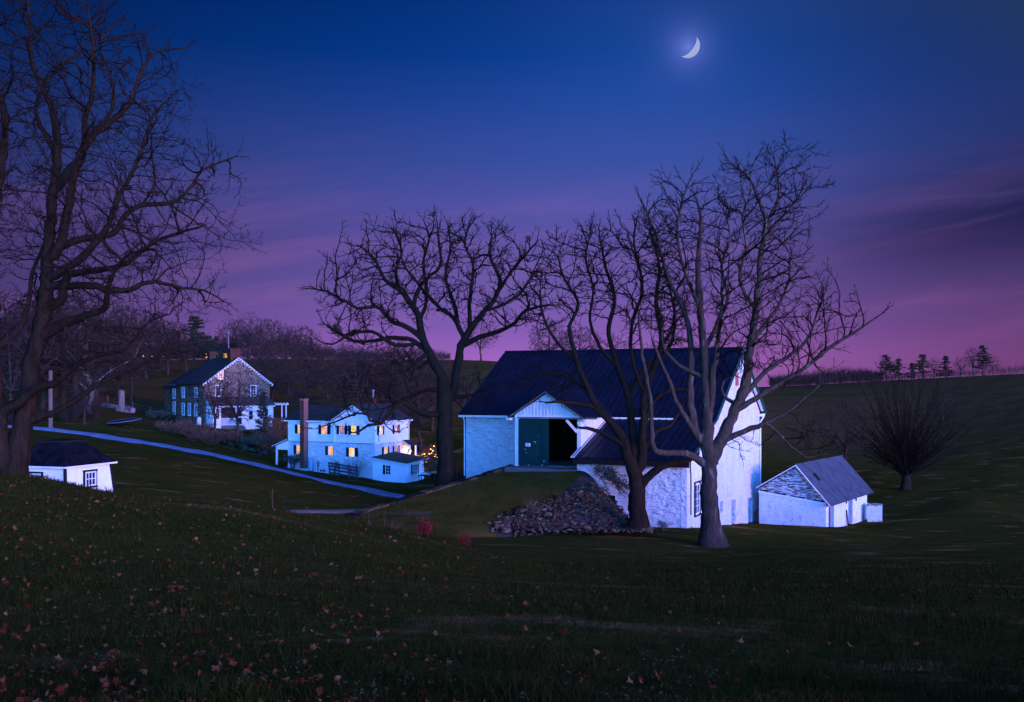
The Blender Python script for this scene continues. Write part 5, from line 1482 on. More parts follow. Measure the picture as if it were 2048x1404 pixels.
# ------------------------------------------------------------------ little leaning hut below the crest
def make_hut():
    Yh = 42.0
    cpos = P(130, 1010, Yh)
    ray = Vector((cpos.x, cpos.y)).normalized(); lat = Vector((ray.y, -ray.x))
    b2 = lat * 0.66 + ray * 0.7513
    A = math.atan2(b2.y, b2.x)
    root = empty('hut', (cpos.x, cpos.y, h1(cpos.x, cpos.y)), A, 'small leaning white clapboard hut with black hipped roof beside the huge tree', 'hut')
    zg = root.location.z
    ztop = P(130, 934, Yh).z - zg
    S = 2.75
    zb = -0.5
    # corners: near (0,0), right (S,0), back (S,S), left (0,S); the right wall spreads outwards at its foot
    lean = 0.20
    top = [Vector((0, 0, ztop)), Vector((S, 0, ztop)), Vector((S, S, ztop)), Vector((0, S, ztop))]
    bot = [Vector((0.06, 0, zb)), Vector((S + (ztop - zb) * lean, 0, zb)), Vector((S + (ztop - zb) * lean, S, zb)), Vector((0.0, S, zb))]
    MB().hexa(bot, top).build('wall_frame', m_dark, root)
    H_ = ztop - zb
    def edge(i, z): return bot[i].lerp(top[i], (z - zb) / H_)
    exp = 0.145; n = int(H_ / exp); exp = H_ / n
    for (i, j, nr) in ((0, 1, Vector((0, -1, 0))), (3, 0, Vector((-1, 0, 0)))):
        for k in range(n):
            z0, z1 = zb + k * exp, zb + (k + 1) * exp
            q = [edge(i, z0), edge(j, z0)]; p = [edge(i, z1), edge(j, z1)]
            o = MB().hexa([q[0] + nr * 0.003, q[1] + nr * 0.003, q[1] + nr * 0.035, q[0] + nr * 0.035], [p[0] + nr * 0.003, p[1] + nr * 0.003, p[1] + nr * 0.010, p[0] + nr * 0.010]).build('board', m_white, root)
    for i, w in ((0, 0.10), (1, 0.07), (3, 0.07)):
        a, b = edge(i, zb), edge(i, ztop)
        MB().bar(a + Vector((-0.03, -0.03, 0)), b + Vector((-0.03, -0.03, 0)), w, w).build('corner_post', m_shutter, root)
    # hipped roof cut flat at the top
    oh = 0.22; zr = P(130, 888, Yh).z - zg; c = Vector((S / 2, S / 2, 0)); rt = 0.62
    ev = [Vector((-oh, -oh, ztop + 0.02)), Vector((S + oh, -oh, ztop + 0.02)), Vector((S + oh, S + oh, ztop + 0.02)), Vector((-oh, S + oh, ztop + 0.02))]
    tp = [Vector((c.x + sx * rt, c.y + sy * rt, zr)) for sx, sy in ((-1, -1), (1, -1), (1, 1), (-1, 1))]
    rf = MB().hexa(ev, tp).build('roof', m_hutroof, root)
    sb = MB()
    for i in range(4):
        a, b2_, c2, d2 = ev[i], ev[(i + 1) % 4], tp[(i + 1) % 4], tp[i]
        nrm = (b2_ - a).cross(d2 - a).normalized()
        for k in range(1, 9):
            sb.bar(a.lerp(b2_, k / 9) + nrm * 0.008, d2.lerp(c2, k / 9) + nrm * 0.008, 0.04, 0.03, nrm)
    tag(sb.build('roof_seams', m_hutroof, rf), kind='stuff')
    bx('roof_cap', m_dark, rf, c.x - rt - 0.10, c.x + rt + 0.10, c.y - rt - 0.10, c.y + rt + 0.10, zr - 0.02, zr + 0.09)
    for i in range(4):
        a, b2_ = ev[i], ev[(i + 1) % 4]
        MB().bar(a - Vector((0, 0, 0.035)), b2_ - Vector((0, 0, 0.035)), 0.05, 0.07).build('fascia', m_trim, rf)
    for k in range(4):
        f = (k + 0.5) / 4
        for a, b2_ in ((top[0], top[1]), (top[3], top[0])):
            p = a.lerp(b2_, f); bx('rafter_tail', m_trim, rf, p.x - 0.04, p.x + 0.04, p.y - 0.18, p.y + 0.02, p.z - 0.06, p.z)
    # windows, racked like the walls
    def hw(fc, zc, w, h, i, j, nr, t):
        p = edge(i, zc).lerp(edge(j, zc), fc)
        window(root, p, t, nr, w, h, frame=m_trim, nx=3, ny=2, d=0.045, sill=False, fw=0.05)
        bb = MB()
        for s in (-1, 1): obox(bb, p + t * s * (w / 2 + 0.09), t, nr, 0.075, h + 0.2, 0.03, 0.09); obox(bb, p + Vector((0, 0, s * (h / 2 + 0.095))), t, nr, w + 0.3, 0.075, 0.03, 0.10)
        bb.build('window_surround', m_shutter, root)
    hw(0.50, ztop - 0.62, 0.56, 0.52, 0, 1, Vector((0, -1, 0)), X_)
    hw(0.47, ztop - 0.62, 0.46, 0.52, 3, 0, Vector((-1, 0, 0)), Y_)


make_hut()


# ------------------------------------------------------------------ moon: the sunlit lune of a far sphere
def make_moon():
    D = 4000.0
    c = P(1376.5, 92, 1.0) - Vector((0, 0, CZ)); c = c.normalized() * D + Vector((0, 0, CZ))
    rad = 21.5 / FPX * D
    f = (Vector((0, 0, CZ)) - c).normalized()
    rt = Vector((0, 0, 1)).cross(-f).normalized() * -1; up = (-f).cross(rt).normalized()
    if up.z < 0: up = -up
    rt = Vector((f.y, -f.x, 0)).normalized()
    if rt.x < 0: rt = -rt
    lit = (rt * math.cos(R(-40)) + up * math.sin(R(-40))).normalized()      # towards lower right
    side = f.cross(lit).normalized()
    V = []; n, k = 40, 10
    # terminator: phase angle such that a third of the disc is lit
    t0, t1 = R(26), R(92)
    for i in range(n + 1):
        a = -math.pi / 2 + math.pi * i / n                                   # along the cusp line
        for j in range(k + 1):
            b = t0 + (t1 - t0) * j / k
            V.append(side * math.sin(a) * rad + (f * math.cos(b) + lit * math.sin(b)) * math.cos(a) * rad)
    F_ = [(i * (k + 1) + j, i * (k + 1) + j + 1, (i + 1) * (k + 1) + j + 1, (i + 1) * (k + 1) + j) for i in range(n) for j in range(k)]
    o = mk('moon', V, F_, m_moon, None, True)
    o.location = c
    tag(o, 'thin white crescent moon high in the blue dusk sky', 'moon')


make_moon()


# ------------------------------------------------------------------ tree stock for the middle distance and beyond
def copy_tree(src, parent=None):
    c = src.copy(); COL.objects.link(c); c.parent = parent
    for ch in src.children:
        copy_tree(ch, c)
    return c


def skel_things(s, px, root, mb, mt, thr):
    for k, (V, T) in sorted(s.meshes(px, thr, None).items()):
        fastmesh('trunk' if k == 0 else 'crown' if k < 0 else 'limb', V, T, mt if k < 0 else mb, root, smooth=True)


def bare_stock(seed, H_=12.0, spread=0.42, trunk=0.22, natt=520, tilt=0.6, r0=0.020, dense=0.055, shape='round', jit=0.28, mb=None, mt=None, nlimb=6):
    s = Skel(seed); pr = s.pr
    th = trunk * H_
    s.polyline([(0, 0, -0.4), (pr.uniform(-.1, .1), pr.uniform(-.1, .1), th * 0.5), (pr.uniform(-.2, .2), pr.uniform(-.2, .2), th), (pr.uniform(-.5, .5), pr.uniform(-.5, .5), H_ * 0.62)],
               [H_ * 0.024, H_ * 0.019, H_ * 0.016, H_ * 0.007], H_ * 0.03, 0, False)
    for k in range(nlimb):
        a = k * 2.399 + pr.uniform(-0.4, 0.4); z0 = th * pr.uniform(0.85, 1.7); r_ = spread * H_ * pr.uniform(0.45, 0.8)
        z1 = z0 + H_ * pr.uniform(0.25, 0.5) * (1.3 - tilt)
        s.polyline([(0, 0, z0), (math.cos(a) * r_ * 0.45, math.sin(a) * r_ * 0.45, z0 + (z1 - z0) * 0.55), (math.cos(a) * r_, math.sin(a) * r_, z1)],
                   [H_ * 0.010, H_ * 0.007, H_ * 0.0035], H_ * 0.035, k + 1, True)
    rn = s.rn; n = natt; P_ = rn.normal(0, 1, (n, 3)); P_ /= np.linalg.norm(P_, axis=1)[:, None]; P_ *= rn.uniform(0.15, 1, (n, 1)) ** (1 / 2.2)
    zc = (th * 0.9 + H_) / 2; hz = (H_ - th * 0.9) / 2
    A_ = P_ * np.array((spread * H_, spread * H_, hz)) + np.array((0, 0, zc))
    s.colonize(A_, H_ * 0.04, H_ * 0.5, H_ * dense, 60, jit, (0, 0, 0.12), maxn=2600)
    s.twigs(H_ * 0.045, 0.55, 0)
    s.finish(r0, 2.3)
    root = empty('bare_tree', (0, 0, 0)); skel_things(s, H_ / 400, root, mb or m_farbark, mt or m_farbark, H_ * 0.006)
    return root, H_


def clump(V, T, c, rad, n, rn, flat=0.5, ln=0.28, wd=0.05):
    d = rn.normal(0, 1, (n, 3)); d /= np.linalg.norm(d, axis=1)[:, None]
    p = c + d * rn.uniform(0.1, 1, (n, 1)) * np.array((rad, rad, rad * flat))
    e = d + rn.normal(0, 0.5, (n, 3)); e /= np.linalg.norm(e, axis=1)[:, None]
    w = np.cross(e, rn.normal(0, 1, (n, 3))); w /= np.linalg.norm(w, axis=1)[:, None] + 1e-9
    k = sum(len(v) for v in V)
    q = np.stack([p - w * wd, p + w * wd, p + e * ln], 1).reshape(-1, 3)
    V.append(q); T.append(np.arange(k, k + 3 * n).reshape(-1, 3))


def conifer_stock(seed, H_=10.0, wide=0.30, whorls=11, start=0.18, droop=0.0, full=1.0, mat=None, top=0.25, nper=6, gap=0.25, fl=0.45, name='evergreen_tree'):
    rn = np.random.default_rng(seed); pr = random.Random(seed)
    root = empty(name, (0, 0, 0))
    b = MB(); b.tube([(0, 0, -0.4), (0.05, 0, H_ * 0.5), (0, 0, H_ * 0.97)], [H_ * 0.022, H_ * 0.014, H_ * 0.004], 6)
    b.build('trunk', m_farbark, root)
    V = []; T = []; br = MB()
    for k in range(whorls):
        f = k / (whorls - 1); z = H_ * (start + (0.97 - start) * f)
        prof = (1 - f) ** 0.75 * (1 - top) + top * (1 - f * 0.6)
        if pr.random() < gap and 0.1 < f < 0.85: prof *= 0.55
        for j in range(nper):
            a = pr.uniform(0, math.tau); L = H_ * wide * prof * pr.uniform(0.6, 1.15)
            e = np.array((math.cos(a) * L, math.sin(a) * L, L * (0.25 - droop) * pr.uniform(0.5, 1.2))); o = np.array((0, 0, z))
            br.tube([tuple(o), tuple(o + e)], [H_ * 0.006, H_ * 0.002], 3, False)
            m = max(2, int(L / (H_ * 0.05)))
            for q in range(m):
                t = 0.25 + 0.8 * (q + 0.5) / m
                clump(V, T, o + e * t + rn.normal(0, H_ * 0.01, 3), H_ * 0.040, int(22 * full), rn, fl, H_ * 0.034, H_ * 0.008)
    tag(br.build('branches', m_farbark, root), kind='stuff')
    fastmesh('crown', np.vstack(V), np.vstack(T), mat or m_needle, root)
    return root, H_


STOCK = {
    'a': bare_stock(101, spread=0.44), 'b': bare_stock(102, spread=0.34, tilt=0.4), 'c': bare_stock(103, spread=0.50, tilt=0.85, trunk=0.2),
    'd': bare_stock(104, spread=0.26, tilt=0.2, trunk=0.3, nlimb=5), 'e': bare_stock(105, spread=0.42, natt=900, dense=0.045, r0=0.024), 's': bare_stock(106, spread=0.46, natt=420, mb=m_sycamore, mt=m_farbark, r0=0.025),
    'p': conifer_stock(201, wide=0.30, whorls=10, top=0.55, gap=0.4, start=0.25), 'q': conifer_stock(202, wide=0.26, whorls=13, top=0.30, gap=0.15, start=0.12),
    'k': conifer_stock(203, wide=0.34, whorls=13, top=0.6, full=1.6, gap=0.1, start=0.08), 'l': conifer_stock(204, wide=0.40, whorls=12, top=0.15, droop=0.35, full=0.45, mat=m_larch, nper=5, start=0.15, name='larch_tree'),
}
USED = set()


def stand(key, u, v, Y, hpx, label, sx=1.0, rz=None, group=None, cat='tree'):
    src, H_ = STOCK[key]
    p = G(u, v, Y); top = P(u, v - hpx, Y)
    hm = hpx / FPX * Y
    if key in USED: o = copy_tree(src)
    else: o = src; USED.add(key)
    o.location = p - Vector((0, 0, 0.05)); k = hm / H_
    o.scale = (k * sx, k * sx, k); o.rotation_euler = (0, 0, rng.uniform(0, 6.28) if rz is None else rz)
    tag(o, label, cat, group)
    return o


# left thicket behind the huge tree
stand('e', 60, 838, 128, 240, 'dense bare tree in the thicket left of the utility pole', 1.1)
stand('a', 150, 846, 132, 260, 'spreading bare tree in the thicket right of the utility pole', 1.1)
stand('s', 178, 844, 134, 190, 'bare sycamore with pale mottled branches above the trampoline', 1.35)
stand('e', 262, 790, 168, 190, 'bare tree on the slope behind the broken stump', 1.1)
stand('b', 168, 846, 120, 130, 'young bare tree near the lawn edge left of the stump', 0.9)
stand('c', -40, 830, 130, 260, 'bare tree cut by the left edge of the picture', 1.0)
stand('e', 110, 800, 160, 190, 'hazy bare tree high in the left thicket', 1.2)
for _i, (_u, _v, _Y, _h, _k, _l) in enumerate(((20, 842, 122, 200, 'b', 'bare tree left of the utility pole close to the huge trunk'), (85, 836, 140, 215, 'e', 'tangled bare tree directly behind the utility pole'), (128, 838, 146, 230, 'e', 'tangled bare tree between pole and sycamore'),
        (190, 834, 152, 215, 'e', 'tangled bare tree behind the sycamore'), (235, 800, 172, 170, 'c', 'low spreading bare tree behind the fallen logs'), (292, 770, 200, 130, 'e', 'bare tree on the slope left of the stone house'), (40, 790, 170, 190, 'c', 'hazy bare tree far behind the huge trunk'))):
    stand(_k, _u, _v, _Y, _h, _l, 1.15)
for _u, _v, _Y, _h, _k, _l in ((335, 760, 205, 110, 'e', 'bare tree rising left behind the stone house roof'), (372, 752, 208, 100, 'a', 'bare tree behind the left chimney of the stone house'), (545, 800, 165, 120, 'e', 'bushy bare tree right behind the stone house gable'),
        (575, 790, 175, 110, 'c', 'spreading bare tree between stone house and larch'), (640, 780, 180, 95, 'e', 'bushy bare tree right of the russet larch'), (700, 770, 188, 80, 'a', 'bare tree on the slope left of the oak crown'),
        (520, 770, 195, 120, 'b', 'upright bare tree behind the stone house chimney'), (600, 750, 210, 90, 'e', 'bushy bare tree high on the slope above the larch')):
    stand(_k, _u, _v, _Y, _h, _l, 1.2)
# behind the fieldstone house
stand('k', 388, 722, 250, 88, 'broad dark evergreen behind the fieldstone house roof', 1.5)
stand('k', 352, 724, 246, 62, 'low dark evergreen left of the broad evergreen on the ridge', 1.6)
stand('q', 432, 720, 244, 50, 'small dark evergreen beside the far brick house', 1.2)
stand('e', 468, 724, 252, 82, 'bare tree left of the tallest crown behind the stone house', 1.05)
stand('b', 498, 724, 250, 98, 'tallest bare tree on the ridge behind the stone house', 1.05)
stand('e', 545, 722, 246, 84, 'round bare tree on the ridge right of the stone house', 1.15)
stand('c', 585, 722, 250, 66, 'lower round bare tree at the right end of the ridge clump', 1.2)
stand('a', 300, 724, 262, 74, 'bare tree beside the roadside lamp on the left ridge', 1.2)
stand('a', 255, 730, 258, 80, 'bare tree left of the roadside lamp on the ridge', 1.2)
stand('l', 612, 806, 134, 140, 'russet larch with level branches behind the white farmhouse chimney', 1.0)
stand('q', 622, 720, 258, 42, 'thin dark conifer on the ridge above the russet larch', 1.0)
stand('d', 428, 874, 126, 128, 'slender bare tree left of the stone house porch steps', 1.2)
stand('b', 476, 866, 128, 138, 'bare tree in front of the stone house porch door', 1.1)
stand('k', 526, 856, 134, 84, 'dark ivy-clad tree at the right corner of the stone house', 0.62)
# behind the farmhouse and oak
stand('d', 720, 905, 122, 190, 'thin bare tree behind the right end of the farmhouse', 1.3)
stand('d', 790, 880, 132, 170, 'thin bare tree on the slope left of the oak trunk', 1.5)
stand('a', 840, 905, 118, 170, 'bare tree behind the glowing porch of the farmhouse', 1.0)
stand('b', 760, 860, 140, 150, 'hazy bare tree on the slope between farmhouse roof and ridge', 1.3)
stand('a', 962, 724, 258, 94, 'round bare tree alone on the ridge left of the barn roof', 0.95)
stand('c', 700, 722, 260, 36, 'low bare thicket tree on the ridge left of the oak', 1.4)
stand('e', 655, 721, 262, 28, 'dark low shrub tree on the ridge above the farmhouse', 1.5)
for _u, _v, _Y, _h, _k, _l in ((690, 880, 132, 165, 'b', 'thin bare tree behind the farmhouse gable'), (815, 900, 124, 180, 'e', 'bushy bare tree just left of the oak trunk'), (865, 890, 126, 160, 'd', 'thin bare tree directly behind the oak trunk'),
        (745, 845, 150, 125, 'e', 'low hazy bare tree on the slope above the farmhouse roof'), (925, 880, 130, 120, 'd', 'thin bare tree between the oak and the barn corner'), (655, 800, 170, 80, 'c', 'low bare tree on the slope right of the larch')):
    stand(_k, _u, _v, _Y, _h, _l, 1.2)
# beyond the barn ridge
stand('e', 1100, 745, 262, 92, 'left bare crown rising behind the barn ridge', 1.2)
stand('e', 1160, 748, 266, 88, 'middle bare crown rising behind the barn ridge', 1.2)
stand('c', 1230, 750, 262, 86, 'right bare crown rising behind the barn ridge', 1.2)
stand('a', 1320, 765, 262, 90, 'bare crown behind the tree on the stone heap', 1.2)
# right-hand hill
stand('p', 1772, 763, 258, 53, 'tall flat-topped pine at the left end of the right ridge', 1.55)
stand('p', 1797, 762, 258, 44, 'flat-topped pine second from left on the right ridge', 1.49)
stand('q', 1823, 760, 258, 34, 'smallest narrow pine on the right ridge', 1.49)
stand('p', 1846, 760, 258, 50, 'pine with broad shelf branches in the middle of the right ridge', 1.62)
stand('q', 1891, 758, 256, 45, 'conical spruce on the right ridge', 1.55)
stand('p', 1966, 753, 252, 62, 'tallest dark pine at the right end of the ridge', 1.22)
stand('b', 1868, 759, 257, 44, 'thin bare tree between pine and spruce on the right ridge', 1.0)
stand('b', 1922, 756, 254, 44, 'bare tree between spruce and tallest pine on the right ridge', 1.1)
stand('d', 1946, 754, 252, 62, 'tall thin bare tree left of the tallest pine', 1.1)
stand('a', 1986, 752, 252, 42, 'low bare tree right of the tallest pine', 0.9)
stand('a', 1690, 915, 112, 165, 'bare fruit tree on the slope behind the stone shed roof', 0.95)
stand('d', 1885, 838, 172, 66, 'sapling on the dark right-hand slope', 1.3)


# fan-shaped tree on the right
def make_fan_tree():
    Yt = 100.0; px = Yt / FPX; b = G(1812, 980, Yt); s = Skel(31); pr = s.pr
    s.polyline([(0, 0, -0.3), (0.02, 0, 1.0), (0.05, 0, 1.9)], [0.62, 0.44, 0.50], 0.4, 0, False)
    for k in range(125):
        a = k * 2.399 + pr.uniform(-0.3, 0.3); f = ((k + 0.5) / 125) ** 0.62; sp = f * R(74)
        L = (10.6 - 4.2 * f) * pr.uniform(0.5, 1.08)
        d0 = Vector((math.cos(a) * math.sin(sp * 0.85), math.sin(a) * math.sin(sp * 0.85), math.cos(sp * 0.85)))
        d1 = Vector((math.cos(a) * math.sin(sp), math.sin(a) * math.sin(sp), math.cos(sp) + 0.12 * f))
        z0 = pr.uniform(1.2, 2.2)
        o = Vector((0, 0, z0)); m1 = o + d0 * L * 0.35; m2 = m1 + d1 * L * 0.35; e = m2 + (d1 + Vector((0, 0, 0.10))) * L * 0.32
        ids = s.polyline([o, m1, m2, e], [0.085, 0.055, 0.032, 0.014], 0.7, k + 1, True, wob=0.5)
        for i in ids[2:]:
            for _ in range(2):
                if pr.random() > 0.9: continue
                dd = np.array(s.p[i] - s.p[s.par[i]]); dd /= np.linalg.norm(dd) + 1e-9
                v = dd + s.rn.normal(0, 0.36, 3); v /= np.linalg.norm(v); l = pr.uniform(0.7, 1.7)
                n1 = s.node(s.p[i] + v * l * 0.5, i, 0, -1); v = v + s.rn.normal(0, 0.15, 3)
                s.node(s.p[n1] + v * l * 0.5, n1, 0, -1)
    s.finish(0.016)
    root = empty('fan_tree', b, 0, 'bare fan-shaped tree with short trunk on the lawn right of the shed', 'tree')
    skel_things(s, px, root, m_bark, m_twig, 0.2)


make_fan_tree()


# ------------------------------------------------------------------ distant woods as one mass of twigs
def make_woods():
    rn = np.random.default_rng(8); V = []; T = []; k = 0
    def mass(n, us, top, base, Y):
        nonlocal k
        for _ in range(n):
            u = rn.uniform(*us); Yy = Y + rn.uniform(-8, 8)
            tp = np.interp(u, [a for a, b in top], [b for a, b in top]); f = rn.uniform(0.25, 1) ** 0.6
            g = G(u, base, Yy); hz = (base - tp) / FPX * Yy * f + 1.0
            z0 = g.z + rn.uniform(0, 0.55) * hz
            a = np.array((g.x, g.y, z0)); e = np.array((rn.normal(0, 0.5), rn.normal(0, 0.5), 1.0)); e /= np.linalg.norm(e)
            L = min(rn.uniform(1.0, 3.0), hz + g.z - z0 + 0.3); w = 0.045
            r_ = np.array((w, 0, 0)); y_ = np.array((0, w, 0))
            V.extend([a - r_, a + r_, a + y_, a + e * L]); T.extend([(k, k + 1, k + 3), (k + 1, k + 2, k + 3), (k + 2, k, k + 3)]); k += 4
    mass(5200, (1540, 1765), [(1540, 752), (1600, 744), (1650, 735), (1690, 732), (1720, 742), (1765, 756)], 772, 264)
    mass(900, (1765, 2060), [(1765, 752), (1900, 750), (2060, 742)], 758, 262)
    mass(1500, (630, 760), [(630, 708), (665, 698), (700, 706), (760, 712)], 722, 264)
    mass(900, (760, 900), [(760, 706), (830, 690), (900, 712)], 722, 264)
    mass(5200, (325, 640), [(325, 668), (370, 655), (420, 660), (470, 640), (500, 632), (540, 648), (575, 640), (610, 672), (640, 690)], 728, 268)
    mass(2600, (-40, 330), [(-40, 640), (100, 660), (200, 680), (330, 690)], 735, 262)
    tag(fastmesh('distant_woods', np.array(V), np.array(T), m_farbark), 'hazy strip of bare woodland along the ridges', 'woods', kind='stuff')


make_woods()


# ------------------------------------------------------------------ shrubs and plants
def shrub(name, label, p, h, w, seed, stems=22, mat=None, leaf=None, nleaf=0, lsize=0.05, r=0.012, group=None, curve=0.3, cat='shrub'):
    pr = random.Random(seed); root = empty(name, p, 0, label, cat, group)
    b = MB(); tips = []
    for k in range(stems):
        a = pr.uniform(0, math.tau); f = pr.random() ** 0.5; L = h * pr.uniform(0.55, 1.05)
        e = Vector((math.cos(a) * w * f, math.sin(a) * w * f, L)); m = Vector((e.x * (0.5 - curve * 0.5), e.y * (0.5 - curve * 0.5), L * 0.55))
        o = Vector((math.cos(a) * w * 0.12, math.sin(a) * w * 0.12, -0.15))
        b.tube([o, m, e], [r, r * 0.75, r * 0.35], 3, False)
        for _ in range(4):
            t = pr.uniform(0.35, 1); q = m.lerp(e, t); v = Vector((pr.gauss(0, 1), pr.gauss(0, 1), pr.uniform(0.2, 1.4))).normalized() * h * pr.uniform(0.12, 0.28)
            b.tube([q, q + v], [r * 0.5, r * 0.3], 3, False); tips += [q, q + v, q + v * 0.5]
        tips += [e, m]
    b.build('stems', mat or m_twig, root)
    if leaf:
        V = []; T = []
        for _ in range(nleaf):
            c = pr.choice(tips) + Vector((pr.gauss(0, 1), pr.gauss(0, 1), pr.gauss(0, 1))) * lsize * 1.6
            a = Vector((pr.gauss(0, 1), pr.gauss(0, 1), pr.gauss(0, 1))).normalized(); q = a.orthogonal().normalized() * 0.5; s = lsize * pr.uniform(0.6, 1.3); k = len(V)
            V += [c, c + a * s + q * s, c + a * s * 2, c + a * s - q * s]; T.append((k, k + 1, k + 2, k + 3))
        tag(fastmesh('foliage', np.array([[*v] for v in V]), np.array(T), leaf, root), kind='stuff')
    return root


def fw(x, y, dz=0.0):
    """point beside the farmhouse, in its own frame, on the ground"""
    q = FARM_M @ Vector((x, y, 0)); return GX(q.x, q.y, dz)


shrub('red_shrub', 'larger red-leaved shrub on the near crest left of the stone heap', G(850, 1083, 30.0), 0.58, 0.30, 1, 24, leaf=m_redbush, nleaf=520, lsize=0.028, r=0.005)
shrub('red_shrub', 'smaller red-leaved shrub on the near crest nearest the stone heap', G(926, 1100, 31.0), 0.50, 0.22, 2, 18, leaf=m_redbush, nleaf=300, lsize=0.026, r=0.005)
shrub('dry_weed', 'brown dead weed clump left of the red shrubs on the crest', G(788, 1066, 28.6), 0.32, 0.30, 3, 24, mat=m_drybush, r=0.004)
for u, hh, lb in ((545, 0.62, 'tall dry weed stalk on the crest in front of the drive'), (738, 0.46, 'orange dry weed stalk left of the dead weed clump'), (613, 0.30, 'short dry weed stalk on the crest near the track'), (768, 0.40, 'thin dry weed stalk nearest the dead weed clump')):
    shrub('weed_stalk', lb, G(u, 1030, 26.4 if u < 700 else 28.0), hh, 0.05, int(u), 3, mat=m_drybush, r=0.004, cat='weed')
shrub('evergreen_shrub', 'leafy evergreen shrub at the left front of the farmhouse', fw(-9.6, -0.6), 1.55, 0.95, 5, 34, leaf=m_shrub, nleaf=1500, lsize=0.055)
shrub('bare_shrub', 'pale bare shrub sprouting behind the board fence', fw(-1.5, -1.2), 2.0, 1.5, 6, 44, mat=m_greywood, r=0.016, curve=-0.2)
shrub('dry_shrub', 'brown dry shrub against the farmhouse wall left of the board fence', fw(-4.25, -0.7), 1.35, 0.45, 7, 26, mat=m_drybush, leaf=m_drybush, nleaf=260, lsize=0.05)
shrub('dry_shrub', 'narrow bundle of dry stalks by the basement window', fw(-6.5, -0.55), 1.25, 0.22, 8, 14, mat=m_drybush, r=0.014)
shrub('berry_shrub', 'reddish berry shrub lit by the farmhouse porch lamp', G(866, 958, 97.5), 2.5, 1.2, 9, 44, mat=m_drybush, leaf=m_drybush, nleaf=900, lsize=0.07, r=0.016)
shrub('berry_shrub', 'lower garden shrub glowing orange beside the porch post', G(836, 926, 109.5), 1.7, 1.0, 10, 36, mat=m_drybush, leaf=m_drybush, nleaf=900, lsize=0.07)
shrub('garden_shrub', 'amber garden shrub beyond the porch light', G(862, 926, 111), 1.8, 1.3, 11, 36, mat=m_drybush, leaf=m_drybush, nleaf=900, lsize=0.08)
shrub('russet_shrub', 'russet shrub between the oak trunk and the barn', G(922, 958, 84), 1.7, 1.3, 12, 34, mat=m_drybush, leaf=m_drybush, nleaf=900, lsize=0.07)
for i, (u, v, Y, h, w, lb) in enumerate(((352, 880, 122, 1.5, 2.6, 'russet grass clump at the left of the bank below the stone house'), (388, 886, 119, 1.7, 2.6, 'tall russet grass clump below the slender bare tree'), (424, 892, 116, 1.4, 2.4, 'russet grass clump at the right of the bank'),
                                        (455, 872, 123, 1.2, 2.0, 'brown undergrowth left of the rock garden'), (540, 885, 118, 2.4, 2.8, 'large russet shrub left of the farmhouse porch'), (556, 862, 128, 2.6, 2.6, 'russet hedge behind the farmhouse porch'))):
    shrub('russet_clump', lb, G(u, v, Y), h, w, 40 + i, 70, mat=m_drybush, leaf=m_drybush, nleaf=900, lsize=0.11, r=0.02, curve=-0.1)
for i, (u, v, Y, h, w, lb) in enumerate(((338, 836, 150, 1.2, 0.8, 'small dark bush at the left front of the stone house'), (310, 846, 138, 1.1, 1.6, 'low dark bush right of the trampoline'), (505, 880, 122, 1.0, 1.8, 'green bush in the rock garden'))):
    shrub('green_bush', lb, G(u, v, Y), h, w, 60 + i, 40, leaf=m_shrub, nleaf=1100, lsize=0.09)
for i, (u, Y, h, w, lb) in enumerate(((20, 118, 2.2, 4.0, 'undergrowth at the foot of the left thicket'), (140, 124, 2.6, 3.5, 'brush right of the utility pole'), (185, 128, 2.2, 3.0, 'brush left of the stump'))):
    shrub('brush', lb, G(u, 840, Y), h, w, 70 + i, 110, mat=m_farbark, r=0.022, curve=0.1)


for i, (u, v, Y, h, lb) in enumerate(((1060, 1020, 55.4, 0.6, 'dry weed tuft at the upper left of the stone heap'), (1128, 1000, 57.6, 0.7, 'dry weed tuft in the middle of the stone heap'), (1175, 1005, 58.2, 0.75, 'dry brown weeds high on the stone heap'),
                                       (1205, 1015, 58.4, 0.6, 'dry weed tuft against the outshed wall'), (1330, 1052, 57.6, 0.55, 'green weed tuft at the foot of the outshed corner'), (1010, 1050, 52.0, 0.45, 'dry weed tuft at the left tip of the stone heap'))):
    q = P(u, v, Y); q.z = max(h1(q.x, q.y), bank_h(q.x, q.y))
    shrub('dry_weed', lb, q, h, h * 0.9, 90 + i, 34, mat=m_drybush if i != 4 else m_shrub, leaf=m_shrub if i == 4 else None, nleaf=300, lsize=0.04, r=0.008, curve=-0.1, cat='weed')


def garden_lights():
    c = G(830, 926, 109); root = empty('garden_lights', c, 0, 'string of amber bulbs in the shrubs by the farmhouse porch', 'string lights'); pr = random.Random(6); pts = []
    for k in range(26):
        q = G(824 + 52 * k / 25, 926, 108.6 + pr.uniform(-0.6, 1.6)) - c + Vector((0, 0, pr.uniform(0.4, 1.9))); pts.append(q)
        MB().tube([q, q + Vector((0, 0, 0.07))], 0.055, 5).build('bulb', m_bulb, root)
    MB().tube(pts, 0.008, 3).build('wire', m_dark, root)
    for k, (x, y, z) in enumerate(((830, 108.2, 1.5), (856, 108.8, 1.3))):
        ld = bpy.data.lights.new('garden_lights_glow', 'POINT'); ld.energy = 0.8; ld.color = (1.0, 0.42, 0.12); ld.shadow_soft_size = 0.5
        lo = bpy.data.objects.new('garden_lights_glow', ld); COL.objects.link(lo); lo.parent = root; lo.location = G(x, 926, y) - c + Vector((0, 0, z))


garden_lights()


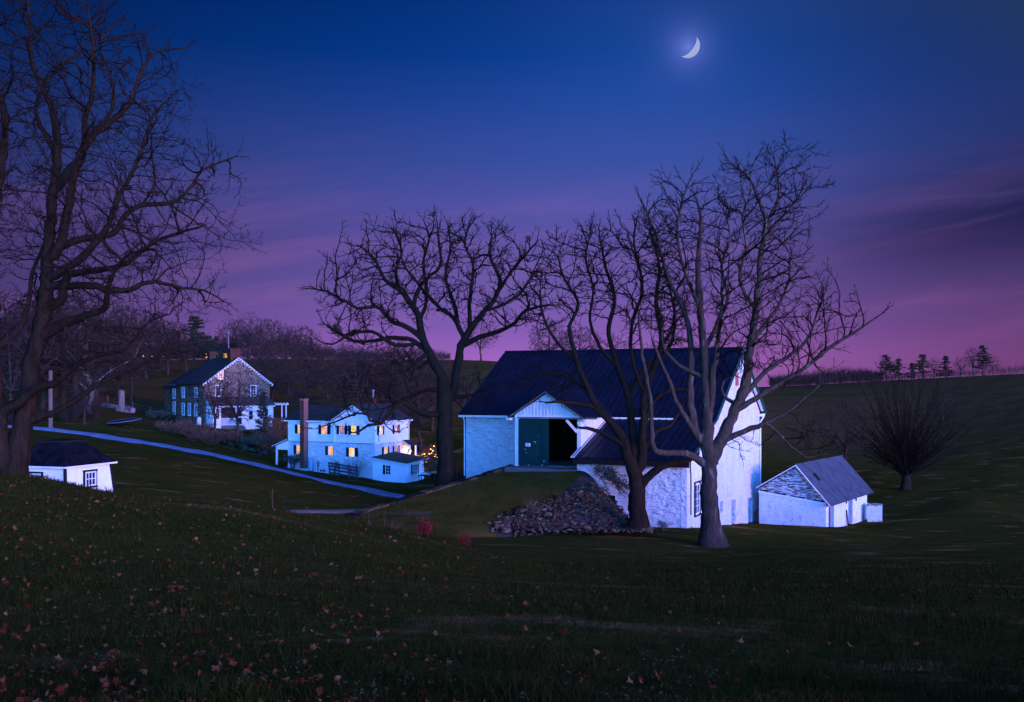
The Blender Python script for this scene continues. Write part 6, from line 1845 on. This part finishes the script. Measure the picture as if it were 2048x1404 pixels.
def wall_vine():
    """leafy climber at the foot of the outshed wall"""
    pr = random.Random(12); c = P(1205, 945, 61.0); root = empty('wall_vine', c, 0, 'climbing vine on the white outshed wall beside the ramp', 'vine')
    ex = Vector((0.9, -0.435, 0)); V = []; T = []; b = MB()
    for k in range(16):
        q = Vector((0, 0, 0)) + ex * pr.uniform(-0.5, 0.7) + Vector((0, 0, 0.25)); pts = [q]
        for _ in range(7):
            q = q + ex * pr.uniform(0.02, 0.30) + Vector((0, 0, pr.uniform(-0.34, 0.05))); pts.append(q)
        b.tube([p - Vector((0.435, 0.9, 0)) * 0.05 for p in pts], 0.012, 3, False)
        for p in pts:
            for _ in range(16):
                c2 = p + ex * pr.gauss(0, 0.10) + Vector((0, 0, pr.gauss(0, 0.10))) - Vector((0.435, 0.9, 0)) * pr.uniform(0.03, 0.16)
                a = Vector((pr.gauss(0, 1), pr.gauss(0, 1), pr.gauss(0, 1))).normalized(); w = a.orthogonal().normalized() * 0.5; s = pr.uniform(0.035, 0.08); n = len(V)
                V += [c2, c2 + a * s + w * s, c2 + a * s * 2, c2 + a * s - w * s]; T.append((n, n + 1, n + 2, n + 3))
    b.build('stems', m_twig, root)
    tag(fastmesh('foliage', np.array([[*v] for v in V]), np.array(T), m_shrub, root), kind='stuff')


wall_vine()


# ------------------------------------------------------------------ stone heap
def rock_mesh(seed, mat):
    pr = random.Random(seed); bm = bmesh.new(); bmesh.ops.create_icosphere(bm, subdivisions=1, radius=0.5)
    sx, sy, sz = pr.uniform(0.9, 1.3), pr.uniform(0.6, 1.0), pr.uniform(0.35, 0.65)
    for v in bm.verts:
        k = pr.uniform(0.78, 1.18); v.co = Vector((v.co.x * sx * k, v.co.y * sy * k, v.co.z * sz * k))
        for ax in range(3):
            v.co[ax] = max(-0.42 * (sx, sy, sz)[ax], min(0.42 * (sx, sy, sz)[ax], v.co[ax]))
    me = bpy.data.meshes.new('stone'); bm.to_mesh(me); bm.free(); me.materials.append(mat); return me


def make_heap():
    pr = random.Random(21)
    variants = [rock_mesh(i, m_stone[i % 5]) for i in range(20)]
    poly = [(975, 1050), (1010, 1028), (1060, 1012), (1120, 992), (1160, 975), (1185, 965), (1215, 985), (1245, 1015), (1300, 1040), (1345, 1052), (1345, 1062), (1290, 1066), (1200, 1073), (1100, 1076), (1030, 1075), (985, 1066)]
    base = P(1150, 1060, 54.5); root = empty('stone_heap', GX(base.x, base.y), 0, 'sprawling heap of loose fieldstones at the foot of the barn ramp', 'stone heap')
    o = root.location
    cand = [p for r in BG for p in r]
    pts = []
    tries = 0
    while len(pts) < 2600 and tries < 120000:
        tries += 1
        if pr.random() < 0.8:
            q = pr.choice(cand) + Vector((pr.gauss(0, 0.25), pr.gauss(0, 0.35), 0))
        else:
            u = pr.uniform(980, 1345); q = P(u, 1065, pr.uniform(51.5, 57.5))
        z = q.z
        u = 1024 + FPX * q.x / q.y; v = HV - FPX * (z - CZ) / q.y
        if not inpoly(np.array([u]), np.array([v]), poly)[0]: continue
        pts.append(Vector((q.x, q.y, z)))
    hz = H([p.x for p in pts], [p.y for p in pts])
    for p, h in zip(pts, hz): p.z = max(p.z, h)
    # soil under the loose stones
    big = pts[:300]; small = pts[300:]
    for p in big:
        me = pr.choice(variants); s = pr.choice((0.20, 0.24, 0.28, 0.34, 0.42, 0.62)) * pr.uniform(0.8, 1.2)
        ob = bpy.data.objects.new('stone', me); COL.objects.link(ob); ob.parent = root
        ob.location = p - o + Vector((0, 0, s * 0.10 + pr.choice((0, 0, 0.06, 0.14)))); ob.scale = (s, s, s)
        ob.rotation_euler = (pr.uniform(-0.5, 0.5), pr.uniform(-0.5, 0.5), pr.uniform(0, 6.28))
    V = []; T = []; mi = []; k = 0
    for p in small:
        me = pr.choice(variants[:]); s = pr.uniform(0.12, 0.30)
        rot = Matrix.Rotation(pr.uniform(0, 6.28), 3, 'Z') @ Matrix.Rotation(pr.uniform(-0.6, 0.6), 3, 'X')
        q = p - o + Vector((0, 0, s * 0.15 + pr.choice((0, 0.04, 0.1))))
        V += [q + rot @ (v.co * s) for v in me.vertices]; T += [tuple(i + k for i in f.vertices) for f in me.polygons]; mi += [variants.index(me) % 5] * len(me.polygons); k += len(me.vertices)
    ob = fastmesh('rubble', np.array([[*v] for v in V]), np.array(T), m_stone, root); ob.data.polygons.foreach_set('material_index', mi); tag(ob, kind='stuff')
    MB().bar(P(1140, 1058, 54.2), P(1178, 1074, 53.0), 0.12, 0.10).build('fallen_rail', m_dark, None)
    f = bpy.data.objects['fallen_rail']; tag(f, 'dark broken rail lying across the front of the stone heap', 'rail')


make_heap()


# rock garden wall below the stone house
def rock_row(name, label, pts, seed, n, s0, s1):
    pr = random.Random(seed); ps = [G(*p) for p in pts]; root = empty(name, ps[0], 0, label, 'wall'); o = root.location
    vs = [rock_mesh(seed * 50 + i, m_stone[(1, 2, 2, 0)[i % 4]]) for i in range(8)]
    for i in range(n):
        t = pr.random() * (len(ps) - 1); k = min(int(t), len(ps) - 2); q = ps[k].lerp(ps[k + 1], t - k)
        q = GX(q.x + pr.gauss(0, 0.25), q.y + pr.gauss(0, 0.35), pr.uniform(0, 0.45)); s = pr.uniform(s0, s1)
        ob = bpy.data.objects.new('stone', pr.choice(vs)); COL.objects.link(ob); ob.parent = root; ob.location = q - o; ob.scale = (s, s, s); ob.rotation_euler = (0, 0, pr.uniform(0, 6.28))


rock_row('rock_garden_wall', 'dark tumbled stone wall of the rock garden below the stone house', ((438, 880, 121), (480, 888, 118), (530, 896, 115)), 5, 90, 0.5, 1.0)


# ------------------------------------------------------------------ yard things
def make_pole(label, u, v0, v1, Y, r, mat=None, arm=False):
    g = G(u, v0, Y); top = P(u, v1, Y); h = top.z - g.z
    root = empty('utility_pole', g, 0, label, 'pole')
    MB().tube([(0, 0, -0.5), (0.01, 0, h * 0.5), (0.0, 0, h)], [r, r * 0.9, r * 0.75], 8).build('shaft', mat or m_pole, root)
    if arm:
        MB().bar((-0.9, 0, h - 0.5), (0.9, 0, h - 0.5), 0.1).build('crossarm', m_greywood, root)
    MB().tube([(0, 0, h), (0, 0, h + 0.06)], [r * 0.8, r * 0.5], 8).build('cap', m_galv, root)
    return root


make_pole('stout wooden utility pole beside the drive near the huge tree', 101, 857, 742, 112, 0.26)
make_pole('thin pale pole in the far thicket by the brick house', 457, 718, 660, 238, 0.15, m_greywood, True)
make_pole('thin pale pole on the ridge between larch and oak', 677, 719, 690, 262, 0.2, m_galv)
make_pole('small pale pole at the edge of the right-hand woods', 1640, 770, 746, 255, 0.08, m_fence)


def make_lamp(label, u, v0, v1, Y, pole=True):
    g = G(u, v0, Y); lz = P(u, v1, Y).z - g.z
    root = empty('street_lamp', g, 0, label, 'lamp')
    if pole:
        t = P(u, 672, Y).z - g.z
        MB().tube([(0, 0, -0.4), (0, 0, t)], [0.2, 0.13], 6).build('post', m_galv, root)
    else:
        MB().tube([(0, 0, -0.4), (0, 0, lz)], [0.08, 0.06], 6).build('post', m_dark, root)
    b = MB()
    for k in range(5):
        a0 = -1.2 + k * 0.6
    MB().tube([(0, -0.25, lz - 0.28), (0, -0.25, lz - 0.1), (0, -0.25, lz + 0.12), (0, -0.25, lz + 0.3)], [0.12, 0.30, 0.30, 0.10], 8).build('lamp_globe', m_glow, root)
    ld = bpy.data.lights.new('street_lamp_light', 'POINT'); ld.energy = 5.0 if pole else 2.0; ld.color = (1.0, 0.6, 0.25); ld.shadow_soft_size = 0.3
    lo = bpy.data.objects.new('street_lamp_light', ld); COL.objects.link(lo); lo.parent = root; lo.location = (0, -0.9, lz)


make_lamp('bright amber street lamp on the left ridge road', 305, 720, 712, 255)
make_lamp('smaller amber lamp just left of the bright ridge lamp', 286, 720, 713, 258, False)


def make_ridge_fence():
    root = empty('roadside_fence', G(265, 720, 257), 0, 'low roadside fence along the left ridge', 'fence'); o = root.location
    pts = [G(u, 720, 257) for u in range(262, 392, 10)]
    for p in pts: MB().bar(p - o - Vector((0, 0, 0.3)), p - o + Vector((0, 0, 0.95)), 0.10).build('post', m_greywood, root)
    for z in (0.45, 0.85):
        for a, b in zip(pts[:-1], pts[1:]): MB().bar(a - o + Vector((0, -0.06, z)), b - o + Vector((0, -0.06, z)), 0.04, 0.10).build('rail', m_greywood, root)


make_ridge_fence()
ribbon('ridge_road', [P(u, 720, Y).xy for u, Y in ((-300, 262), (0, 261), (250, 260.5), (420, 261), (560, 264))], [4, 4, 4, 4, 4], m_gravel, n=30, lift=0.08)


def make_car():
    g = G(325, 719, 259.5)
    root = empty('car', g, 0.05, 'small dark car with red tail lights on the ridge road', 'car')
    mb = M('dark_car_paint', (0.03, 0.03, 0.05), rough=0.3, spec=0.5)
    b = MB(); prof = [(-2.1, 0.35), (2.1, 0.35), (2.15, 0.75), (1.2, 0.9), (-1.9, 0.92), (-2.15, 0.7)]
    b.prism([(x, -0.82, z) for x, z in prof], (0, 1.64, 0)).build('body', mb, root)
    b = MB(); prof = [(-1.75, 0.93), (1.0, 0.91), (0.45, 1.42), (-1.2, 1.45)]
    b.prism([(x, -0.74, z) for x, z in prof], (0, 1.48, 0)).build('cabin', m_glass, root)
    for x in (-1.3, 1.3):
        for y in (-0.84, 0.64): MB().tube([(x, y, 0.33), (x, y + 0.2, 0.33)], 0.33, 10).build('wheel', m_dark, root)
    for y in (-0.72, 0.46): bx('tail_light', m_tail, root, -2.22, -2.16, y, y + 0.26, 0.6, 0.78)
    for y in (-0.72, 0.46): bx('headlight', m_glow, root, 2.16, 2.2, y, y + 0.24, 0.6, 0.74)


make_car()


def make_brick_house():
    g = G(438, 726, 262) - Vector((0, 0, 1.2))
    root = empty('brick_house', g, 0.3, 'far brick house with two lit windows among the ridge trees', 'house')
    bx('wall', m_brick, root, -4.5, 4.5, 0, 7, -1, 3.6)
    for s_ in (-1, 1):
        slope_roof(root, 'roof', m_asphalt, (-4.8, 3.5 + s_ * 3.9, 3.4), (4.8, 3.5 + s_ * 3.9, 3.4), (4.8, 3.5, 5.6), (-4.8, 3.5, 5.6), 0.15)
    MB().prism([(-4.5, 0, 3.6), (-4.5, 7, 3.6), (-4.5, 3.5, 5.4)], (9.0, 0, 0)).build('attic', m_brick, root)
    bx('chimney', m_brick, root, 3.4, 4.3, 3, 4, 4.5, 6.8)
    for x, p in ((-2.9, m_lit), (-0.6, m_glass), (1.6, m_lit), (3.2, m_glass)): window(root, (x, 0, 2.2), X_, -Y_, 0.7, 1.1, pane=p)


make_brick_house()


def make_pergola():
    g = G(548, 845, 150); t = P(548, 806, 150).z - g.z
    root = empty('pergola', g, math.atan2(0.6, 0.8) - 0.45, 'white pergola on turned posts right of the stone house', 'pergola')
    for x, y in ((-0.9, 0), (1.15, 0), (-0.3, 2.2), (1.7, 2.2)):
        MB().tube([(x, y, -0.8), (x, y, 0.15), (x, y, 0.2), (x, y, t - 0.35), (x, y, t - 0.3)], [0.19, 0.19, 0.13, 0.11, 0.18], 8).build('post', m_trim, root)
    for y in (0, 2.2): MB().bar((-1.4, y, t - 0.2), (2.1, y, t - 0.2), 0.12, 0.22).build('beam', m_trim, root)
    for k in range(8): MB().bar((-1.3 + k * 0.46, -0.6, t - 0.02), (-1.3 + k * 0.46, 2.9, t - 0.02), 0.08, 0.14).build('rafter', m_trim, root)
    tb = G(553, 846, 149)
    tr = empty('garden_table', tb, 0.3, 'small dark garden table under the white pergola', 'table')
    bx('table_top', m_dark, tr, -0.6, 0.6, -0.4, 0.4, 0.72, 0.77)
    for x in (-0.5, 0.45):
        for y in (-0.35, 0.3): bx('leg', m_dark, tr, x, x + 0.05, y, y + 0.05, -0.2, 0.72)


make_pergola()


def make_trampoline():
    g = G(250, 855, 121); r_ = 2.0
    root = empty('trampoline', g, 0, 'round trampoline with pale rim on the lawn left of the stone house', 'trampoline')
    root.rotation_euler = (R(5), R(-6), 0)
    n = 28; z = 0.75
    ring = [(math.cos(k * math.tau / n) * r_, math.sin(k * math.tau / n) * r_, z) for k in range(n)]
    MB().prism([(x * 0.88, y * 0.88, z) for x, y, z in ring], (0, 0, 0.02)).build('mat', M('trampoline_mat', (0.02, 0.02, 0.05), rough=0.6), root)
    b = MB()
    for k in range(n):
        a, c = ring[k], ring[(k + 1) % n]
        b.hexa([(a[0] * .88, a[1] * .88, z), (a[0], a[1], z), (c[0], c[1], z), (c[0] * .88, c[1] * .88, z)], [(a[0] * .88, a[1] * .88, z + .05), (a[0], a[1], z + .05), (c[0], c[1], z + .05), (c[0] * .88, c[1] * .88, z + .05)])
    b.build('rim_pad', m_paleglass, root)
    MB().tube([*[(x, y, z - 0.03) for x, y, z in ring], (ring[0][0], ring[0][1], z - 0.03)], 0.035, 5, False).build('frame', m_galv, root)
    for k in range(0, n, 7):
        a = ring[k]; c = ring[(k + 3) % n]
        MB().tube([(a[0], a[1], z), (a[0], a[1], -0.1), (c[0], c[1], -0.1), (c[0], c[1], z)], 0.03, 5).build('leg', m_dark, root)


make_trampoline()


def make_stump():
    g = G(243, 824, 144); t = P(243, 780, 144).z - g.z
    root = empty('tree_stump', g, 0, 'tall pale broken tree stump on the left lawn', 'stump')
    pr = random.Random(3); V = []; n = 14; rings = [(-.3, 1.0), (0.0, 0.85), (0.3, 0.55), (0.8, 0.46), (1.6, 0.44), (t * 0.8, 0.45), (t, 0.44)]
    for i, (z, r_) in enumerate(rings):
        for k in range(n):
            a = k * math.tau / n; fl = 1 + (0.45 * math.cos(5 * a) if z < 0.4 else 0) + pr.uniform(-.06, .06)
            V.append((math.cos(a) * r_ * fl, math.sin(a) * r_ * fl, z + (pr.uniform(-0.22, 0.1) if i == len(rings) - 1 else 0)))
    F_ = [(i * n + k, i * n + (k + 1) % n, (i + 1) * n + (k + 1) % n, (i + 1) * n + k) for i in range(len(rings) - 1) for k in range(n)] + [tuple((len(rings) - 1) * n + k for k in range(n))]
    mk('trunk', V, F_, M('weathered_stump', (0.26, 0.21, 0.19), (0.12, 0.095, 0.085), 2.5, 1.0, 5, 0.95, stretch=(2, 2, 0.6), bdist=0.08), root, True)
    for i, (u0, u1, vv, Y, r_, lb) in enumerate(((205, 236, 814, 148, 0.40, 'fallen grey log left of the broken stump'), (246, 266, 815, 147, 0.48, 'short fallen log right of the broken stump'))):
        a, b = G(u0, vv, Y + 1.5), G(u1, vv, Y); c = (a + b) / 2
        rt = empty('fallen_log', c, 0, lb, 'log')
        MB().tube([a - c + Vector((0, 0, r_ * .8)), Vector((0, 0, r_ * .85)), b - c + Vector((0, 0, r_ * .8))], [r_ * .85, r_, r_ * .95], 10).build('log', m_greywood, rt)
        MB().tube([b - c + Vector((0, 0, r_ * .8)), b - c + (b - a).normalized() * 0.01 + Vector((0, 0, r_ * .8))], [r_ * .7, r_ * .68], 10).build('cut_end', m_quoin, rt)


make_stump()


def make_wire_fence():
    pts = [G(u, 835, Y) for u, Y in ((172, 158), (215, 157), (265, 156), (300, 157), (326, 158))]
    root = empty('wire_fence', pts[0], 0, 'sagging wire fence behind the stump and logs', 'fence'); o = root.location
    for p in pts: MB().tube([p - o - Vector((0, 0, .3)), p - o + Vector((0.03, 0, 1.5))], 0.07, 5).build('post', m_greywood, root)
    for z in (0.5, 0.9, 1.3):
        for a, b in zip(pts[:-1], pts[1:]): MB().tube([a - o + Vector((0, 0, z)), (a + b) / 2 - o + Vector((0, 0, z - 0.08)), b - o + Vector((0, 0, z))], 0.018, 3, False).build('wire', m_galv, root)


make_wire_fence()


def tank(label, p, h, r_, mat, name='gas_tank'):
    root = empty(name, p, 0, label, 'tank')
    MB().tube([(0, 0, 0), (0, 0, 0.05), (0, 0, h * 0.85), (0, 0, h * 0.95), (0, 0, h)], [r_ * 0.9, r_, r_, r_ * 0.75, r_ * 0.3], 12).build('body', mat, root, True)
    MB().tube([(0, 0, h), (0, 0, h + 0.10)], [r_ * 0.35, r_ * 0.30], 8).build('valve', m_galv, root)
    MB().tube([(0, 0, -0.06), (0, 0, 0.01)], r_ * 0.85, 10).build('foot_ring', m_dark, root)


tank('pale blue gas cylinder against the white farmhouse wall', fw(-7.65, -0.15, 0.05), 1.25, 0.24, m_tank)
tank('white gas tank at the front corner of the stone house', G(398, 852, 138.2) + Vector((0, 0, 0.05)), 1.15, 0.30, m_wtank)


def make_board_fence():
    a, b = fw(-3.9, -2.1), fw(-0.15, -2.6)
    root = empty('board_fence', a, 0, 'short dark board fence standing in front of the farmhouse', 'fence'); o = a
    d = (b - a)
    for k, t in enumerate((0.02, 0.36, 0.70, 0.98)):
        p = d * t; p.z = h1(a.x + p.x, a.y + p.y) - a.z
        MB().bar(p - Vector((0, 0, 0.3)), p + Vector((-0.12, -0.05, 1.28)), 0.13).build('post', m_fence, root)
    for z in (0.25, 0.58, 0.91, 1.18):
        MB().bar(d * 0.0 + Vector((0, -0.09, z)), d * 0.36 + Vector((0, -0.09, z - 0.02)), 0.04, 0.16).build('board', m_fence, root)
        MB().bar(d * 0.35 + Vector((0, -0.14, z - 0.02)), d * 1.0 + Vector((0, -0.10, z - 0.1)), 0.04, 0.16).build('board', m_fence, root)


make_board_fence()


def make_yard_bits():
    p = fw(5.0, 1.6, 0.0); root = empty('covered_grill', p, -0.3, 'low table heaped with a white tarp by the farmhouse annex', 'table')
    bx('table_top', m_dark, root, -0.8, 0.8, -0.4, 0.4, 0.50, 0.56)
    for x in (-0.7, 0.62):
        for y in (-0.35, 0.28): bx('leg', m_dark, root, x, x + 0.07, y, y + 0.07, -0.5, 0.5)
    pr = random.Random(4); V = []; n = 9
    for i in range(n):
        for j in range(6):
            f = math.sin(math.pi * i / (n - 1)) * math.sin(math.pi * (j + 0.3) / 5.6)
            V.append((-0.8 + 1.6 * i / (n - 1), -0.42 + 0.84 * j / 5, 0.57 + max(0, f) * pr.uniform(0.2, 0.5)))
    mk('tarp', V, [(i * 6 + j, (i + 1) * 6 + j, (i + 1) * 6 + j + 1, i * 6 + j + 1) for i in range(n - 1) for j in range(5)], m_tarp, root)
    root.name = 'yard_table'
    p = fw(7.0, 0.6, 0.0); root = empty('farm_cart', p, 0.2, 'dark farm cart with a yellow board beside the oak trunk', 'cart')
    bx('bed', m_dark, root, -0.7, 0.7, -0.45, 0.45, 0.55, 0.68)
    for y in (-0.47, 0.42): bx('side_board', m_dark, root, -0.7, 0.7, y, y + 0.05, 0.68, 0.95)
    bx('yellow_board', m_yellow, root, -0.85, 0.75, -0.52, -0.475, 0.86, 1.08)
    for x in (-0.4, 0.4):
        for y in (-0.56, 0.48): MB().tube([(x, y, 0.32), (x, y + 0.08, 0.32)], 0.32, 12).build('wheel', m_dark, root)
    MB().bar((0.7, 0, 0.5), (1.5, 0, 0.25), 0.07).build('handle', m_greywood, root)
    p = FARM_M @ Vector((-11.35, 1.2, 0.33)); root = empty('storage_tub', p, 0, 'blue plastic tub on the dark side porch of the farmhouse', 'tub')
    MB().hexa([(-.32, -.22, 0), (.32, -.22, 0), (.32, .22, 0), (-.32, .22, 0)], [(-.4, -.28, .42), (.4, -.28, .42), (.4, .28, .42), (-.4, .28, .42)]).build('tub', m_blue, root)
    bx('lid', m_blue, root, -.43, .43, -.31, .31, .425, .47)
    # leaf nest in the oak
    V = []; T = []; rn = np.random.default_rng(5)
    clump(V, T, np.zeros(3), 0.30, 260, rn, 1.1, 0.16, 0.03)
    o = fastmesh('squirrel_nest', np.vstack(V), np.vstack(T), m_drybush); o.location = P(673, 656, T2Y + 1.9)
    tag(o, 'dark ball of leaves, a nest, in the left twigs of the oak', 'nest')


make_yard_bits()


# ------------------------------------------------------------------ grass and fallen leaves
def make_grass():
    rn = np.random.default_rng(3)
    def blades(N, y0, y1, hgt, wid, name, mat, pw, tuft):
        y = y0 + (y1 - y0) * rn.random(N) ** pw; x = (rn.random(N) * 2 - 1) * 0.60 * y
        z = H(x, y)
        t = 0.5 + 0.5 * np.sin(x * 2.1 + 1.7 * np.sin(y * 1.9)) * np.sin(y * 2.7 + 1.3 * np.cos(x * 1.3))
        t2 = rn.random(N)
        h = hgt * (0.45 + 0.7 * t2) * (1 + tuft * t ** 3)
        w = wid * (0.7 + 0.6 * rn.random(N)) * np.clip(y / y0 * 0.55, 1, 5)
        a = rn.random(N) * math.tau; b = rn.random(N) * math.tau; ln = h * rn.uniform(0.2, 1.0, N)
        r_ = np.stack([np.cos(a) * w, np.sin(a) * w, np.zeros(N)], 1)
        o = np.stack([x, y, z - 0.01], 1)
        m_ = o + np.stack([np.cos(b) * ln * 0.35, np.sin(b) * ln * 0.35, h * 0.6], 1)
        e = o + np.stack([np.cos(b) * ln, np.sin(b) * ln, h * (1.0 - 0.25 * ln / h)], 1)
        if tuft:
            V = np.stack([o - r_, o + r_, m_ + r_ * 0.7, m_ - r_ * 0.7, e], 1).reshape(-1, 3); k = np.arange(N)[:, None] * 5
            T = np.concatenate([k + np.array([0, 1, 2]), k + np.array([0, 2, 3]), k + np.array([3, 2, 4])], 1).reshape(-1, 3)
        else:
            V = np.stack([o - r_, o + r_, e], 1).reshape(-1, 3); T = np.arange(3 * N).reshape(-1, 3)
        return fastmesh(name, V, T, mat)
    tag(blades(150000, 4.3, 34, 0.07, 0.0024, 'long_grass', m_blade, 2.4, 1.9), 'dark uncut grass in the foreground', 'grass', kind='stuff')
    tag(blades(300000, 4.5, 80, 0.042, 0.0022, 'lawn_grass', m_blade2, 0.8, 0), 'short mown grass of the slope beyond the foreground', 'grass', kind='stuff')


make_grass()


def make_bank_grass():
    rn = np.random.default_rng(9); A = np.array([[[*p] for p in r] for r in BG]); n, k = A.shape[:2]; N = 60000
    i = rn.integers(0, n - 1, N); j = rn.integers(0, int(k * 0.62), N); a = rn.random((N, 1)); b = rn.random((N, 1))
    o = (A[i, j] * (1 - a) + A[i + 1, j] * a) * (1 - b) + (A[i, j + 1] * (1 - a) + A[i + 1, j + 1] * a) * b
    u = 1024 + FPX * o[:, 0] / o[:, 1]; v = HV - FPX * (o[:, 2] - CZ) / o[:, 1]
    keep = ~inpoly(u, v, [(1000, 1052), (1060, 1016), (1120, 992), (1150, 967), (1165, 935), (1320, 935), (1345, 1080), (1000, 1078)])
    o = o[keep]; N = len(o); h = rn.uniform(0.03, 0.10, N); t = rn.random(N) * math.tau; w = np.stack([np.cos(t), np.sin(t), 0 * t], 1) * 0.013
    e = o + np.stack([rn.normal(0, 0.05, N), rn.normal(0, 0.05, N), h], 1)
    V = np.stack([o - w, o + w, e], 1).reshape(-1, 3)
    tag(fastmesh('bank_grass', V, np.arange(3 * N).reshape(-1, 3), m_bank), 'rough short grass on the ramp up to the barn', 'grass', kind='stuff')


make_bank_grass()


def leaf_outline():
    pts = []
    lob = [(-150, .40), (-118, .66), (-95, .50), (-62, .90), (-42, .56), (-20, .70), (0, 1.0), (20, .70), (42, .56), (62, .90), (95, .50), (118, .66), (150, .40)]
    return [(r_ * math.sin(R(a)), r_ * math.cos(R(a))) for a, r_ in lob]


def make_leaves():
    pr = random.Random(17); out = leaf_outline()
    def verts(pr):
        cx, cy = pr.uniform(-0.8, 1.4), pr.uniform(-0.7, 1.4); tw = pr.uniform(-0.8, 0.8)
        vs = [(0, 0, 0)]
        for x, y in out:
            x *= pr.uniform(0.85, 1.12); y *= pr.uniform(0.85, 1.12)
            vs.append((x * (1 - 0.25 * abs(cx)), y * (1 - 0.25 * abs(cy)), 0.45 * cx * x * x + 0.45 * cy * y * y + tw * x * y + pr.uniform(-.05, .08)))
        vs += [(0.03, -0.05, 0), (0.06, -0.75, 0.12), (0.0, -0.75, 0.14)]
        return vs
    n = len(out); fs = [(0, i + 1, i + 2) for i in range(n - 1)] + [(0, n, 1), (n + 1, n + 2, n + 3)]
    meshes = []
    for i in range(16):
        me = bpy.data.meshes.new('fallen_leaf'); me.from_pydata(verts(pr), [], fs); me.materials.append(m_leaf[(0, 1, 3, 0, 1, 3, 0, 2)[i % 8]]); meshes.append(me)
    def spot():
        while True:
            u = pr.uniform(-30, 2080); Y = 5.2 + 25 * pr.random() ** 1.7
            cl = 0.35 + 0.65 * (0.5 + 0.5 * math.sin(u * 0.017 + 2.1 * math.sin(Y * 0.9))) * (0.5 + 0.5 * math.sin(Y * 1.9 + u * 0.006)) ** 0.5
            if pr.random() < cl * max(0.10, 1.12 - u / 1500.0) * (1.0 if u < 1000 else 0.8): break
        return (u - 1024) / FPX * Y, Y
    sp = [spot() for _ in range(2000)]
    sp.sort(key=lambda q: q[1])
    zs = H([q[0] for q in sp], [q[1] for q in sp])
    near = sp[:300]
    for i, (x, y) in enumerate(near):
        o = bpy.data.objects.new('fallen_leaf', pr.choice(meshes)); COL.objects.link(o)
        s = pr.uniform(0.022, 0.050); o.scale = (s, s, s); o.location = (x, y, zs[i] + pr.uniform(0.012, 0.06))
        o.rotation_euler = (pr.gauss(0, 0.7), pr.gauss(0, 0.7), pr.uniform(0, 6.28))
        tag(o, 'dry russet maple leaf lying in the foreground grass', 'leaf', 'fallen leaves in the foreground grass')
    V = []; T = []; mi = []
    for i, (x, y) in enumerate(sp[300:], 300):
        k = len(V); s = pr.uniform(0.025, 0.052) * (1 + 0.03 * max(0, y - 10)); rot = Matrix.Rotation(pr.uniform(0, 6.28), 3, 'Z') @ Matrix.Rotation(pr.gauss(0, 0.5), 3, 'X') @ Matrix.Rotation(pr.gauss(0, 0.5), 3, 'Y')
        V += [tuple(rot @ (Vector(v) * s) + Vector((x, y, zs[i] + 0.035))) for v in verts(pr)]; T += [(k + a, k + b, k + c) for a, b, c in fs]; mi += [pr.choice((0, 0, 1, 1, 2, 3))] * len(fs)
    o = fastmesh('leaf_litter', np.array(V), np.array(T), m_leaf); o.data.polygons.foreach_set('material_index', mi)
    tag(o, 'scattered dry leaves over the sloping lawn', 'leaves', kind='stuff')
    # pale low weeds among the foreground grass
    V = []; T = []; fz = []
    for _ in range(110):
        u = pr.uniform(-20, 1500) if pr.random() < 0.85 else pr.uniform(0, 2048); Y = pr.uniform(5.4, 9.2); x = (u - 1024) / FPX * Y; fz.append((x, Y))
    hz = H([a for a, b in fz], [b for a, b in fz])
    for (x, y), z in zip(fz, hz):
        for _ in range(9):
            c = Vector((x + pr.gauss(0, 0.05), y + pr.gauss(0, 0.05), z + pr.uniform(0.03, 0.085))); a = Vector((pr.gauss(0, 1), pr.gauss(0, 1), pr.gauss(0, 0.4))).normalized()
            w = a.orthogonal().normalized() * 0.42; s = pr.uniform(0.007, 0.017); k = len(V)
            V += [c, c + a * s + w * s, c + a * 2 * s, c + a * s - w * s]; T.append((k, k + 1, k + 2, k + 3))
    o = fastmesh('ground_weeds', np.array([[*v] for v in V]), np.array(T), m_frost); tag(o, 'small pale leaves of low weeds among the foreground grass', 'weeds', kind='stuff')


make_leaves()
